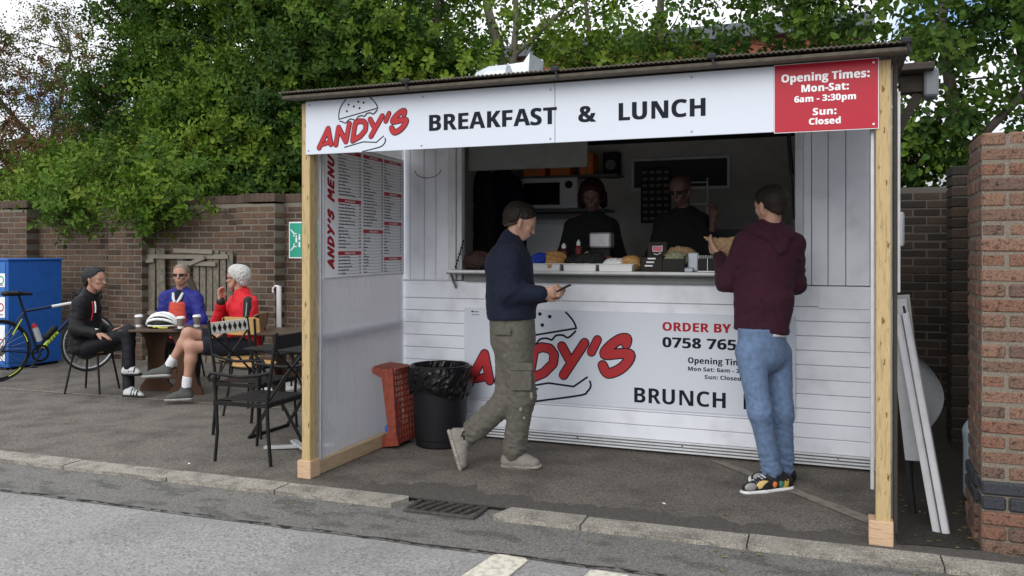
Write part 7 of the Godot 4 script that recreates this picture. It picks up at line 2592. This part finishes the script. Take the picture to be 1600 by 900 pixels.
# limbs: arrays of [points, radii]; crowns: [centre, radii, sprigs]
func tree(called: String, label: String, base: Vector3, limbs: Array, crowns: Array, sprig: ArrayMesh, m: Material, tones: Array, bark: Material, tight := 1.0, group := "trees behind the wall", low := 1.78) -> void:
	var t := thing(called, label, "tree", base, 0.0, group)
	var wood := MB.new()
	var nodes := []
	for l in limbs:
		wood.tube(l[0], l[1], 8)
		for i in range(1, l[0].size()):
			for k in 3:
				nodes.append(l[0][i - 1].lerp(l[0][i], (k + 1) / 3.0))
	built(t, "trunk", wood, bark)
	var twigs := MB.new()
	var xfs := []
	var cols := []
	for c in crowns:
		var centre: Vector3 = c[0]
		var rad: Vector3 = c[1]
		var per := 20
		for k in int(c[2] / per):
			var d := Vector3(rng.randfn(), rng.randfn(), rng.randfn()).normalized()
			var clump := centre + d * rad * pow(rng.randf(), 0.45)
			var cr := rng.randf_range(0.20, 0.36) * tight
			var near: Vector3 = nodes[0]
			for q in nodes:
				if (q - clump).length_squared() < (near - clump).length_squared():
					near = q
			var mid := near.lerp(clump, 0.55) + Vector3(rng.randfn(), rng.randfn(), rng.randfn()) * 0.06 + Vector3(0, 0.05, 0)
			twigs.tube([near, mid, clump], [0.016, 0.010, 0.004], 5, false)
			var tone: Color = tones[rng.randi() % tones.size()]
			var lit := rng.randf_range(0.75, 1.3)
			for s in per:
				var g := Vector3(rng.randfn(), rng.randfn() * 0.7, rng.randfn()) * cr * 0.62
				var p := clump + g
				if base.z + p.z > -4.42 and p.y < low:
					continue
				var grow := (g.normalized() + d * 0.5 + Vector3(rng.randfn(), rng.randfn() - 0.1, rng.randfn()) * 0.45).normalized()
				var x := grow.cross(Vector3(rng.randfn(), rng.randfn(), rng.randfn())).normalized()
				var sc := rng.randf_range(0.7, 1.2)
				xfs.append(Transform3D(Basis(x, grow, x.cross(grow)).scaled(Vector3(sc, sc, sc)), p))
				var v := lit * rng.randf_range(0.85, 1.15)
				cols.append(Color(tone.r * v, tone.g * v, tone.b * v))
	built(t, "branches", twigs, bark).set_meta("kind", "stuff")
	var mm := MultiMesh.new()
	mm.transform_format = MultiMesh.TRANSFORM_3D
	mm.use_colors = true
	mm.mesh = sprig
	mm.instance_count = xfs.size()
	for i in xfs.size():
		mm.set_instance_transform(i, xfs[i])
		mm.set_instance_color(i, cols[i])
	var crown := MultiMeshInstance3D.new()
	crown.name = "crown"
	crown.multimesh = mm
	crown.material_override = m
	crown.set_meta("kind", "stuff")
	t.add_child(crown)


func make_trees() -> void:
	rng.seed = 77
	var leaf := mat(Color(1, 1, 1), 0.65)
	leaf.metallic_specular = 0.25
	leaf.vertex_color_use_as_albedo = true
	leaf.backlight_enabled = true
	leaf.backlight = Color(0.62, 0.72, 0.45)
	leaf.cull_mode = BaseMaterial3D.CULL_DISABLED
	var bark := worn(lin(0.10, 0.085, 0.07), 0.95, M.stains, Vector3(6, 1.5, 6), false)
	var bark_pale := worn(lin(0.26, 0.23, 0.19), 0.95, M.stains, Vector3(6, 1.5, 6), false)
	var small := sprig_mesh(1, 12, 0.30, 0.085, 0.58)
	var maple := sprig_mesh(2, 11, 0.28, 0.088, 0.8)
	var fine := sprig_mesh(3, 12, 0.24, 0.055, 0.6)
	var dark_g := [Color(0.047, 0.090, 0.018), Color(0.067, 0.119, 0.019), Color(0.038, 0.078, 0.019), Color(0.095, 0.155, 0.022)]
	var mid_g := [Color(0.075, 0.134, 0.020), Color(0.113, 0.185, 0.022), Color(0.057, 0.105, 0.019), Color(0.155, 0.224, 0.029)]
	var light_g := [Color(0.113, 0.190, 0.030), Color(0.151, 0.219, 0.035), Color(0.085, 0.150, 0.025), Color(0.189, 0.239, 0.041)]
	var rusty := [Color(0.13, 0.08, 0.04), Color(0.11, 0.105, 0.035), Color(0.16, 0.08, 0.045), Color(0.09, 0.11, 0.03)]
	var V := func(x, y, z): return Vector3(x, y, z)
	# far left: thin crown of brownish leaves, limbs showing
	tree("copper_tree", "thin copper-leaved tree with bare limbs at the far left", Vector3(-11.6, 0, -7.6), [[[Vector3(0, 0, 0), Vector3(0.1, 1.8, 0.1), Vector3(0.5, 3.2, 0.2), Vector3(1.0, 5.2, 0.1)], [0.08, 0.06, 0.045, 0.02]], [[Vector3(0.1, 1.9, 0.1), Vector3(1.0, 2.9, 0.5), Vector3(2.2, 3.4, 0.6), Vector3(3.2, 4.6, 0.5)], [0.05, 0.035, 0.025, 0.012]], [[Vector3(1.0, 2.9, 0.5), Vector3(2.0, 3.9, 0.3), Vector3(2.5, 5.0, 0.2)], [0.03, 0.02, 0.01]], [[Vector3(0.5, 3.2, 0.2), Vector3(-0.5, 4.4, 0.5), Vector3(-0.9, 5.5, 0.4)], [0.06, 0.04, 0.02]]],
		[[Vector3(0.2, 4.5, 0.2), Vector3(1.5, 1.6, 0.9), 1300], [Vector3(1.3, 2.9, 0.7), Vector3(1.6, 0.9, 0.6), 1500], [Vector3(2.5, 4.9, 0.3), Vector3(1.1, 0.9, 0.7), 280], [Vector3(-0.8, 2.8, 0.4), Vector3(1.2, 1.0, 0.7), 700]], fine, leaf, rusty, bark, 1.1)
	tree("hedge_tree", "bright green low branches spilling over the wall above the recycling bank", Vector3(-7.3, 0, -5.2), [[[Vector3(0, 0, 0), Vector3(0.1, 1.2, 0), Vector3(-0.1, 2.4, 0)], [0.06, 0.05, 0.03]]],
		[[Vector3(-0.7, 2.45, 0.1), Vector3(1.2, 0.45, 0.5), 700], [Vector3(0.7, 2.5, 0.2), Vector3(1.0, 0.5, 0.5), 600], [Vector3(0.85, 2.05, 1.15), Vector3(0.36, 0.22, 0.2), 180]], small, leaf, light_g, bark, 0.8)
	# hornbeams over the seats
	tree("hornbeam", "dense dark green tree behind the wall above the men's table", Vector3(-7.6, 0, -6.6), [[[Vector3(0, 0, 0), Vector3(0.1, 2.0, 0), Vector3(0.0, 4.5, 0), Vector3(0.2, 6.5, 0)], [0.11, 0.09, 0.06, 0.02]]],
		[[Vector3(0.1, 3.4, 0.1), Vector3(1.25, 1.5, 1.0), 1500], [Vector3(0.3, 5.2, 0.0), Vector3(1.2, 1.4, 1.0), 900]], small, leaf, dark_g, bark, 0.9)
	tree("hornbeam", "tall leafy tree behind the wall around the grey lamp column", Vector3(-5.6, 0, -6.1), [[[Vector3(0, 0, 0), Vector3(0.05, 2.2, 0), Vector3(-0.1, 4.6, 0), Vector3(0.1, 6.8, 0)], [0.11, 0.09, 0.06, 0.02]], [[Vector3(0.05, 2.2, 0), Vector3(0.9, 3.4, 0.2), Vector3(1.5, 4.8, 0.3)], [0.05, 0.04, 0.02]]],
		[[Vector3(0.4, 3.2, 0.4), Vector3(1.5, 1.2, 0.9), 2100], [Vector3(0.2, 5.0, 0.1), Vector3(1.6, 1.5, 1.0), 1500], [Vector3(0.1, 2.25, 0.8), Vector3(1.1, 0.35, 0.4), 420], [Vector3(0.55, 2.0, 2.05), Vector3(0.48, 0.25, 0.22), 220], [Vector3(0.3, 2.3, 1.6), Vector3(0.7, 0.3, 0.4), 220]], small, leaf, mid_g, bark, 0.9)
	tree("hornbeam", "leafy tree rising behind the left end of the kiosk", Vector3(-4.0, 0, -6.0), [[[Vector3(0, 0, 0), Vector3(0.05, 2.2, 0), Vector3(0.1, 4.6, 0), Vector3(-0.1, 6.4, 0)], [0.1, 0.08, 0.05, 0.02]]],
		[[Vector3(0.0, 3.2, 0.2), Vector3(1.3, 1.35, 0.9), 1500], [Vector3(0.3, 4.9, 0.1), Vector3(1.4, 1.4, 0.9), 1300], [Vector3(-0.5, 2.2, 0.6), Vector3(0.9, 0.35, 0.4), 260]], small, leaf, dark_g, bark, 0.9)
	tree("maple", "broad-leaved maple behind the BREAKFAST lettering, thick crown", Vector3(-2.6, 0, -6.6), [[[Vector3(0, 0, 0), Vector3(0.0, 2.2, 0), Vector3(0.2, 4.4, 0), Vector3(0.3, 6.5, 0)], [0.11, 0.09, 0.06, 0.02]], [[Vector3(0.0, 2.2, 0), Vector3(-0.8, 3.6, 0.2), Vector3(-1.2, 5.0, 0.2)], [0.05, 0.04, 0.02]]],
		[[Vector3(-0.2, 3.5, 0.1), Vector3(1.5, 0.95, 1.0), 900], [Vector3(-0.3, 5.0, 0.1), Vector3(1.3, 1.3, 1.0), 620]], maple, leaf, mid_g, bark, 1.0)
	# pale forked trunk with a thin crown
	tree("maple", "thin-crowned tree with pale forked trunk behind the roof cowl", Vector3(-1.6, 0, -7.6), [[[Vector3(0, 0, 0), Vector3(0.0, 3.0, 0), Vector3(-0.05, 3.9, 0), Vector3(-0.4, 5.2, 0), Vector3(-0.55, 7.0, 0)], [0.13, 0.11, 0.10, 0.07, 0.03]], [[Vector3(-0.03, 3.8, 0), Vector3(0.12, 4.8, 0.1), Vector3(0.1, 6.8, 0.1)], [0.075, 0.05, 0.02]], [[Vector3(0.1, 4.4, 0.05), Vector3(0.9, 5.0, 0.1), Vector3(1.9, 5.6, 0.0)], [0.04, 0.03, 0.015]], [[Vector3(0, 3.0, 0), Vector3(1.3, 3.9, 0.2), Vector3(2.5, 4.1, 0.2)], [0.06, 0.045, 0.02]]],
		[[Vector3(0.4, 5.4, 0.1), Vector3(1.6, 0.9, 1.0), 200], [Vector3(1.6, 4.2, 0.2), Vector3(1.0, 0.5, 0.8), 140], [Vector3(-0.9, 3.9, 0.3), Vector3(0.6, 0.6, 0.6), 120]], maple, leaf, light_g, bark_pale, 1.1)
	tree("maple", "bushy light green tree behind the LUNCH lettering", Vector3(0.6, 0, -7.0), [[[Vector3(0, 0, 0), Vector3(0.0, 2.6, 0), Vector3(0.2, 4.2, 0), Vector3(0.3, 6.5, 0)], [0.10, 0.08, 0.06, 0.02]], [[Vector3(0, 2.6, 0), Vector3(-0.7, 4.0, 0.1), Vector3(-0.9, 5.4, 0)], [0.05, 0.04, 0.02]]],
		[[Vector3(0.0, 4.1, 0.2), Vector3(1.2, 0.6, 0.8), 340], [Vector3(0.2, 5.1, 0.0), Vector3(1.4, 0.8, 0.8), 160]], maple, leaf, mid_g, bark, 1.0)
	tree("maple", "dark leafy tree behind the red opening times sign", Vector3(2.7, 0, -6.8), [[[Vector3(0, 0, 0), Vector3(0.0, 2.6, 0), Vector3(-0.1, 4.4, 0), Vector3(0.1, 6.5, 0)], [0.10, 0.08, 0.06, 0.02]]],
		[[Vector3(-0.1, 4.2, 0.2), Vector3(1.3, 0.7, 0.8), 380], [Vector3(0.2, 5.3, 0.0), Vector3(1.4, 1.0, 0.8), 200]], maple, leaf, dark_g, bark, 1.0)
	tree("maple", "leafy tree hanging over the passage right of the kiosk", Vector3(4.3, 0, -5.6), [[[Vector3(0, 0, 0), Vector3(0.0, 2.4, 0), Vector3(-0.2, 3.8, 0.1), Vector3(0.1, 5.6, 0)], [0.09, 0.075, 0.05, 0.02]], [[Vector3(0, 2.4, 0), Vector3(0.9, 3.4, 0.2), Vector3(1.6, 4.4, 0.2)], [0.05, 0.035, 0.02]]],
		[[Vector3(-0.2, 3.0, 0.2), Vector3(0.9, 0.75, 0.6), 220], [Vector3(0.4, 3.9, 0.2), Vector3(1.3, 0.7, 0.8), 180], [Vector3(1.4, 4.6, 0.2), Vector3(0.9, 0.7, 0.7), 100], [Vector3(-0.6, 2.35, 0.3), Vector3(0.5, 0.25, 0.4), 140]], maple, leaf, dark_g, bark, 1.0)
	tree("maple", "leafy tree above the brick corner pier at the right edge", Vector3(5.2, 0, -6.2), [[[Vector3(0, 0, 0), Vector3(0.0, 2.4, 0), Vector3(-0.3, 3.8, 0.1), Vector3(0.1, 5.6, 0)], [0.1, 0.08, 0.05, 0.02]]],
		[[Vector3(-0.4, 3.2, 0.2), Vector3(1.2, 0.9, 0.8), 240], [Vector3(-0.2, 4.8, 0.2), Vector3(1.4, 1.0, 0.8), 200]], maple, leaf, dark_g, bark, 1.0)
	# more trees farther back close the view under the crowns
	var far := sprig_mesh(6, 10, 0.34, 0.12, 0.7)
	var k := 0
	for q in [[-13.5, -11.0], [-10.2, -10.0], [-7.0, -9.4], [-3.9, -9.0]]:
		tree("background_tree", ["full green tree far back at the left edge", "full green tree far back behind the copper tree", "full green tree far back behind the lamp column", "full green tree far back behind the kiosk's left end"][k], Vector3(q[0], 0, q[1]), [[[Vector3(0, 0, 0), Vector3(0.1, 2.5, 0), Vector3(0, 5.5, 0)], [0.12, 0.1, 0.03]]],
			[[Vector3(0, 2.4, 0), Vector3(1.8, 1.4, 1.0), 900], [Vector3(0.1, 4.0, 0), Vector3(1.2, 1.0, 0.8), 240]], far, leaf, dark_g, bark, 1.2, "trees far back")
		k += 1


# ---------------------------------------------------------------- beyond the trees

func make_far() -> void:
	var lp := thing("lamp_column", "slim grey lamp column standing among the trees behind the wall", "lamp post", Vector3(-7.03, 0, -6.5))
	var b := MB.new()
	b.tube([Vector3(0, 0, 0), Vector3(0, 1.2, 0), Vector3(0, 1.25, 0), Vector3(0, 7.5, 0)], [0.075, 0.075, 0.047, 0.036], 12)
	built(lp, "column", b, mat(lin(0.30, 0.32, 0.33), 0.55))
	var hd := MB.new()
	hd.tube([Vector3(0, 7.45, 0), Vector3(0, 7.6, 0.15), Vector3(0, 7.65, 0.7)], [0.03, 0.03, 0.05], 8)
	built(lp, "lamp_head", hd, mat(lin(0.30, 0.32, 0.33), 0.55))
	# red brick block with a dark metal roof
	var brick := worn(lin(0.34, 0.11, 0.065), 0.9, noise_tex(512, 0.06, [[0.0, 0.6], [0.5, 0.9], [1.0, 1.0]], FastNoiseLite.TYPE_SIMPLEX_SMOOTH, 5, 91), Vector3(0.9, 3.5, 0.9))
	var slate := mat(lin(0.09, 0.10, 0.115), 0.6)
	var w := thing("brick_building", "red brick building with dark grey roof edge seen through trees", "building", Vector3(-1.7, 0, -22.0))
	box(w, "wall", Vector3(0, 3.9, -3.0), Vector3(10.8, 7.8, 6.0), brick)
	box(w, "roof_edge", Vector3(0, 8.0, -2.9), Vector3(11.4, 0.4, 6.6), slate, 0.02)
	box(w, "roof", Vector3(0, 8.35, -3.4), Vector3(10.4, 0.3, 5.6), slate, 0.02)
	for i in 6:
		for r in 2:
			var o := box(w, "window", Vector3(-4.4 + i * 1.76, 2.0 + r * 2.6, 0.01), Vector3(1.1, 1.5, 0.06), M.enamel)
			box(o, "pane", Vector3(-0.26, 0, 0.02), Vector3(0.46, 1.36, 0.05), M.bin_bag)
			box(o, "pane", Vector3(0.26, 0, 0.02), Vector3(0.46, 1.36, 0.05), M.bin_bag)
	for i in 24:
		box(w, "brick_band", Vector3(0, 5.9 + i * 0.075, 0.004), Vector3(10.78, 0.062, 0.012), brick)
	var w2 := thing("clad_building", "pale clad building glimpsed through the leaves right of the kiosk", "building", Vector3(7.6, 0, -20.0))
	box(w2, "wall", Vector3(0, 2.0, -2.0), Vector3(6.0, 4.0, 4.0), M.sheet_grey)
	for i in 24:
		box(w2, "cladding_sheet", Vector3(0, 0.1 + i * 0.16, 0.01), Vector3(6.0, 0.145, 0.03), M.alu)
	box(w2, "roof", Vector3(0, 4.1, -2.0), Vector3(6.3, 0.2, 4.4), slate, 0.02)
	var w3 := thing("house", "house roof with pale wall glimpsed behind the copper tree", "house", Vector3(-19.0, 0, -18.0))
	box(w3, "wall", Vector3(0, 2.3, -2.5), Vector3(7.0, 4.6, 5.0), M.sheet_grey)
	var rf := MB.new()
	rf.slab(PackedVector2Array([Vector2(-2.9, 0), Vector2(2.9, 0), Vector2(0, 1.7)]), -3.8, 3.8)
	built(w3, "roof", rf, slate, at(Vector3(0, 4.6, -2.5), Vector3(0, PI / 2, 0)))
	var o := box(w3, "window", Vector3(1.6, 3.4, 0.01), Vector3(1.1, 1.0, 0.06), M.enamel)
	box(o, "pane", Vector3(0, 0, 0.02), Vector3(0.96, 0.86, 0.05), M.bin_bag)
